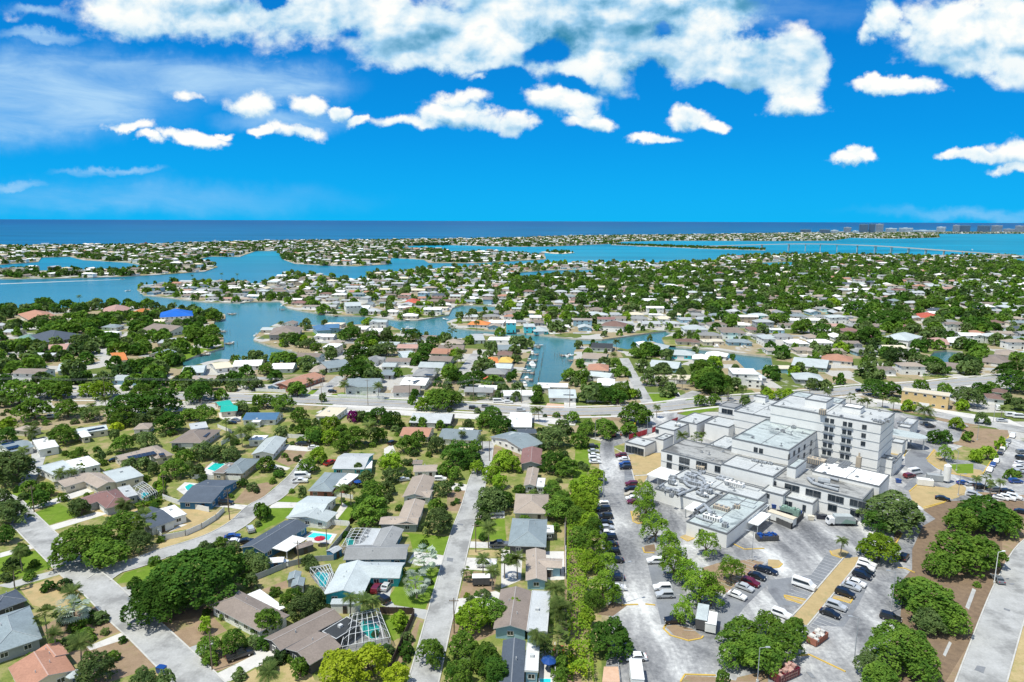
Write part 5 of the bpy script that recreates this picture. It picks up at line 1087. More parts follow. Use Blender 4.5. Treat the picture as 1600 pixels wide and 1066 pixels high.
for x_, ys in ((290, (300,405,505,605,700)), (515, (345,445,550,650,750))): hwin(H1, 'f', 'p', [(x_ - i * 9, y_) for i, y_ in enumerate(ys)], 1.25, 1.6, 1.9)
hwin(H1, 'f', 'p', [(725,380),(715,485),(708,587)], 1.4, 1.6)
hwin(H3, 'f', 'o', [(360,830)], 1.3, 1.7, 2.0); hwin(H3, 'r', 'o', [(740,910),(805,870),(865,830),(935,790),(1018,740),(1093,688),(855,925),(930,895),(1010,845),(1088,790)], 1.6, 1.9)
hwin(H5, 'f', 'n', [(690,760),(685,855),(1290,905)], 2.0, 2.2); hwin(H5, 'f', 'n', [(875,800),(870,895),(1090,852)], 1.9, 2.2, 2.2)
hwin(H5, 'f', 'q', [(1050,110),(1200,145),(1330,182),(1455,215)], 1.3, 1.6); hwin(H5, 'f', 'r', [(460,500),(725,567),(1007,637),(1285,700)], 2.2, 2.1, 2.5); hwin(H5, 'f', 'r', [(15,375),(160,410),(240,445)], 1.2, 1.6); hwin(H5, 'f', 'r', [(965,745),(1245,812)], 2.6, 2.3)
hwin(H14, 'f', 'n', [(1375,180),(1445,192)], 2.4, 2.2); hwin(H7d, 'f', 'r', [(160,600)], .9, 1.3); hwin(H7e, 'f', 'r', [(395,705),(440,715),(612,755)], .9, 2.2)
hwin(H8, 'f', 'n', [(180,655),(255,668),(330,690)], 2.6, 2.8); hwin(H7, 'f', 'q', [(760,900)], 1.2, 2.0); hwin(H10, 'f', 'n', [(535,430)], 1.4, 1.6)
# roof machinery: every unit a part of the hospital
def unit(cr, x, y, z, L_, W_, hh, kind=0):
    u_, v_ = loc_uv(G(cr, x, y, z + hh)); mb = MB(); mb.box(-L_/2, L_/2, -W_/2, W_/2, .25, hh, 0, True)
    mb.box(-L_/2 + .1, L_/2 - .1, -W_/2 + .1, W_/2 - .1, 0, .25, 1)
    nl = max(2, int(L_ / .7))
    for i in range(nl): mb.box(-L_/2 + (i + .2) * L_ / nl, -L_/2 + (i + .75) * L_ / nl, -W_/2 - .05, -W_/2, .4, hh - .2, 1)
    for i in range(max(1, int(L_ / 1.6))):
        cx_ = -L_/2 + .8 + i * 1.6; mb.tube((cx_, 0, hh), (cx_, 0, hh + .15), .55, .55, 10, 1)
    mb.build('roof_unit', [['roof_hosp_white', 'metal_grey', 'wall_tan'][kind], 'parapet'], hosp, (u_, v_, z + .12))
def duct(cr, s, z, r_=.45):
    p_ = [loc_uv(G(cr, *q, z + r_ * 2)) for q in pts(cr, s)]; mb = MB()
    for a, b in zip(p_[:-1], p_[1:]):
        mb.tube((a[0], a[1], r_ + .25), (b[0], b[1], r_ + .25), r_, r_, 8)
        for t in (.1, .5, .9): mb.box(a[0] + (b[0]-a[0]) * t - .08, a[0] + (b[0]-a[0]) * t + .08, a[1] + (b[1]-a[1]) * t - .5, a[1] + (b[1]-a[1]) * t + .5, 0, .3, 1)
    mb.build('duct', ['metal_grey', 'parapet'], hosp, (0, 0, z + .12))
for a_ in [('q',1180,265,4.35,6.5,2.2,1.6,0),('q',1060,215,4.35,5,4,.9,1),('q',1020,570,4.2,5,2,1.3,2),('q',905,690,4.2,5.5,1.8,1.5,0),('q',1065,780,4.2,1.6,1.4,1.5,1),('q',640,170,4.35,4,2.5,1.6,1),('q',570,230,4.35,4,2,1.5,1),('q',700,260,4.35,4.5,2.5,1.4,1),('q',400,235,4.35,2.4,1.6,1.8,1),
  ('q',330,340,4.0,3,1.6,1.3,1),('q',460,370,4.0,2.5,1.6,1.5,1),('q',830,350,4.35,4,1.8,1.4,1),('q',760,70,4.35,3,2,1.2,2),('q',1215,555,4.2,1.6,1.4,1.3,2),('q',780,130,4.35,2,1.6,1.2,1),('o',1090,935,7.4,6,3,2.2,2),('r',700,385,7.4,2,1.5,1,1),('o',800,525,13,1.6,1.4,1.2,1),('o',590,560,13,1,1,.6,1),('o',660,575,13,1.4,1,.7,1),('o',280,665,13,.8,.8,.6,1),('o',320,950,8.3,2.4,1.4,.9,1),('o',420,970,8.3,2.4,1.4,.9,1),('o',510,985,8.3,1.6,1.4,.9,1),
  ('n',790,335,5.9,2.2,1.5,1.1,0),('n',355,548,4,.8,.8,.5,1),('n',640,490,5.2,.7,.7,.5,1),('n',1005,278,5.9,.8,.8,.5,1),('n',1350,690,7,.9,.9,.6,1),('p',940,300,20.5,2.6,1.5,1.0,1),('p',1010,280,20.5,2,1.5,1.2,1),('p',870,290,20.5,2,1.5,.8,1),('p',205,160,20.5,2.2,2,2.2,2),('p',430,235,20.5,.8,.8,.5,1),('p',690,245,20.5,.8,.8,.5,1),('s',455,375,5,6,2,1.0,1),('p',1000,745,6.4,1,1,.6,1),('q',1555,160,7.4,.8,.8,.7,1),('r',115,315,7.4,.8,.8,.5,1),('r',1260,355,8.6,.7,.7,.5,1),('r',855,305,8.6,.7,.7,.5,1)]: unit(*a_)
for cr_, s_, z_, r_ in [('q','520 220 600 300 700 340',4.35,.5),('q','680 180 800 240 820 300',4.35,.5),('q','560 190 640 240 760 280 800 320',4.35,.6),('q','640 130 720 150 800 220',4.35,.4),('q','690 610 800 540 900 640',4.2,.5),('q','740 640 840 580 880 660',4.2,.5),('q','700 690 800 730 900 760',4.2,.4),('q','300 370 420 350 520 400',4.0,.4),('q','540 400 700 340 780 330',4.0,.4),('q','740 380 860 300',4.35,.6),('r','660 370 720 430 850 470 1040 520',7.4,.55),('r','790 375 940 400',7.4,1.1),('r','940 370 1040 400',7.4,.5),('r','860 450 1050 480',7.4,.4),('q','860 380 1040 440',4.3,.25)]: duct(cr_, s_, z_, r_)
rr0 = random.Random(11)
for _ in range(16):
    x_, y_ = rr0.uniform(230, 820), rr0.uniform(170, 480)
    if y_ > 250 + (x_ - 230) * .3 + 150: continue
    duct('q', '%d %d %d %d' % (x_, y_, x_ + rr0.choice((60, 90, 40)), y_ + rr0.choice((-45, 18, 25))), 4.35, rr0.uniform(.2, .5))
for _ in range(12): unit('q', rr0.uniform(300, 1250), rr0.uniform(190, 420), 4.35, rr0.uniform(1, 2.4), rr0.uniform(.9, 1.6), rr0.uniform(.6, 1.4), rr0.choice((1, 1, 0)))
for bi, (u0, u1, v0, v1, zt) in enumerate(list(BK)):
    A0 = (u1 - u0) * (v1 - v0)
    for _ in range(int(min(6, A0 / 90))):
        x_, y_ = rr0.uniform(u0 + 1, u1 - 1), rr0.uniform(v0 + 1, v1 - 1)
        if any(b[0] < x_ < b[1] and b[2] < y_ < b[3] and b[4] > zt + .5 for b in BK): continue
        mb = MB(); h_ = rr0.uniform(.4, 1.1); mb.tube((0, 0, 0), (0, 0, h_), .16, .16, 7); mb.tube((0, 0, h_), (0, 0, h_ + .18), .3, .22, 7, 1); mb.box(-.5, .5, -.5, .5, 0, .1, 1); mb.build('roof_vent', ['metal_grey', 'parapet'], hosp, (x_, y_, zt + .12))
    if A0 > 250:
        for _ in range(2):
            x_, y_ = rr0.uniform(u0 + 2, u1 - 6), rr0.uniform(v0 + 1.5, v1 - 2); L_ = rr0.uniform(4, min(14, u1 - x_ - 1)); mb = MB(); mb.tube((0, 0, .2), (L_, 0, .2), .09, .09, 5); mb.tube((L_, 0, .2), (L_, min(2.5, v1 - y_ - 1), .2), .09, .09, 5)
            for k in range(int(L_ / 1.5)): mb.box(k * 1.5, k * 1.5 + .15, -.2, .2, 0, .12)
            if not any(b[0] < x_ + L_ and x_ < b[1] and b[2] < y_ < b[3] and b[4] > zt + .5 for b in BK): mb.build('roof_pipe', 'metal_grey', hosp, (x_, y_, zt + .12))
def canopy(c1, c2, c3, z, mat='roof_hosp_white', label='canopy', th=.3):
    A_, B2, C2 = [loc_uv(G(c[0], c[1], c[2], z)) for c in (c1, c2, c3)]; u0, u1 = sorted((A_[0], (B2[0] + C2[0]) / 2)); v0, v1 = sorted(((A_[1] + B2[1]) / 2, C2[1])); mb = MB()
    mb.box(u0, u1, v0, v1, z - th, z, 0, True); n_ = max(2, int((u1 - u0) / 4) + 1)
    for i in range(n_):
        for v_ in (v0 + .3, v1 - .3): uu = u0 + .3 + (u1 - u0 - .6) * i / (n_ - 1); mb.box(uu - .12, uu + .12, v_ - .12, v_ + .12, 0, z - th, 1)
    mb.build('canopy', [mat, 'wall_grey'], hosp)
canopy(('q',85,168), ('q',345,240), ('q',540,150), 3.3); canopy(('q',470,475), ('q',640,525), ('q',800,520), 3.0); canopy(('q',560,590), ('q',660,625), ('q',825,535), 3.4); canopy(('R',1162,815), ('r',50,960), ('r',200,830), 3.2); canopy(('r',0,780), ('r',60,800), ('r',200,715), 3.3, 'roof_hosp')
# rounded entrance canopy
u0_, v0_ = loc_uv(G('s', 320, 455, 5)); u1_, v1_ = loc_uv(G('s', 600, 500, 5)); mb = MB(); pr_ = []
ce = loc_uv(G('s', 500, 490, 5.2)); rr_ = abs(loc_uv(G('s', 690, 500, 5.2))[0] - ce[0])
arc = [(ce[0] + rr_ * math.cos(t), ce[1] + rr_ * .75 * math.sin(t)) for t in np.linspace(-math.pi / 2, math.pi / 2, 14)] + [(ce[0] - 17, ce[1] + rr_ * .75), (ce[0] - 17, ce[1] - rr_ * .75)]
mb.poly([(a, b, 5.3) for a, b in arc]); mb.poly([(a, b, 4.5) for a, b in arc][::-1])
for k in range(len(arc)): a, b = arc[k], arc[(k + 1) % len(arc)]; mb.poly([(a[0], a[1], 4.5), (b[0], b[1], 4.5), (b[0], b[1], 5.3), (a[0], a[1], 5.3)], 1)
for k in (0, 6, 13): mb.tube((ce[0] + (arc[k][0] - ce[0]) * .85, ce[1] + (arc[k][1] - ce[1]) * .85, 0), (ce[0] + (arc[k][0] - ce[0]) * .85, ce[1] + (arc[k][1] - ce[1]) * .85, 4.5), .35, .35, 10, 1)
mb.build('entrance_canopy', ['roof_hosp_aqua', 'hwall'], hosp)
block(('s',320,560), ('s',400,590), ('s',500,560), 4.3, wall='hwall', band=False)
block(('s',385,415), ('s',500,440), ('s',590,355), 5.0, roof='roof_hosp', band=False)
tag(hosp, 'large white multi-wing hospital with a six-storey block and cluttered flat roofs', 'hospital')
for b_ in BK:
    w_ = Vector((Z0.x, Z0.y, 0)) + hux * (b_[0] + b_[1]) / 2 + huy * (b_[2] + b_[3]) / 2; OCC.append((w_.x, w_.y, math.hypot(b_[1] - b_[0], b_[3] - b_[2]) / 2))
# skylights on the low white roof, chimney, outside stair
mb = MB()
for cr_, xs in (('r', ((905,160),(935,165),(965,170),(995,175))), ('r', ((1075,205),(1105,212),(1135,218),(1165,224)))):
    for q in xs:
        a = loc_uv(G(cr_, q[0], q[1], 8.7)); mb.box(a[0] - .35, a[0] + .35, a[1] - 4, a[1] + 4, 8.72, 9.0)
mb.build('skylight', 'parapet', hosp)
a = loc_uv(G('p', 655, 800, 9)); mb = MB(); mb.box(a[0] - .8, a[0] + .8, a[1] - .8, a[1] + .8, 0, 10.5); mb.tube((a[0], a[1], 10.5), (a[0], a[1], 12), .35, .3, 8); mb.build('chimney', 'wall_tan', hosp)

def bannerfence(cr, s, parts, hh, label):
    p_ = [G(cr, *q) for q in pts(cr, s)]; c = p_[0]; e = empty('screened_fence', (c.x, c.y, 0))
    for (a, b), mt in zip(zip(p_[:-1], p_[1:]), parts):
        a, b = a - c, b - c; d = (b - a).normalized(); nn = Vector((-d.y, d.x, 0)) * .04; mb = MB(); q = [a - nn, b - nn, b + nn, a + nn]; mb.v += [(v.x, v.y, .1) for v in q] + [(v.x, v.y, hh) for v in q]
        for f in ((4,5,6,7),(0,1,5,4),(1,2,6,5),(2,3,7,6),(3,0,4,7)): mb.f.append(f); mb.m.append(0)
        mb.build('fence_screen', mt, e); pb = MB(); L_ = (b - a).length
        for i in range(int(L_ / 3) + 1): q = a + d * min(L_, i * 3); pb.tube((q.x, q.y, 0), (q.x, q.y, hh + .1), .05, .05, 6)
        pb.build('fence_post', 'metal_grey', e)
    tag(e, label, 'fence')
bannerfence('n', '178 545 412 470 468 455 520 430 635 378 790 318', ('wall_red', 'wall_white', 'wall_red', 'wall_red', 'wall_red'), 2.5, 'tall red and white screened fence behind the hospital')
mb = MB(); c_ = G('n', 300, 560)
sheet('paved_yard', [G('n', *q) for q in pts('n', '180 560 420 480 640 390 560 420 700 470 420 520 300 530')], .09, 'drive')

# ------------------------------------------------------------------ vehicles
def carset(kind):
    """profiles in metres: length along x, front at +x; returns list of (name, mesh)"""
    spec = dict(sedan=(4.7, 1.82, 1.45, [(-2.35,.35),(-2.33,.85),(-1.75,.95),(-1.15,1.40),(.35,1.45),(1.05,.98),(2.15,.80),(2.35,.60),(2.35,.32)], (-1.15,.35,-1.72,1.02,.97,1.40)),
      suv=(4.7, 1.9, 1.72, [(-2.35,.4),(-2.35,1.0),(-2.15,1.62),(-1.9,1.72),(.45,1.72),(1.15,1.12),(2.2,.98),(2.35,.7),(2.35,.38)], (-1.95,.42,-2.22,1.08,1.10,1.67)),
      pickup=(5.7, 1.98, 1.82, [(-2.85,.5),(-2.85,1.05),(-.75,1.05),(-.65,1.78),(.75,1.82),(1.4,1.18),(2.7,1.08),(2.85,.8),(2.85,.45)], (-.60,.72,-.68,1.34,1.14,1.76)),
      van=(5.9, 2.05, 2.35, [(-2.95,.45),(-2.95,2.25),(-2.8,2.35),(1.3,2.35),(2.05,1.45),(2.85,1.15),(2.95,.8),(2.95,.4)], (-2.7,1.25,-2.88,1.98,1.42,2.15)))[kind]
    L_, W_, hh, prof, (gx0, gx1, gx2, gx3, gz0, gz1) = spec; a = W_ / 2; out = []
    mb = MB(); n = len(prof)
    for sy in (-1, 1):      # body with tumblehome: upper points pulled in
        for (x_, z_) in prof: mb.v.append((x_, sy * (a - max(0, (z_ - gz0)) * .24), z_))
    for k in range(n):
        k2 = (k + 1) % n; mb.f.append((k, n + k, n + k2, k2)); mb.m.append(0)
    for i in range(1, n - 1): mb.f += [(0, i, i + 1), (n, n + i + 1, n + i)]; mb.m += [0, 0]
    me = mb.mesh('body', ['paint_white']); bm = bmesh.new(); bm.from_mesh(me); bmesh.ops.recalc_face_normals(bm, faces=bm.faces); bm.to_mesh(me); bm.free(); out.append(('body', me, (0, 0, 0)))
    def yw(z_): return a - max(0, z_ - gz0) * .24
    mb = MB()
    for s_ in (-1, 1):
        x0, x1, x2, x3 = gx0 + .1, gx1, gx2 * .95 + .1, gx3 - .15
        q = [(x2, s_ * (yw(gz0 + .05) + .015), gz0 + .05), (x3, s_ * (yw(gz0 + .05) + .015), gz0 + .05), (x1, s_ * (yw(gz1 - .06) + .015), gz1 - .06), (x0, s_ * (yw(gz1 - .06) + .015), gz1 - .06)]
        mb = MB(); mb.poly(q if s_ < 0 else q[::-1]); out.append(('side_window', mb.mesh('side_window', ['glass']), (0, 0, 0)))
    mb = MB(); up = .02
    mb.poly([(gx3 + up, -yw(gz0) + .1, gz0 + .03), (gx3 + up, yw(gz0) - .1, gz0 + .03), (gx1 + up, yw(gz1) - .06, gz1), (gx1 + up, -yw(gz1) + .06, gz1)]); out.append(('windscreen', mb.mesh('windscreen', ['glass']), (0, 0, 0))); mb = MB()
    mb.poly([(gx2 - up, yw(gz0) - .1, gz0 + .05), (gx2 - up, -yw(gz0) + .1, gz0 + .05), (gx0 - up, -yw(gz1) + .06, gz1 - .02), (gx0 - up, yw(gz1) - .06, gz1 - .02)]); out.append(('rear_window', mb.mesh('rear_window', ['glass']), (0, 0, 0)))
    if kind == 'pickup':
        mb = MB(); mb.box(-2.72, -.82, -.82, .82, 1.055, 1.07, 0); out.append(('bed', mb.mesh('bed', ['rubber']), (0, 0, 0)))
    mb = MB(); mb.tube((0, -.12, 0), (0, .12, 0), .34, .34, 14, 0); mb.tube((0, -.125, 0), (0, -.13, 0), .2, .2, 10, 1); mb.tube((0, .125, 0), (0, .13, 0), .2, .2, 10, 1); wm = mb.mesh('wheel', ['rubber', 'chrome'])
    for x_ in (-L_ * .30, L_ * .31):
        for s_ in (-1, 1): out.append(('wheel', wm, (x_, s_ * (a - .10), .34)))
    mb = MB(); mb.box(L_/2 - .1, L_/2 + .02, -.17, .17, -.07, .07); hm = mb.mesh('headlight', ['trim']); mb = MB(); mb.box(-L_/2 - .02, -L_/2 + .1, -.15, .15, -.08, .08); tm = mb.mesh('tail_light', ['wall_red'])
    for s_ in (-1, 1): out.append(('headlight', hm, (0, s_ * (a - .28), .72))); out.append(('tail_light', tm, (0, s_ * (a - .28), .85)))
    return out
CS = {k: carset(k) for k in ('sedan', 'suv', 'pickup', 'van')}
CARS = []
NICE = dict(navy='navy blue', beige='beige')
def car(cr, x, y, kind, col, ang, where, lift=0.1):
    w_ = G(cr, x, y, .7); e = empty({'sedan': 'car', 'suv': 'car', 'pickup': 'pickup_truck', 'van': 'van'}[kind], (w_.x, w_.y, lift), ang); e.rotation_euler[2] = ang
    dist = w_.length
    for nm, me, lc in CS[kind]:
        if dist > 330 and nm in ('headlight', 'tail_light'): continue
        o = link(nm, me, e, lc)
        if nm == 'body': omat(o, 'paint_' + col)
    CARS.append([e, col, kind, where]); OCC.append((w_.x, w_.y, 2.5)); return e
def dirpx(cr, x0, y0, x1, y1): a, b = G(cr, x0, y0), G(cr, x1, y1); return math.atan2(b.y - a.y, b.x - a.x)
AX = dirpx('R', 1000, 900, 1020, 900) ; ST = dirpx('d', 415, 380, 192, 640) + R(90); STR = dirpx('R', 668, 1040, 722, 830)
LC = 'in the left column of the car park'
for x, y, k, c in [(500,78,'suv','white'),(508,104,'suv','navy'),(520,146,'suv','black'),(522,180,'sedan','black'),(525,206,'sedan','silver'),(528,236,'sedan','white'),(538,262,'suv','navy'),(545,300,'sedan','black'),(553,342,'suv','black'),(575,388,'sedan','black'),(578,486,'sedan','navy'),(585,540,'sedan','white')]: car('c', x, y, k, c, R(3) + (math.pi if x % 3 else 0), LC)
for x, y, k, c in [(200,362,'suv','navy'),(208,415,'sedan','silver'),(214,465,'sedan','white'),(218,505,'suv','white'),(225,545,'sedan','white')]: car('t', x, y, k, c, R(4), 'at the top of the left lot column')
for x, y, k, c in [(535,470,'suv','maroon'),(570,512,'sedan','white'),(580,575,'suv','blue'),(588,612,'suv','navy'),(660,808,'suv','maroon'),(650,875,'suv','black'),(655,935,'suv','beige'),(670,975,'sedan','white'),(685,1018,'sedan','maroon')]: car('t', x, y, k, c, R(4) + math.pi, 'beside the golden grass patch left of the hospital')
for x, y, k, c in [(795,392,'suv','white'),(835,540,'suv','white'),(848,580,'suv','silver'),(900,722,'suv','black'),(688,925,'sedan','white')]: car('c', x, y, k, c, R(3) + math.pi, 'in the second column of the car park under airy trees')
for x, y, k, c in [(1392,438,'sedan','navy'),(1360,476,'sedan','black'),(1325,512,'suv','maroon'),(1292,537,'sedan','silver'),(1250,582,'sedan','white')]: car('c', x, y, k, c, ST, 'in the slanting row right of the airy trees')
for x, y, k, c in [(550,408,'suv','white'),(540,430,'suv','white'),(540,452,'sedan','navy'),(522,472,'suv','navy'),(490,512,'sedan','white'),(462,532,'sedan','silver'),(428,572,'suv','black'),(380,642,'suv','silver'),(345,682,'sedan','black')]: car('d', x, y, k, c, ST, 'along the right side of the dry grass median')
car('d', 200, 527, 'van', 'white', ST, 'standing left of the dry grass median'); car('d', 75, 687, 'suv', 'white', ST, 'by the lower end of the dry grass median')
car('d', 755, 370, 'suv', 'black', ST + R(90), 'driving in the aisle below the large greyish oak'); car('d', 680, 706, 'suv', 'black', ST + R(8), 'parked below the oaks of the right aisle'); car('d', 970, 45, 'sedan', 'black', ST + R(10), 'turning beside the golden grass corner'); car('d', 1275, 492, 'sedan', 'grey', R(80), 'hidden by the oak next to the light right-hand street'); car('d', 5, 445, 'sedan', 'navy', ST, 'beside the small oval island')
for x, y, k, c in [(1292,40,'sedan','white'),(1330,42,'suv','white'),(1365,36,'suv','white'),(1145,25,'suv','silver'),(1412,120,'sedan','navy')]: car('d', x, y, k, c, ST, 'in the row under the far right palms')
for x, y, k, c in [(1358,430,'suv','white'),(1333,460,'sedan','grey'),(1318,483,'sedan','silver'),(1302,503,'sedan','white'),(1290,522,'suv','navy'),(1268,566,'sedan','white'),(1250,588,'sedan','blue'),(1232,616,'sedan','white')]: car('i', x, y, k, c, dirpx('i', 1358, 430, 1232, 616), 'along the kerb of the upper right parking aisle')
for x, y, k, c in [(1412,520,'suv','grey'),(1410,552,'suv','black'),(1402,582,'sedan','white'),(1396,606,'suv','white'),(1390,628,'sedan','silver'),(1375,682,'suv','blue')]: car('i', x, y, k, c, R(0), 'in the rows at the far right edge')
for x, y, k, c in [(1086,690,'sedan','blue'),(1130,697,'sedan','silver'),(1180,712,'suv','black'),(1270,728,'suv','grey'),(1325,735,'sedan','navy')]: car('i', x, y, k, c, ST + R(40), 'in the row beside the cluster of palms')
for x, y, k, c, a in [(872,362,'suv','grey',.2),(900,376,'suv','navy',.2),(1080,376,'suv','white',.2)]: car('i', x, y, k, c, a, 'in the small lot behind the round entrance canopy')
car('i', 785, 652, 'suv', 'maroon', ST + R(60), 'at the service lane behind the hospital annex'); car('i', 815, 632, 'van', 'white', ST + R(60), 'at the service lane behind the hospital annex')
car('i', 1298, 346, 'suv', 'silver', R(-12), 'driving on the frontage road, right'); car('i', 1355, 318, 'van', 'white', R(-12), 'parked by the right frontage road'); car('i', 1395, 325, 'van', 'white', R(-12), 'parked further right by the frontage road'); car('i', 1275, 278, 'van', 'white', R(60), 'outside the brown-roofed low building'); car('i', 510, 180, 'suv', 'navy', R(10), 'on the main road behind the hospital')
DV = 'in a driveway '
for cr_, x, y, k, c, a, wh in [('a',1330,912,'pickup','black',R(35),'in the dirt drive at the lower left'),('a',1290,256,'sedan','blue',R(15),'parked near the side street bend'),('a',1366,282,'sedan','navy',R(15),'parked by the white car at the side street bend'),('a',1390,216,'suv','silver',R(120),'parked on the side street'),('a',1302,284,'sedan','white',R(5),'in the drive at the side street bend'),
  ('b',670,545,'suv','maroon',R(80),'in front of the teal house'),('b',725,530,'sedan','silver',R(75),'under a cover in front of the teal house'),('b',700,605,'suv','black',R(140),'in front of the teal house'),('b',1340,125,'sedan','white',R(2),'across the street from the brown house'),('b',1350,300,'pickup','grey',R(2),'in the drive right of the centre street'),('b',1280,412,'pickup','white',R(2),'in the wide white drive right of the centre street'),('b',120,412,'van','white',R(10),'behind the long grey fence'),
  ('f',365,300,'sedan','grey',R(-20),'on the open drive by the solar blue roof'),('f',330,322,'sedan','black',R(0),'on the open drive by the solar blue roof'),('f',405,255,'suv','black',R(30),'on the open drive by the solar blue roof'),('f',905,497,'sedan','black',R(0),'by the white fence of the corner lawn'),('f',945,500,'suv','black',R(5),'by the white fence of the corner lawn'),('f',1010,527,'sedan','white',R(10),'on the corner drive'),('f',1150,657,'pickup','red',R(60),'beside the lime tree at the dead end'),('f',660,688,'sedan','white',R(150),'in the pool house drive'),('f',285,990,'suv','black',R(5),'in the drive of the slate gable'),('f',900,808,'pickup','white',R(5),'in the drive left of the brick house'),('f',920,770,'van','white',R(5),'in the drive left of the brick house'),
  ('g',745,198,'suv','black',R(-4),'driving on the main road, centre'),('g',850,187,'suv','grey',R(-4),'driving on the main road, centre'),('g',1140,217,'suv','silver',R(-4),'driving on the main road, centre'),('g',955,147,'van','white',R(0),'parked on the verge beyond the main road'),('g',1037,152,'suv','white',R(0),'parked on the verge beyond the main road'),('g',470,792,'suv','white',R(0),'by the middle tan house'),('g',70,490,'suv','black',R(60),'in the drive by the orange-tan tiled roof'),('g',160,795,'sedan','silver',R(20),'left of the middle tan house'),
  ('h',555,202,'sedan','black',R(110),'in the drive between the two bright lawns'),('e',430,272,'suv','white',R(10),'under the left trees'),('e',680,92,'sedan','grey',R(0),'on the main road at the left'),('e',960,632,'sedan','black',R(30),'beside the long solar house'),('y',1170,702,'suv','black',R(0),'beside the street corner verge'),('y',590,790,'sedan','grey',R(0),'on the main road below the salmon roof')]: car(cr_, x, y, k, c, a, wh)

# special vehicles
def place(name, cr, x, y, ang, z=.05): w_ = G(cr, x, y, 1.0); OCC.append((w_.x, w_.y, 4)); return empty(name, (w_.x, w_.y, z), ang)
def wheels(e, xs, a, r_=.5):
    mb = MB(); mb.tube((0, -.15, 0), (0, .15, 0), r_, r_, 14); mb.tube((0, -.16, 0), (0, -.17, 0), r_ * .55, r_ * .55, 8, 1); wm = mb.mesh('wheel', ['rubber', 'chrome'])
    for x_ in xs:
        for s_ in (-1, 1): link('wheel', wm, e, (x_, s_ * a, r_))
e = place('garbage_truck', 'r', 1060, 925, R(-5)); e.rotation_euler[2] = R(178)
mb = MB(); mb.prism([(-4.4,.9),(-4.4,2.2),(-3.4,3.3),(2.0,3.3),(2.0,.9)], 'y', -1.2, 1.2); mb.prism([(-4.41,.95),(-4.41,1.6),(-1.2,2.4),(.2,.95)], 'y', -1.22, 1.22, 1); mb.build('hopper_body', ['roof_bluewhite', 'wall_green'], e)
mb = MB(); mb.prism([(2.15,.6),(2.15,2.6),(3.5,2.6),(4.1,1.7),(4.2,.6)], 'y', -1.15, 1.15); mb.build('cab', 'paint_white', e); mb = MB(); mb.poly([(3.55,-.95,2.5),(3.55,.95,2.5),(4.12,.95,1.75),(4.12,-.95,1.75)][::-1]); mb.build('windscreen', 'glass', e); mb = MB(); mb.box(-5.0,-4.45,-1.1,1.1,.8,1.8,0,True); mb.build('tailgate', 'paint_navy', e)
mb = MB(); mb.box(-4.4,3.9,-.5,.5,.55,.88,0,True); mb.build('chassis','rubber',e); wheels(e, (-3.2, -2.0, 3.0), 1.0); tag(e, 'white and green refuse truck parked beside the hospital service wall', 'truck')
def trailer(cr, x, y, ang, L_, W_, hh, mat, label, wall='wall_white', cat='trailer', name='cargo_trailer'):
    e = place(name, cr, x, y, ang); mb = MB(); mb.box(-L_/2, L_/2, -W_/2, W_/2, .5, hh, 0, True)
    for i in range(int(L_)): mb.box(-L_/2 + i + .1, -L_/2 + i + .18, -W_/2 - .03, W_/2 + .03, .5, hh - .05, 0)
    mb.build('box_body', mat, e); mb = MB(); mb.box(-L_/2 - .06, L_/2 + .06, -W_/2 - .06, W_/2 + .06, hh, hh + .1); mb.build('roof', wall, e); mb = MB(); mb.box(L_/2, L_/2 + 1.2, -.06, .06, .45, .55, 0, True); mb.build('tow_bar', 'rubber', e)
    wheels(e, (-.6, .4), W_ / 2 - .1, .33); tag(e, label, cat); return e
trailer('c', 1105, 745, R(70), 5.4, 2.4, 2.6, 'wall_white', 'white box trailer beside the blue-grey shed in the car park')
trailer('c', 1055, 720, R(70), 7.0, 2.5, 3.0, 'wall_dark', 'dark container with pale blue top beside the white trailer', 'roof_bluewhite', 'container', 'shipping_container')
trailer('b', 1250, 505, R(2), 4.6, 2.2, 2.4, 'wall_dark', 'black cargo trailer with a white roof on the dirt yard', 'trim')
trailer('c', 690, 1045, R(85), 6.5, 2.5, 3.1, 'wall_white', 'white box truck body cut off by the bottom edge of the car park', 'trim', 'truck', 'box_truck')
trailer('r', 330, 900, dirpx('r', 200, 870, 470, 960), 8.5, 2.5, 2.8, 'wall_white', 'long white refuse compactor box in the fenced hospital yard', 'roof_cream', 'compactor', 'compactor')
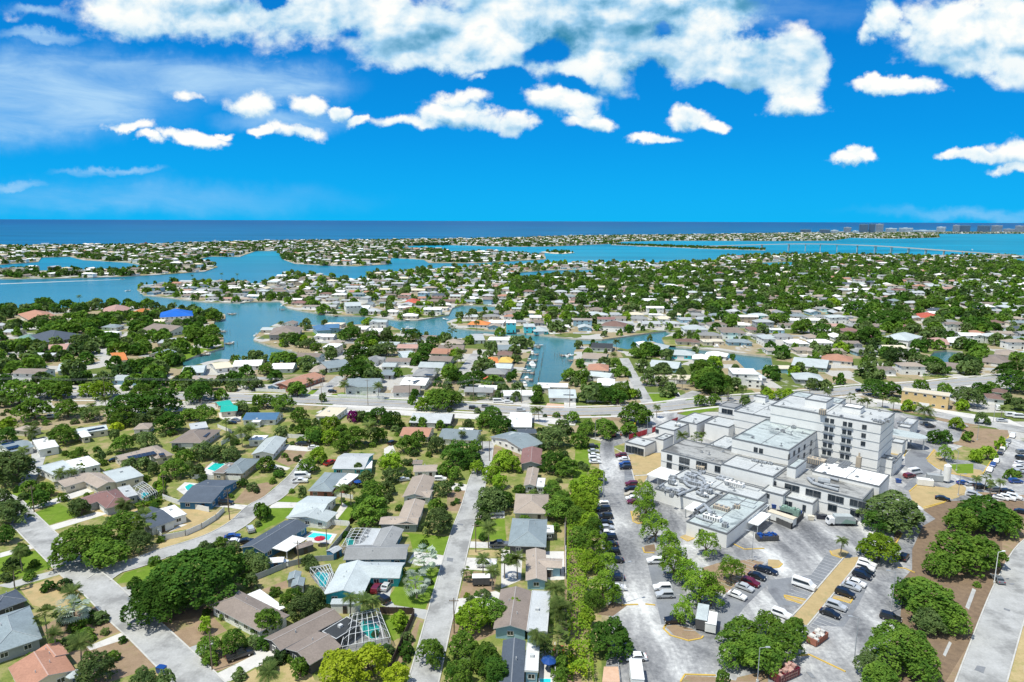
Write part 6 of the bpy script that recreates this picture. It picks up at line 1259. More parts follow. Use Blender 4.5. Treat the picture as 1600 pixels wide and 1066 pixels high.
def dumpster(cr, x, y, ang, L_, W_, hh, mat, label, load=None, text=None):
    e = place('dumpster', cr, x, y, ang); mb = MB(); i0 = 0; t_ = .12
    for (a, b, c, d) in ((-L_/2, L_/2, -W_/2, -W_/2 + t_), (-L_/2, L_/2, W_/2 - t_, W_/2), (-L_/2, -L_/2 + t_, -W_/2 + t_, W_/2 - t_), (L_/2 - t_, L_/2, -W_/2 + t_, W_/2 - t_)): mb.box(a, b, c, d, .2, hh, 0, True)
    mb.box(-L_/2 + t_, L_/2 - t_, -W_/2 + t_, W_/2 - t_, .2, .3, 0, True)
    for i in range(int(L_ / .8)): mb.box(-L_/2 + .3 + i * .8, -L_/2 + .42 + i * .8, -W_/2 - .08, W_/2 + .08, .2, hh - .05, 0)
    mb.build('container_body', mat, e)
    if load: 
        lb = MB(); rr = random.Random(3)
        for _ in range(26): q = (rr.uniform(-L_/2 + .5, L_/2 - .5), rr.uniform(-W_/2 + .4, W_/2 - .4)); s_ = rr.uniform(.2, .55); lb.prism([(q[0] - s_, hh - .5), (q[0] + s_, hh - .5), (q[0] + s_ * .6, hh + rr.uniform(.0, .45)), (q[0] - s_ * .7, hh + rr.uniform(.0, .4))], 'y', q[1] - s_, q[1] + s_)
        lb.build('debris', load, e)
    if text:      # worn, unreadable lettering: two rows of faint strokes
        lb = MB(); rr = random.Random(5)
        for row in (0, 1):
            x_ = -L_/2 + .6
            while x_ < L_/2 - .7:
                if rr.random() < .85: lb.box(x_, x_ + .09, -W_/2 - .12, -W_/2 - .09, hh * (.32 + .3 * row), hh * (.32 + .3 * row) + .32, 0, True); lb.box(x_ + .12, x_ + .26, -W_/2 - .12, -W_/2 - .09, hh * (.32 + .3 * row) + rr.choice((0, .13, .25)), hh * (.32 + .3 * row) + rr.choice((.3, .31)), 0, True)
                x_ += .4
        lb.build('worn_lettering', 'roof_pink', e)
    tag(e, label, 'dumpster'); return e
dumpster('d', 95, 1015, R(28), 6.5, 2.4, 1.9, 'paint_maroon', 'maroon roll-off dumpster with worn pale lettering and pinkish debris, car park bottom edge', 'roof_pink', 1)
dumpster('d', 275, 815, R(38), 5.4, 2.3, 1.6, 'wall_brick', 'rusty open dumpster full of pale rubble near the right car park aisle', 'drive')
dumpster('h', 1060, 990, R(5), 6.4, 2.4, 1.6, 'wall_dark', 'black open dumpster with a blue tarpaulin load', 'paint_blue')
dumpster('r', 440, 790, dirpx('r', 300, 760, 560, 830), 6, 2.2, 2.0, 'wall_green', 'green dumpster with blue ends beside the hospital wall', 'wall_green')
dumpster('r', 360, 830, dirpx('r', 300, 800, 480, 850), 5, 1.8, 1.6, 'paint_navy', 'dark blue compactor ram in the fenced hospital yard')
def bins(cr, lst, mat, label, g, nm='recycling_bin'):
    for (x, y) in lst:
        e = place(nm, cr, x, y, R(-15)); mb = MB(); mb.prism([(-.8,.15),(-.95,1.3),(.95,1.3),(.8,.15)], 'y', -.6, .6); mb.build('bin_body', mat, e); mb = MB(); mb.prism([(-1,1.3),(-.95,1.4),(0,1.5),(.95,1.4),(1,1.3)], 'y', -.65, .65); mb.build('lid', mat, e); tag(e, label, 'bin', g)
bins('r', [(240,720)], 'paint_blue', 'blue bin in the wall corner left of the green dumpster', None); bins('r', [(340,745)], 'paint_blue', 'blue bin touching the left end of the green dumpster', None); bins('r', [(545,800)], 'paint_blue', 'blue bin at the right end of the green dumpster', None)
bins('r', [(800,850)], 'paint_navy', 'left of two dark blue bins behind the refuse truck', None); bins('r', [(860,855)], 'paint_navy', 'right of two dark blue bins behind the refuse truck', None); bins('r', [(700,865)], 'wall_cream', 'cream and blue service bin left of the refuse truck', None)
bins('a', [(895,990)], 'paint_blue', 'small blue wheelie bin standing at the lower left street edge', None)
bins('p', [(1150,1045)], 'paint_blue', 'bright blue container at the corner of the white flat roof', None)
fence('r', '180 900 450 1020 600 870', 1.9, 'wall_dark', 'black slatted fence around the hospital compactor yard', 1.5)
for cr_, x, y, col_, lb in (('n',135,430,'roof_cream','cream and orange panelled truck behind the red and white fence'),('n',230,385,'paint_yellow','yellow works truck behind the red and white fence')):
    e = place('works_truck', cr_, x, y, R(80)); mb = MB(); mb.box(-2.4,1.2,-1.1,1.1,.8,3.0,0,True); mb.build('box_body', col_, e); mb = MB(); mb.prism([(1.3,.6),(1.3,2.3),(2.2,2.3),(2.8,1.5),(2.9,.6)], 'y', -1.0, 1.0); mb.build('cab', 'paint_yellow', e); wheels(e, (-1.5, 2.0), .95, .42); tag(e, lb, 'truck')
e = place('excavator', 't', 430, 225, R(20)); mb = MB(); mb.box(-1.6,1.6,-1.2,-.7,0,.7); mb.box(-1.6,1.6,.7,1.2,0,.7); mb.build('track', 'rubber', e); mb = MB(); mb.box(-1.5,1.2,-1,1,.75,1.9,0,True); mb.build('body','wall_brick',e); mb = MB(); mb.box(-.1,1.1,.1,1,1.9,2.9); mb.build('cab','glass',e); mb = MB(); mb.tube((1,-.3,1.5),(3,-.3,3.2),.2,.18,6); mb.tube((3,-.3,3.2),(4.2,-.3,1.2),.17,.13,6); mb.prism([(3.9,.5),(4.4,1.2),(4.7,.6),(4.3,.2)],'y',-.8,.2); mb.build('boom','wall_brick',e); tag(e, 'small rust-red excavator by the bend behind the hospital', 'excavator')
# oxygen tanks compound
e = place('oxygen_tank', 'i', 990, 675, 0); mb = MB(); mb.tube((0,0,.8),(0,0,6.5),1.25,1.25,16); mb.tube((0,0,6.5),(0,0,7.1),1.25,.4,16); mb.build('tank_shell','trim',e); mb = MB()
for k in range(4): t = k * math.pi / 2; mb.box(math.cos(t) - .1, math.cos(t) + .1, math.sin(t) - .1, math.sin(t) + .1, 0, 1)
mb.build('leg','metal_grey',e); tag(e, 'white upright liquid oxygen tank on legs on the golden grass corner', 'tank')
for k, (x, y) in enumerate(((870,690),(925,665))):
    e = place('generator', 'i', x, y, R(-20)); mb = MB(); mb.box(-2.6,2.6,-1.2,1.2,.2,2.4,0,True); mb.build('housing', ['wall_white','wall_grey'][k], e); mb = MB(); mb.tube((1.8,0,2.4),(1.8,0,3.6 + k),.2,.2,8); mb.build('exhaust_pipe','metal_grey',e); tag(e, ['low white generator housing left of the oxygen tank','grey generator with tall exhaust between white housing and oxygen tank'][k], 'generator')
# sheds and parasols
def shed(cr, x, y, ang, L_, W_, hh, roof, wall, label, nm='shed'):
    e = place(nm, cr, x, y, ang, 0); mb = MB(); mb.box(-L_/2 + .15, L_/2 - .15, -W_/2 + .15, W_/2 - .15, 0, hh - .02); mb.build('wall', 'wall_' + wall, e); mb = MB(); gable(mb, L_, W_, hh, W_ * .16, 0, 1, .1); mb.build('roof', ['roof_' + roof, 'ridge', 'cap_' + roof], e); link('door', DOORM, e, (0, -W_/2 + .1, 0)); tag(e, label, 'shed')
shed('b', 215, 498, R(100), 4, 3.2, 2.2, 'bluegrey', 'grey', 'upper of two grey backyard sheds near the long grey fence'); shed('b', 235, 535, R(100), 4.2, 3.2, 2.2, 'bluegrey', 'grey', 'lower of two grey backyard sheds near the long grey fence'); shed('b', 435, 352, R(60), 3.6, 3, 2.2, 'medgrey', 'blue', 'small round-topped shed left of the dark blue house'); shed('b', 265, 325, R(40), 5, 3, 2.2, 'taupe', 'dark', 'narrow taupe lean-to roof beside the white carport'); shed('b', 115, 410, R(10), 4, 3, 2.2, 'white', 'blue', 'white roofed blue playhouse behind the long grey fence'); shed('b', 500, 650, R(0), 7, 2.6, 2.6, 'bluewhite', 'white', 'pale blue awning roof between palms and the taupe house', 'patio_cover'); shed('c', 258, 900, R(0), 2.4, 2, 2.0, 'red', 'brick', 'small red shed roof at the bottom by the green hedge'); shed('c', 205, 455, R(0), 2.2, 2, 2.3, 'white', 'grey', 'small grey shed beside the cross-gabled light blue house')
shed('c', 250, 440, R(90), 3, 2, 2.3, 'tan', 'dark', 'dark lean-to behind the cross-gabled light blue house')
for cr_, x, y, col_, lb in (('c',205,975,'paint_blue','large blue parasol at the bottom patio'),('f',1385,840,'paint_blue','round blue parasol right of the brick house'),('a',420,1050,'roof_bluewhite','pale turquoise parasol in the bottom left corner patio'),('b',355,290,'paint_red','red and white parasol beside the rectangular pool')):
    e = place('parasol', cr_, x, y, 0); mb = MB()
    for k in range(8):
        a0, a1 = k * math.pi / 4, (k + 1) * math.pi / 4; mb.poly([(0,0,2.9),(1.7*math.cos(a0),1.7*math.sin(a0),2.3),(1.7*math.cos(a1),1.7*math.sin(a1),2.3)]); mb.poly([(1.7*math.cos(a0),1.7*math.sin(a0),2.3),(1.7*math.cos(a0),1.7*math.sin(a0),2.15),(1.7*math.cos(a1),1.7*math.sin(a1),2.15),(1.7*math.cos(a1),1.7*math.sin(a1),2.3)])
    mb.build('canopy', col_, e); mb = MB(); mb.tube((0,0,0),(0,0,2.85),.04,.04,6); mb.build('pole','white_metal',e); tag(e, lb, 'parasol')

# ------------------------------------------------------------------ lamp and utility poles
def lamp(cr, x, y, hh, ang, label, mat='metal_grey'):
    w_ = G(cr, x, y); e = empty('lamp_post', (w_.x, w_.y, 0), ang); mb = MB(); mb.tube((0,0,0),(0,0,.6),.3,.3,10,1); mb.tube((0,0,.6),(0,0,hh),.11,.07,8); mb.build('pole',[mat,'concrete'],e)
    mb = MB(); mb.tube((0,0,hh-.1),(1.5,0,hh+.1),.05,.05,6); mb.build('arm',mat,e); mb = MB(); mb.box(1.2,2.1,-.2,.2,hh+.02,hh+.18,0,True); mb.build('lamp_head',mat,e); tag(e, label, 'street lamp')
lamp('c',613,630,11,R(20),'tall grey lamp post beside the yellow kerb in the left car park aisle'); lamp('c',508,88,10,R(20),'lamp post at the upper left column of parked cars'); lamp('d',477,962,11,R(170),'lamp post standing in the lower right car park'); lamp('d',683,680,11,R(170),'lamp post in front of the grey-green oak of the right aisle'); lamp('d',1255,517,9,R(10),'pale lamp post beside the right-hand street','white_metal'); lamp('c',1330,392,9,R(170),'lamp post at the corner of the low hospital kitchen wing'); lamp('h',150,770,10,R(20),'lamp post beside the left tree row, upper'); lamp('n',408,490,9,R(0),'lamp post in front of the red and white fence'); lamp('i',1045,625,8,R(90),'lamp post on the green lawn island'); lamp('i',1250,355,9,R(0),'lamp post in the bare soil lot at upper right'); lamp('i',1160,455,9,R(0),'lamp post amid the brown island'); lamp('i',1055,762,8,R(0),'lamp post on the golden grass corner'); lamp('t',228,270,9,R(0),'lamp post at the head of the left column'); lamp('c',1362,1010 if 0 else 1066,8,R(0),'lamp post at the bottom edge')
UP = []
def upole(cr, x, y, hh, label, cross=True, ang=0):
    w_ = G(cr, x, y); e = empty('utility_pole', (w_.x, w_.y, 0), ang); mb = MB(); mb.tube((0,0,0),(0,0,hh),.16,.11,8); mb.build('pole','wood',e)
    if cross: mb = MB(); mb.box(-1.1,1.1,-.06,.06,hh-.8,hh-.66,0,True); [mb.tube((x_,0,hh-.66),(x_,0,hh-.5),.05,.04,6) for x_ in (-1,-.4,.4,1)]; mb.build('crossarm','wood',e)
    tag(e, label, 'utility pole'); UP.append((w_.x, w_.y, hh)); return e
upole('a',190,125,9,'wooden pole left of the upper lawn by the diagonal street'); upole('a',1275,165,8,'wooden pole inside the side street bend'); upole('a',1178,1000,9,'wooden pole near the black pickup at the lower left'); upole('b',1220,345,9,'wooden pole right of the centre street by the drive'); upole('b',1100,795,9,'wooden pole right of the centre street lower down'); upole('b',395,345,8,'wooden pole behind the dark blue house'); upole('b',238,430,8,'wooden pole behind the white carport'); upole('g',878,642,9,'wooden pole at the top of the centre street'); upole('e',1370,960,9,'wooden pole behind the long curved hedge'); upole('e',285,1060,9,'wooden pole on the left street, upper'); upole('f',305,1066,8,'wooden pole in the drive of the slate gable'); upole('c',297,290,8,'thin pole on the utility path', False)
for i_, (x, y, hh) in enumerate([(60,626,13),(165,627,13),(503,633,15),(575,634,14),(640,622,13),(687,630,12),(740,626,12),(815,630,12),(890,636,12)]): upole('R', x, y, hh, 'tall transmission pole beside the main road, number %d from the left' % (i_ + 1) if 0 else ['main road wire pole at the far left edge','main road wire pole before the yellow bushes','tall main road pole by the salmon roof','tall main road pole before the white gabled house','main road wire pole by the green verge','main road wire pole behind the spreading roadside tree','main road wire pole by the long hedge','main road wire pole before the canal head','main road wire pole right of the canal head'][i_])
mb = MB(); w9 = UP[-9:]
w9 = [(w9[0][0] - 90, w9[0][1] - 4, 13)] + w9
for (a, b) in zip(w9[:-1], w9[1:]):
    for k, dz_ in ((-1, -.5), (0, .1), (1, -.5)):
        prev = None
        for i in range(7):
            t = i / 6; q = Vector((a[0] + (b[0]-a[0]) * t, a[1] + (b[1]-a[1]) * t + k * .9, a[2] + (b[2]-a[2]) * t + dz_ - 4 * 1.2 * t * (1 - t)))
            if prev is not None: mb.tube(prev, q, .028, .028, 3, 0, False)
            prev = q
o = mb.build('power_line', 'metal_grey'); tag(o, 'power wires strung pole to pole along the main road', 'power line')

# ------------------------------------------------------------------ docks and boats
def boat(x, y, ang, L_, where, cover=False, yacht=False):
    e = empty('boat', (x, y, -1.25), ang); b = L_ * .16; mb = MB(); secs = [(-L_/2, b * .9, .0), (-L_/4, b, .0), (L_/8, b, .05), (L_*.35, b * .6, .2), (L_/2, .03, .45)]
    hh = .9 if not yacht else 1.5
    for k in range(4):
        (x0, b0, e0), (x1, b1, e1) = secs[k], secs[k + 1]
        for s_ in (-1, 1): q = [(x0, s_ * b0 * .6, -.1), (x1, s_ * b1 * .6, -.1 + e1 * .5), (x1, s_ * b1, hh + e1), (x0, s_ * b0, hh + e0)]; mb.poly(q if s_ < 0 else q[::-1])
        mb.poly([(x0, -b0, hh + e0), (x1, -b1, hh + e1), (x1, b1, hh + e1), (x0, b0, hh + e0)], 1 if 0 < k < 2 and not yacht else 0)
    mb.poly([(-L_/2, -b*.9*.6, -.1), (-L_/2, -b*.9, hh), (-L_/2, b*.9, hh), (-L_/2, b*.9*.6, -.1)]); mb.build('hull', ['boat_white', 'wall_tan'], e)
    mb = MB(); mb.box(-L_*.15, L_*.08, -b*.55, b*.55, hh + (1.2 if not yacht else .1), hh + (1.3 if not yacht else 1.4), 0, True)
    if not yacht:
        for p_ in ((-L_*.14, -b*.5), (-L_*.14, b*.5), (L_*.07, -b*.5), (L_*.07, b*.5)): mb.tube((p_[0], p_[1], hh), (p_[0], p_[1], hh + 1.2), .04, .04, 5)
    mb.build('cabin' if yacht else 't_top', 'trim' if yacht else 'paint_navy' if cover else 'trim', e)
    BOATS.append([e, where, 'yacht' if yacht else 'boat', x, y]); return e
BOATS = []; DOCKS = []
def dock(cr, x0, y0, x1, y1, wd=1.6, lift=False, where=''):
    a, b = G(cr, x0, y0, -.2), G(cr, x1, y1, -.2); d = b - a; L_ = d.length; an = math.atan2(d.y, d.x); e = empty('dock', (a.x, a.y, 0), an); mb = MB(); mb.box(0, L_, -wd/2, wd/2, -.35, -.15, 0, True); mb.box(L_ - 2.4, L_, -2, 2, -.352, -.152, 0, True); mb.build('deck', 'dock_wood', e); mb = MB()
    for i in range(int(L_ / 2.5) + 1):
        for s_ in (-1, 1): mb.tube((i * 2.5, s_ * wd * .55, -1.6), (i * 2.5, s_ * wd * .55, .5), .12, .12, 6)
    for (x_, y_) in ((L_, 2.2), (L_, -2.2), (L_ + 3.5, 2.2), (L_ + 3.5, -2.2)): mb.tube((x_, y_, -1.6), (x_, y_, 1.6), .14, .12, 6)
    mb.build('piling', 'wood', e); DOCKS.append([e, where]); return e
for y_ in (330, 390, 440, 480, 545, 600): dock('z', 1245 - (y_ - 330) * .45, y_, 1300 - (y_ - 330) * .22, y_ + 3, where='on the west bank of the boat canal')
for q_ in ((1500,400,1470,402),(1595,440,1540,445)): dock('z', *q_, where='on the east bank of the boat canal')
for i_, (x, y, L_) in enumerate([(1285,325,8),(1235,388,8),(1215,455,9),(1235,490,12),(1180,540,8),(1190,605,9),(1540,410,8),(1170,650,9),(1420,235,9),(1470,240,8)]):
    w_ = G('z', x, y, -1.2); boat(w_.x, w_.y, R(95 if i_ % 2 else 5), L_, 'at the docks of the boat canal', i_ % 3 == 0, i_ in (3, 8))
for q_ in ((780,15,740,20),(1110,55,1060,60),(1230,65,1190,72),(230,200,275,205),(270,300,330,305),(50,400,140,390),(290,55,350,60),(960,375,900,385)): dock('y', *q_, where='around the wide bay')
for i_, (x, y, L_) in enumerate([(590,280,10),(700,315,9),(560,270,8),(860,345,8),(1040,400,9),(990,445,12),(850,465,8),(110,390,10),(240,205,8),(320,305,8),(1090,50,9),(1220,65,9),(340,60,8),(540,238,7)]):
    w_ = G('y', x, y, -1.2); boat(w_.x, w_.y, R((i_ * 47) % 180), L_, 'on the bay south shore and point', i_ % 3 == 0, i_ == 5)
for i_, (cr_, x, y, L_) in enumerate([('u',765,268,9),('u',1150,385,9),('u',1480,408,10),('u',900,360,10),('u',800,340,8),('v',410,480,10),('v',510,488,10),('v',175,430,9),('z',510,105,9),('z',200,185,12),('A',45,410,8),('A',330,265,8),('w',797,143,18),('x',1275,203,14),('w',440,285,12)]):
    w_ = G(cr_, x, y, -1.2); boat(w_.x, w_.y, R((i_ * 61) % 180) if i_ else 0, L_, 'far out on the bay' if cr_ in 'uwx' else 'along the far bay shore', i_ % 2 == 0, cr_ in 'wx')
wk = [G('u', *q, -1.27) for q in pts('u', '0 293.5 380 279 750 267 752 268.5 380 282 0 297')]; sheet('boat_wake', wk, -1.27, 'roof_bluewhite', 'long thin white wake behind the boat in the left bay')

# ------------------------------------------------------------------ far bridge
bp = [(1068,386.0,386.5),(1110,387.5,384.6),(1150,389.2,383.2),(1190,390.6,382.2),(1232,392.5,381.3),(1258,393.2,381.2),(1281,393.6,381.3),(1307,394.0,381.9),(1339,394.6,383.0),(1367,396.0,384.2),(1392,397.4,385.6),(1419,398.6,387.4),(1446,400.0,389.4),(1474,401.2,391.3),(1503,402.2,393.2),(1532,403.0,395.2),(1565,403.8,397.6),(1600,404.6,400.2),(1660,406.5,405.2)]
bw = []
for (x, yb, yt) in bp:
    g = P(x, yb, -1.2); dd = math.hypot(g.x, g.y); a, b, c = ray(x, yt); z_ = H + c / math.hypot(a, b) * dd; bw.append(Vector((g.x, g.y, max(z_, 1.0))))
c0 = bw[0].copy(); c0.z = 0; e = empty('bridge', c0); sm_ = smooth(bw, 3); mb = MB(); rl = MB()
for a, b in zip(sm_[:-1], sm_[1:]):
    d = (b - a).normalized(); nn = Vector((-d.y, d.x, 0)).normalized() * 6; up_ = Vector((0, 0, .9)); a, b = a - c0, b - c0
    q = [a - nn, b - nn, b + nn, a + nn]; mb.poly(q); mb.poly([v - up_ * 1.6 for v in q][::-1]); mb.poly([a - nn, b - nn, b - nn - up_ * 1.6, a - nn - up_ * 1.6]); mb.poly([a + nn, b + nn, b + nn - up_ * 1.6, a + nn - up_ * 1.6])
    for s_ in (-1, 1): rl.poly([a + nn * s_, b + nn * s_, b + nn * s_ + up_, a + nn * s_ + up_])
mb.build('bridge_deck', 'concrete', e); rl.build('parapet', 'concrete', e)
for k in range(3, len(bw) - 1):
    q = bw[k] - c0; mb = MB(); zt = bw[k].z - 1.4
    if zt < 2: continue
    mb.box(-4.5, 4.5, -1.2, 1.2, zt - 1.6, zt, 0, True); mb.box(-4, -2.2, -.9, .9, -1.5, zt - 1.6); mb.box(2.2, 4, -.9, .9, -1.5, zt - 1.6); d = bw[min(k + 1, len(bw) - 1)] - bw[k - 1]
    mb.build('pier', 'concrete', e, (q.x, q.y, 0), math.atan2(d.y, d.x) + R(90))
tag(e, 'long pale road bridge arching across the bay at upper right', 'bridge')

# ------------------------------------------------------------------ towers on the far beach
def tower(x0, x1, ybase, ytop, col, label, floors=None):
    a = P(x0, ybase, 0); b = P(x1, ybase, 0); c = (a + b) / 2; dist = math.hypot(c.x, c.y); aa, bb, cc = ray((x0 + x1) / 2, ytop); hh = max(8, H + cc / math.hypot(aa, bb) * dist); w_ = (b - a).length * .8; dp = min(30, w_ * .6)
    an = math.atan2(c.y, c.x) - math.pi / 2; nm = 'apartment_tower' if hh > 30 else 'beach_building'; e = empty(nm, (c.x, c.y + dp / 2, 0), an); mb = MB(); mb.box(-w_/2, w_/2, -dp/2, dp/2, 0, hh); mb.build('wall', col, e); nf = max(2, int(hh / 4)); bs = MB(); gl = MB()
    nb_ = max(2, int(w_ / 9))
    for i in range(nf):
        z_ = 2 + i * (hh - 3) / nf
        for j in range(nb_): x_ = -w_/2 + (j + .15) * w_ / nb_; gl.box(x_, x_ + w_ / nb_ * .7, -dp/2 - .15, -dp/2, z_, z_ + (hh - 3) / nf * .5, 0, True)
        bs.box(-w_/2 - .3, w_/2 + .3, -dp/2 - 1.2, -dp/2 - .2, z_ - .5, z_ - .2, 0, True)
    gl.build('window_row', 'tow_haze_dark', e); bs.build('balcony', 'tow_tan' if col == 'tow_haze_blue' else 'tow_white', e); mb = MB(); mb.box(-w_*.2, w_*.1, -dp*.2, dp*.2, hh, hh + 3.5); mb.box(-w_/2, w_/2, -dp/2, -dp/2 + .4, hh, hh + 1); mb.build('roof_house', col, e)
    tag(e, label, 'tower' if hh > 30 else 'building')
M('tow_haze_dark', (.07,.16,.27), .4, .1, .05); M('tow_haze_blue', (.11,.23,.36), .6, .1, .05); M('tow_tan', (.36,.40,.45), .7, .1, .05); M('tow_white', (.58,.66,.72), .7, .06, .05)  # distance haze is put into these tower colours as a pale blue tint
for a_ in [(1251,1268,365,358.5,'tow_haze_blue','low dark slab block, leftmost of the far beach towers'),(1281,1298,366,358.5,'tow_haze_blue','second dark slab block on the far beach'),(1299,1311,365.5,360,'tow_white','low white block between dark slab and twin tan towers'),(1319,1331,365.5,355.5,'tow_tan','pair of tan beach towers standing close together'),(1333,1342,366,361,'tow_white','low white block right of the tan pair'),(1343,1357,365,350.5,'tow_haze_blue','wide dark blue tower, tallest of the far beach'),(1358,1368,365,350,'tow_haze_blue','dark narrow tower joined beside the tallest one'),(1369,1381,364.5,350.3,'tow_tan','pale tan tower right of the tallest dark pair'),(1385,1402,364.5,357,'tow_white','white low block right of the pale tan tower'),(1406,1427,364.3,356.5,'tow_white','wide white apartment block in the middle of the far beach'),(1428,1462,364.3,360,'tow_white','long low white hotel row on the far beach'),(1465,1478,364,354.8,'tow_white','white square tower standing alone on the beach'),(1490,1500,364,352,'tow_tan','brownish tower left half of the right-hand pair'),(1501,1516,364,352.3,'tow_haze_blue','broad dark tower right half of the right-hand pair'),(1529,1547,364,352.5,'tow_haze_blue','broad dark tower third from the right edge'),(1551,1566,364,352.5,'tow_tan','hazy grey tower second from the right edge'),(1588,1600,364,353,'tow_tan','grey tower cut by the right edge'),(1570,1586,364,358,'tow_tan','low block between the last two towers'),
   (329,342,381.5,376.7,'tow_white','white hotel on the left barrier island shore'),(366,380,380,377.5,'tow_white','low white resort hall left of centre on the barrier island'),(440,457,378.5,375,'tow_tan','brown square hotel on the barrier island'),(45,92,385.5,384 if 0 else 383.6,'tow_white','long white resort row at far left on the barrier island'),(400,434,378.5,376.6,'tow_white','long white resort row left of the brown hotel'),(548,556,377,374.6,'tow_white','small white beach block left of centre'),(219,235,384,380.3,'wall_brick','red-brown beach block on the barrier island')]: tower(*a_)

# ------------------------------------------------------------------ the suburb beyond: rows of houses and trees
TH = R(-3.4); ct_, st_ = math.cos(TH), math.sin(TH)
def to_w(s, t): return s * ct_ - t * st_, s * st_ + t * ct_
def blocked(x, y, r):
    for (a, b, c) in OCC:
        if abs(a - x) < c + r and abs(b - y) < c + r and (a - x) ** 2 + (b - y) ** 2 < (c + r) ** 2: return True
    for (x0, y0, x1, y1, hw) in ROADS:
        if segd(x, y, x0, y0, x1, y1) < hw + r * .8: return True
    return False
def segd(x, y, x0, y0, x1, y1):
    dx_, dy_ = x1 - x0, y1 - y0; t = max(0, min(1, ((x - x0) * dx_ + (y - y0) * dy_) / (dx_ * dx_ + dy_ * dy_ + 1e-9))); return math.hypot(x - x0 - t * dx_, y - y0 - t * dy_)
MAINY = np.array([(p.x, p.y) for p in MAINR]); MAINY = MAINY[np.argsort(MAINY[:, 0])]
def beyond(x, y, m_=12): return y > np.interp(x, MAINY[:, 0], MAINY[:, 1]) + m_
wood_zones = [pts('R', q) for q in ('790 432 860 424 1000 425 1200 415 1300 420 1330 470 1240 500 1000 490 860 500 800 470', '-200 484 200 476 330 495 345 545 300 612 -200 615', '1200 412 1700 412 1700 450 1560 440 1300 440', '1340 470 1620 450 1620 600 1500 600 1350 560')]
wz = [[P(*q) for q in z_] for z_ in wood_zones]
# east-west streets between the rows
smb = MB(); ROW = 62.0
grid = []
for k in range(-2, 62):
    t0 = 395 + k * ROW
    s = np.arange(-2600, 2600, 14.0); X = s * ct_ - t0 * st_; Y = s * st_ + t0 * ct_
    ok = main_np(X, Y) & (shore_np(X, Y) > 20) & beyond(X, Y, 20) & (np.abs(X) < .85 * Y + 60)
    for i in range(len(s) - 1):
        if ok[i] and ok[i + 1] and not blocked((X[i] + X[i+1]) / 2, (Y[i] + Y[i+1]) / 2, 6 if Y[i] < 800 else -99):
            nx, ny = -st_ * 3.4, ct_ * 3.4
            smb.poly([(X[i] - nx, Y[i] - ny, .035), (X[i+1] - nx, Y[i+1] - ny, .035), (X[i+1] + nx, Y[i+1] + ny, .035), (X[i] + nx, Y[i] + ny, .035)])
o = smb.build('suburban_streets', 'road'); o['kind'] = 'structure'
cand = []
for k in range(-2, 62):
    for side in (-1, 1):
        t0 = 395 + k * ROW + side * 16.5; s = np.arange(-2600, 2600, 20.5) + random.uniform(-6, 6); t = t0 + rng.uniform(-2.5, 2.5, len(s)); s = s + rng.uniform(-1.5, 1.5, len(s))
        X = s * ct_ - t * st_; Y = s * st_ + t * ct_
        ok = main_np(X, Y) & (shore_np(X, Y) > 9) & beyond(X, Y, 24) & (np.abs(X) < .80 * Y + 40)
        for x, y in zip(X[ok], Y[ok]): cand.append((x, y))
# the barrier island and its peninsulas
for k in range(0, 130):
    t0 = 1050 + k * 42; s = np.arange(-3300, 5200, 21.0) + random.uniform(-8, 8); X = s; Y = t0 + rng.uniform(-5, 5, len(s)); ok = island_np(X, Y) & (shore_np(X, Y) > 8) & (np.abs(X) < .82 * Y + 60)
    for x, y in zip(X[ok], Y[ok]): cand.append((x, y))
cand.sort(key=lambda q: math.hypot(*q))
ROOFS = ['white'] * 6 + ['bluewhite'] * 4 + ['medgrey'] * 6 + ['grey'] * 5 + ['bluegrey'] * 3 + ['tan'] * 5 + ['taupe'] * 5 + ['slate'] * 1 + ['terra', 'pink', 'brown', 'cream', 'mauve', 'cream']
ROOFI = ['white'] * 8 + ['bluewhite'] * 3 + ['cream'] * 4 + ['medgrey'] * 4 + ['tan'] * 5 + ['terra'] + ['taupe'] * 3
WALLS = ['white'] * 5 + ['cream'] * 3 + ['grey', 'tan', 'lightblue', 'white']
nind = 300 - len(HOUSES); far_h = []; nrnd = 0
for (x, y) in cand:
    isl = y > 1050 and inside(land1, x, y)
    if y < 900 and blocked(x, y, 7.5): continue
    inwood = any(inside(z_, x, y) for z_ in wz)
    if inside(wz[1], x, y) and random.random() < .6: continue
    if random.random() < (.36 if inwood else .06): continue
    L = random.uniform(13, 19); W_ = random.uniform(9.5, 12.5); an = TH + random.choice((0, 0, 0, math.pi / 2)) + random.uniform(-.06, .06)
    ty = random.choice('gghhf'); rc = random.choice(ROOFI if isl else ROOFS); wl_ = random.choice(WALLS); zz = 2.8 if random.random() < (.88 if not isl else .45) else random.choice((5.6, 6.0, 8.5 if isl else 5.6))
    if isl: L = random.uniform(14, 24)
    if nrnd < nind:
        ws = [(x, y, L, W_, an, ty, rc, zz)]
        if random.random() < .5: sgn = random.choice((-1, 1)); ws.append((x + math.cos(an) * L * .28 * sgn + math.sin(an) * 3.5, y + math.sin(an) * L * .28 * sgn - math.cos(an) * 3.5, 7.5, 8.5, an + math.pi / 2 * (ty == 'g'), ty if ty != 'f' else 'f', rc, zz + .04))
        house_w(ws, wl_, rnd=True); nrnd += 1
    else: far_h.append((x, y, L, W_, an, ty, rc, wl_, zz))
    OCC.append((x, y, 8.0)) if y < 900 else None
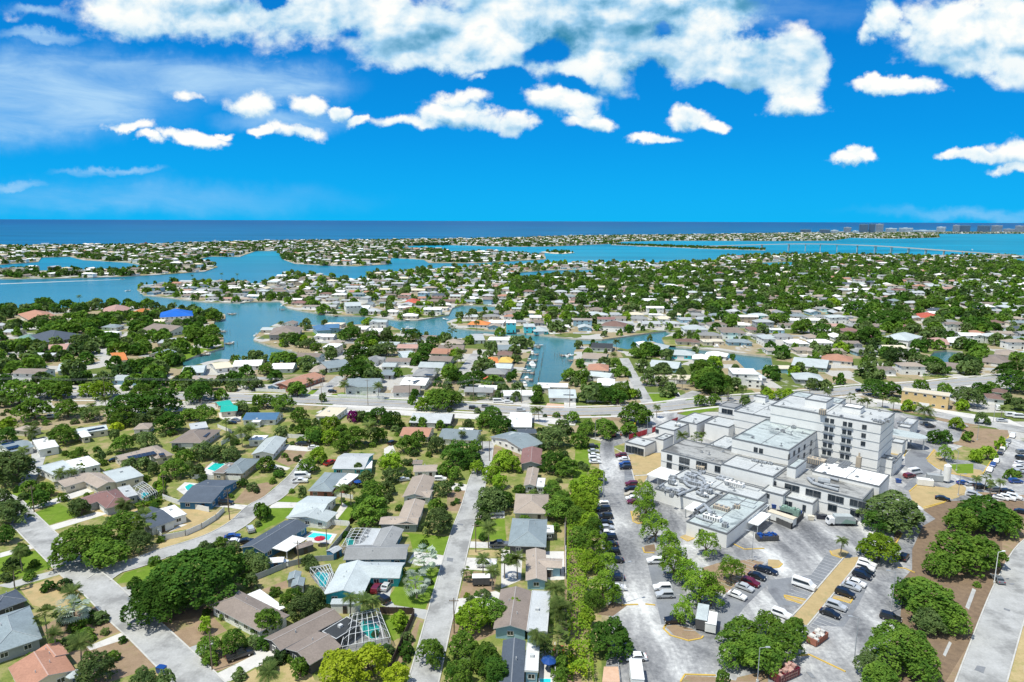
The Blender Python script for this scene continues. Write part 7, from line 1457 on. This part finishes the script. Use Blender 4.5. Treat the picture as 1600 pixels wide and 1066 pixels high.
# drives and patios of the far lots, and cars standing on the nearer ones
dmb = MB(); ncar = 0; rc_ = random.Random(5)
for (x, y, L, W_, an, *_q) in [(h[3], h[4], 16, 11, TH) for h in HOUSES if h[5] is None] + [q for q in far_h if math.hypot(q[0], q[1]) < 1500]:
    t = -x * st_ + y * ct_; up_ = 1 if ((t - 395 + ROW / 2) % ROW - ROW / 2) < 0 else -1; c_, s_ = math.cos(TH), math.sin(TH); of = rc_.uniform(-5, 5)
    if main_np(np.array([x]), np.array([y + 12 * up_]))[0]:
        q = [(of - 1.9, 4 * up_), (of + 1.9, 4 * up_), (of + 1.9, 13.2 * up_), (of - 1.9, 13.2 * up_)]; q = q if up_ > 0 else q[::-1]; dmb.poly([(x + a * c_ - b * s_, y + a * s_ + b * c_, .04) for a, b in q], 0)
    px_, py_ = rc_.uniform(-6, 3), -up_ * rc_.uniform(6, 8)
    q = [(px_, py_ - 2.5), (px_ + 6, py_ - 2.5), (px_ + 6, py_ + 2.5), (px_, py_ + 2.5)]
    if main_np(np.array([x + px_, x + px_ + 6]), np.array([y + py_ - 4, y + py_ + 3])).all(): dmb.poly([(x + a * c_ - b * s_, y + a * s_ + b * c_, .028) for a, b in q], 1 if rc_.random() < .12 else 0)
    if math.hypot(x, y) < 560 and ncar < 150 and rc_.random() < .75 and not blocked(x - 10 * up_ * s_ + of, y + 10.5 * up_, .3):
        k_ = rc_.choice(('sedan', 'suv', 'suv', 'pickup')); cl_ = rc_.choice(('white', 'white', 'silver', 'black', 'grey', 'navy', 'maroon', 'beige')); e = empty('pickup_truck' if k_ == 'pickup' else 'car', (x + of * c_ - 10.5 * up_ * s_, y + of * s_ + 10.5 * up_ * c_, .05), TH + R(90) * up_)
        for nm, me, lc in CS[k_]:
            if nm in ('headlight', 'tail_light'): continue
            o = link(nm, me, e, lc)
            if nm == 'body': omat(o, 'paint_' + cl_)
        CARS.append([e, cl_, k_, 'in driveway ' + ('south of bay' if x < -80 else 'left of canal' if x < 60 else 'beyond hospital')]); ncar += 1
o = dmb.build('suburban_driveways', ['drive', 'pool_water']); o['kind'] = 'structure'
# the rest, thousands of roofs, in one object
mats_ = ['roof_' + r_ for r_ in sorted(set(ROOFS + ROOFI))] + ['wall_' + w_ for w_ in sorted(set(WALLS))] + ['glass']; mi_ = {m_: i for i, m_ in enumerate(mats_)}
fb = MB()
for (x, y, L, W_, an, ty, rc, wl_, zz) in far_h:
    c_, s_ = math.cos(an), math.sin(an); T = lambda a, b, z: (x + a * c_ - b * s_, y + a * s_ + b * c_, z); a, b = L / 2, W_ / 2; r0 = mi_['roof_' + rc]; w0 = mi_['wall_' + wl_]
    for (x0, y0, x1, y1) in ((-a + .5, -b + .5, a - .5, -b + .5), (a - .5, -b + .5, a - .5, b - .5), (-a + .5, b - .5, -a + .5, -b + .5)): fb.poly([T(x0, y0, 0), T(x1, y1, 0), T(x1, y1, zz), T(x0, y0, zz)], w0)
    for i in range(3): q = -a + L * (i + .5) / 3; fb.poly([T(q - 1, -b + .42, zz - 1.7), T(q + 1, -b + .42, zz - 1.7), T(q + 1, -b + .42, zz - .6), T(q - 1, -b + .42, zz - .6)], mi_['glass'])
    e_ = [T(-a, -b, zz), T(a, -b, zz), T(a, b, zz), T(-a, b, zz)]
    if ty == 'f': fb.poly(e_, r0)
    else:
        h_ = W_ * (.15 if ty == 'g' else .18); k_ = b if ty == 'h' else 0; p0, p1 = T(-a + k_, 0, zz + h_), T(a - k_, 0, zz + h_)
        fb.poly([e_[0], e_[1], p1, p0], r0); fb.poly([e_[2], e_[3], p0, p1], r0); fb.poly([e_[1], e_[2], p1], r0 if ty == 'h' else w0); fb.poly([e_[3], e_[0], p0], r0 if ty == 'h' else w0)
o = fb.build('far_houses', mats_); tag(o, 'thousands of small roofs merging into the far suburb and barrier island', 'houses', None, 'stuff')
print('houses', len(HOUSES), 'far', len(far_h))

# ---- trees: mass beyond, drawn from the far crown shapes, merged into one object
far_t = []
def scatter(n, x0, x1, y0, y1, fn, rmin, rmax):
    X = rng.uniform(x0, x1, n); Y = rng.uniform(y0, y1, n); ok = fn(X, Y) & (np.abs(X) < .80 * Y + 40); return list(zip(X[ok], Y[ok]))
cs_ = scatter(60000, -1800, 1900, 330, 2300, lambda X, Y: main_np(X, Y) & (shore_np(X, Y) > 2.5) & beyond(X, Y, 14), 3, 6)
OG = {}
for (a, b, c) in OCC: OG.setdefault((int(a // 40), int(b // 40)), []).append((a, b, c))
for (x, y, *_r) in far_h: OG.setdefault((int(x // 40), int(y // 40)), []).append((x, y, 6.0))
def hit(x, y, r):
    i, j = int(x // 40), int(y // 40)
    for di in (-1, 0, 1):
        for dj in (-1, 0, 1):
            for (a, b, c) in OG.get((i + di, j + dj), ()):
                if (a - x) ** 2 + (b - y) ** 2 < (c + r) ** 2: return True
    return False
STREETK = 395
for (x, y) in cs_:
    inwood = any(inside(z_, x, y) for z_ in wz); 
    if random.random() > (.72 if inside(wz[1], x, y) else .56): continue
    r_ = random.uniform(3.2, 7.4) if inwood else random.choice((random.uniform(1.5, 3.2), random.uniform(2.5, 5.5), random.uniform(4, 7.5)))
    t = -x * st_ + y * ct_; dd = abs((t - STREETK + ROW / 2) % ROW - ROW / 2)
    if dd < 4 and not inwood: continue
    if hit(x, y, r_ * .25 if inwood else r_ * .35): continue
    if y < 500 and any(segd(x, y, *q[:4]) < q[4] + 1 for q in ROADS): continue
    far_t.append((x, y, r_, random.choice('OOGGVVD' if inwood else 'OGGVVVL')))
    OG.setdefault((int(x // 40), int(y // 40)), []).append((x, y, r_ * .38))
for (x, y) in scatter(26000, -3300, 5200, 1050, 7000, lambda X, Y: island_np(X, Y) & (shore_np(X, Y) > 2), 3, 6):
    r_ = random.uniform(2.5, 7.5)
    if not hit(x, y, r_ * .2): far_t.append((x, y, r_, random.choice('OODV'))); OG.setdefault((int(x // 40), int(y // 40)), []).append((x, y, r_ * .5))
for (x, y, *_q) in far_h:
    if y > 1050 and inside(land1, x, y):
        for _ in range(2): far_t.append((x + random.uniform(-13, 13), y + random.uniform(-18, 4), random.uniform(3, 7.5), random.choice('OODVVG')))
for poly, n_, rr in ((causeway, 1500, (2.5, 4)), (mang, 40, (3, 5)), (sbar, 40, (3, 5))):
    xs = [p[0] for p in poly]; ys = [p[1] for p in poly]
    for _ in range(n_):
        x, y = random.uniform(min(xs), max(xs)), random.uniform(min(ys), max(ys))
        if inside(poly, x, y): far_t.append((x, y, random.uniform(*rr), 'O'))
for (x0, y0, x1, y1, n_) in ((790,383,868,383.6,120),(620,384,700,383,80),(212,452,345,480,0)):   # dark mangrove edge of the barrier island
    for _ in range(n_): q = P(random.uniform(x0, x1), random.uniform(min(y0, y1) - .6, max(y0, y1) + .2)); far_t.append((q.x, q.y, random.uniform(4, 8), 'D'))
NG = np.random.default_rng(21)
for _ in range(1500):
    X_, Y_ = NG.uniform(0, 915), NG.uniform(640, 1066) ; q = P(X_, Y_)
    if blocked(q.x, q.y, 1.2): continue
    if sum(1 for t in TREES if t[6] == 'shrub') >= 298: break
    if NG.random() < .5 and Y_ > 800: continue
    r_ = NG.uniform(.8, 2.2); tree(str(NG.choice(list('GOVVGD'))), q.x, q.y, r_, shrub=True)
# keep the 300 trees that show largest as things; smaller hand-placed ones join the mass
TREES.sort(key=lambda q: -q[2] / math.hypot(q[3], q[4]))
for typ in ('tree', 'shrub'):
    lst = [q for q in TREES if q[6] == typ]
    for q in lst[300:]:
        far_t.append((q[3], q[4], q[2], q[1]))
        for ch in list(q[0].children): bpy.data.objects.remove(ch)
        bpy.data.objects.remove(q[0]); TREES.remove(q)
near_extra = 300 - sum(q[6] == 'tree' for q in TREES)
far_t.sort(key=lambda q: math.hypot(q[0], q[1]) / q[2])
for q in far_t[:max(0, near_extra)]: tree(q[3], q[0], q[1], q[2], None, None)
far_t = far_t[max(0, near_extra):]
print('trees', len(TREES), 'palms', len(PALMS), 'far trees', len(far_t))
lods = {}
for key, nb, nl, s_ in (('a', 12, 520, .14), ('b', 9, 170, .23), ('c', 7, 70, .34)): lods[key] = [crown_quads(nb, nl, s_, 40 + i)[0] for i in range(3)]
chunks, mids = [], []; LK = list('OGLYVDB')
for (x, y, r_, kd) in far_t:
    d_ = math.hypot(x, y); pr_ = r_ / d_ * F; q = lods['a' if pr_ > 7 else 'b' if pr_ > 3 else 'c'][int(x * 7) % 3]; a = (x * 13.7 + y * 7.1) % 6.28; c_, s_ = math.cos(a), math.sin(a)
    hh = 2.6 + r_ * .95; v = q.copy(); X_ = v[..., 0] * c_ - v[..., 1] * s_; Y_ = v[..., 0] * s_ + v[..., 1] * c_; zs = hh * .60
    v = np.stack([X_ * r_ + x, Y_ * r_ + y, v[..., 2] * (hh - .5) / 2 / .62 + (hh + .5) / 2], -1); v[..., 2] = np.maximum(v[..., 2], .1); chunks.append(v); mids.append(np.full(len(v), LK.index(kd) if kd in LK else 4, np.int32))
me = npmesh('tree_cover', np.concatenate(chunks), 4, ['leaf_' + k for k in LK]); me.polygons.foreach_set('material_index', np.concatenate(mids)); me.update()
o = link('tree_cover', me); tag(o, 'countless small green tree crowns filling the far suburb', 'trees', None, 'stuff'); print('cover quads', len(me.polygons))
# palms of the shore, lone things
for i, (x, y) in enumerate(pts('R', '347 437 371 438 301 440 125 476 500 452 650 545 745 520 628 468 610 490 700 560')): palm('P', *P(x, y)[:2], 3.4, 9)

# long clipped hedge and ground cover strips
def hedge(cr, s, wd, hh, kd, label, dens=55, name='hedge', cat='hedge'):
    p_ = [G(cr, *q) for q in pts(cr, s)]; vs = []
    for a, b in zip(p_[:-1], p_[1:]):
        L_ = (b - a).length; n_ = int(L_ * dens); t = rng.random(n_); d = (b - a).normalized(); off = rng.uniform(-wd/2, wd/2, n_); hz = hh * (1 - (np.abs(off) / (wd / 2)) ** 3 * .5) * rng.uniform(.72, 1.05, n_) * (0.9 + .25 * np.sin(t * L_ * .9)); side = rng.random(n_) < .3; hz = np.where(side, hz * rng.random(n_), hz); off = np.where(side, np.sign(off) * wd / 2 * rng.uniform(.85, 1.05, n_), off)
        ctr = np.stack([a.x + d.x * t * L_ - d.y * off, a.y + d.y * t * L_ + d.x * off, hz], -1); nr = rng.normal(size=(n_, 3)) * .5 + np.array([0, 0, 1.0]); nr /= np.linalg.norm(nr, axis=1)[:, None]; tt = np.cross(nr, rng.normal(size=(n_, 3))); tt /= np.linalg.norm(tt, axis=1)[:, None]; bb = np.cross(nr, tt); s_ = rng.uniform(.12, .3, n_)[:, None]; vs.append(np.stack([ctr - tt * s_, ctr - bb * s_, ctr + tt * s_, ctr + bb * s_], 1))
    o = link(name, npmesh(name, np.concatenate(vs), 4, ['leaf_' + kd])); tag(o, label, cat); return o
hedge('c', '352 200 356 400 362 600 372 800 390 1066', 5.0, 3.4, 'L', 'long bright green overgrown hedge between the utility path and car park trees', 70)
hedge('c', '275 925 278 1066', 4.5, 2.6, 'G', 'clipped dark green hedge by the white fence, bottom centre', 80); hedge('a', '750 98 900 62', 1.6, 1.6, 'O', 'short clipped hedge beside the reddish brown roof'); hedge('g', '715 128 905 134', 3, 2.2, 'D', 'straight clipped hedge beyond the main road'); hedge('e', '1345 800 1340 940', 2.2, 2.4, 'L', 'tall narrow hedge left of the green pool'); hedge('e', '1130 1040 1360 975', 2.2, 1.5, 'L', 'light green hedge curving above the white annex'); hedge('b', '160 930 300 1020', 1.6, 1.1, 'G', 'low hedge along the taupe house front'); hedge('c', '340 900 350 1066', 5, 2.2, 'Y', 'yellow-green creeper bank at the bottom by the hedge')
hedge('b', '610 590 640 525', 1.4, 1.6, 'D', 'dark hedge beside the maroon car'); hedge('i', '860 95 1000 110', 3, 1.2, 'G', 'low hedge beyond the road, upper right'); hedge('j', '1060 570 1150 545 1240 545', 9, 4, 'O', 'mangrove bank on the creek mouth', 20, 'mangroves', 'mangroves'); hedge('y', '30 90 150 75 250 60', 9, 4.5, 'O', 'mangrove spit pointing into the bay', 20, 'mangroves', 'mangroves') if 0 else None

# ------------------------------------------------------------------ labels that single things out
def cntwords(s): return len(s.split())
ORD = ['nearest', 'second nearest', 'third nearest', 'fourth nearest', 'fifth nearest', 'sixth nearest', 'seventh nearest', 'eighth nearest', 'ninth nearest', 'tenth nearest']
def ordw(i, rev=False):
    base = ['first', 'second', 'third', 'fourth', 'fifth', 'sixth', 'seventh', 'eighth', 'ninth', 'tenth', 'eleventh', 'twelfth', 'thirteenth', 'fourteenth', 'fifteenth', 'sixteenth', 'seventeenth', 'eighteenth', 'nineteenth', 'twentieth']
    return base[i] if i < len(base) else '%dth' % (i + 1)
def zone(x, y):
    X, Y = project((x, y, 3))
    if Y > 640 and X < 500: return 'on left streets'
    if Y > 640 and X < 700: return 'left of centre street'
    if Y > 640 and X < 915: return 'right of centre street'
    if Y > 640 and X < 1180: return 'by left car park'
    if Y > 640: return 'near hospital'
    if Y > 605: return 'along main road'
    if X < 350: return 'in left woods'
    if X < 640 and Y > 500: return 'south of bay'
    if X < 860 and Y > 500: return 'left of canal'
    if X < 1200 and Y > 500: return 'right of canal'
    if Y > 500: return 'beyond hospital'
    return 'beyond the bay'
SRT = dict(bluewhite='pale-blue', bluegrey='blue-grey', slate='slate', medgrey='light-grey', terra='terracotta', mauve='reddish-brown', pink='salmon', dark='black')
def finalize(items, group=None, minz=1):
    """items: (obj, base label, category). equal labels are told apart by counting left to right in the photograph"""
    by = {}
    for o, lb, cat in items: by.setdefault(lb, []).append((o, cat))
    for lb, lst in by.items():
        if len(lst) == 1: tag(lst[0][0], lb, lst[0][1], group); continue
        lst.sort(key=lambda q: project(q[0].matrix_world.translation if 0 else q[0].location)[0])
        for i, (o, cat) in enumerate(lst): 
            nl = ordw(i) + ' from left of ' + lb
            if len(nl.split()) > 16: nl = ordw(i) + ' of ' + lb
            tag(o, nl, cat, group)
SZ = lambda r_: 'very large' if r_ > 10 else 'large' if r_ > 7 else 'medium' if r_ > 4.5 else 'small'
hn = [(h[3], h[4], SRT.get(h[1], h[1] if h[1] != 'solarblue' else 'blue'), h[5]) for h in HOUSES]
def nearhouse(x, y):
    b = min(hn, key=lambda q: (q[0] - x) ** 2 + (q[1] - y) ** 2); d = math.hypot(b[0] - x, b[1] - y)
    X, Y = project((x, y, 0)); X2, Y2 = project((b[0], b[1], 0)); side = ('left of' if X < X2 else 'right of') if abs(X - X2) > abs(Y - Y2) * 1.2 else ('before' if Y > Y2 else 'behind'); return d, side, b[2]
TSH = dict(O='dark-green oak', G='green tree', L='lime green tree', Y='yellow-green tree', V='olive green tree', B='airy light green tree', P='green palm', S='silvery fan palm', K='purple flowering tree', D='blackish tree', R='bare brown shrub')
it = []
for (e, kd, r_, x, y, wh, typ) in TREES + PALMS:
    d, side, rt = nearhouse(x, y); z_ = zone(x, y); nm = TSH[kd].replace('tree', 'shrub')  .replace('oak', 'shrub').replace('palm', 'palm shrub') if typ == 'shrub' else TSH[kd]
    sz = SZ(r_) if typ != 'palm tree' else ('tall' if r_ > 3 else 'small')
    if d < 24 and ('car park' not in z_): lb = '%s %s %s %s-roofed house %s' % (sz, nm, side, rt, z_)
    else: lb = '%s %s %s' % (sz, nm, z_)
    it.append((e, lb, typ))
finalize([q for q in it if q[2] == 'tree'], 'trees of the neighbourhood'); finalize([q for q in it if q[2] == 'shrub'], 'garden shrubs'); finalize([q for q in it if q[2] == 'palm tree'], 'palm trees of the neighbourhood')
finalize([(h[0], h[5] if h[5] else '%s-roofed %s-walled house %s' % (RTXT[h[1]], WTXT[h[2]], zone(h[3], h[4])), h[6] or 'house') for h in HOUSES], 'houses of the neighbourhood')
CW = lambda w_: w_.replace('of the car park', 'of the lot').replace('beside the golden grass patch left of the hospital', 'by the golden grass left of the hospital')
finalize([(e, '%s %s %s' % (c, dict(sedan='car', suv='tall car', pickup='pickup truck', van='van')[k], CW(w_)), dict(sedan='car', suv='car', pickup='pickup truck', van='van')[k]) for e, c, k, w_ in CARS], 'cars and vans parked or driving')
finalize([(e, 'wooden dock with pilings ' + w_, 'dock') for e, w_ in DOCKS], 'private docks')
finalize([(e, ('white motor yacht ' if k == 'yacht' else 'white open motorboat ') + w_, 'boat') for e, w_, k, x, y in BOATS], 'boats in the canals and bay')
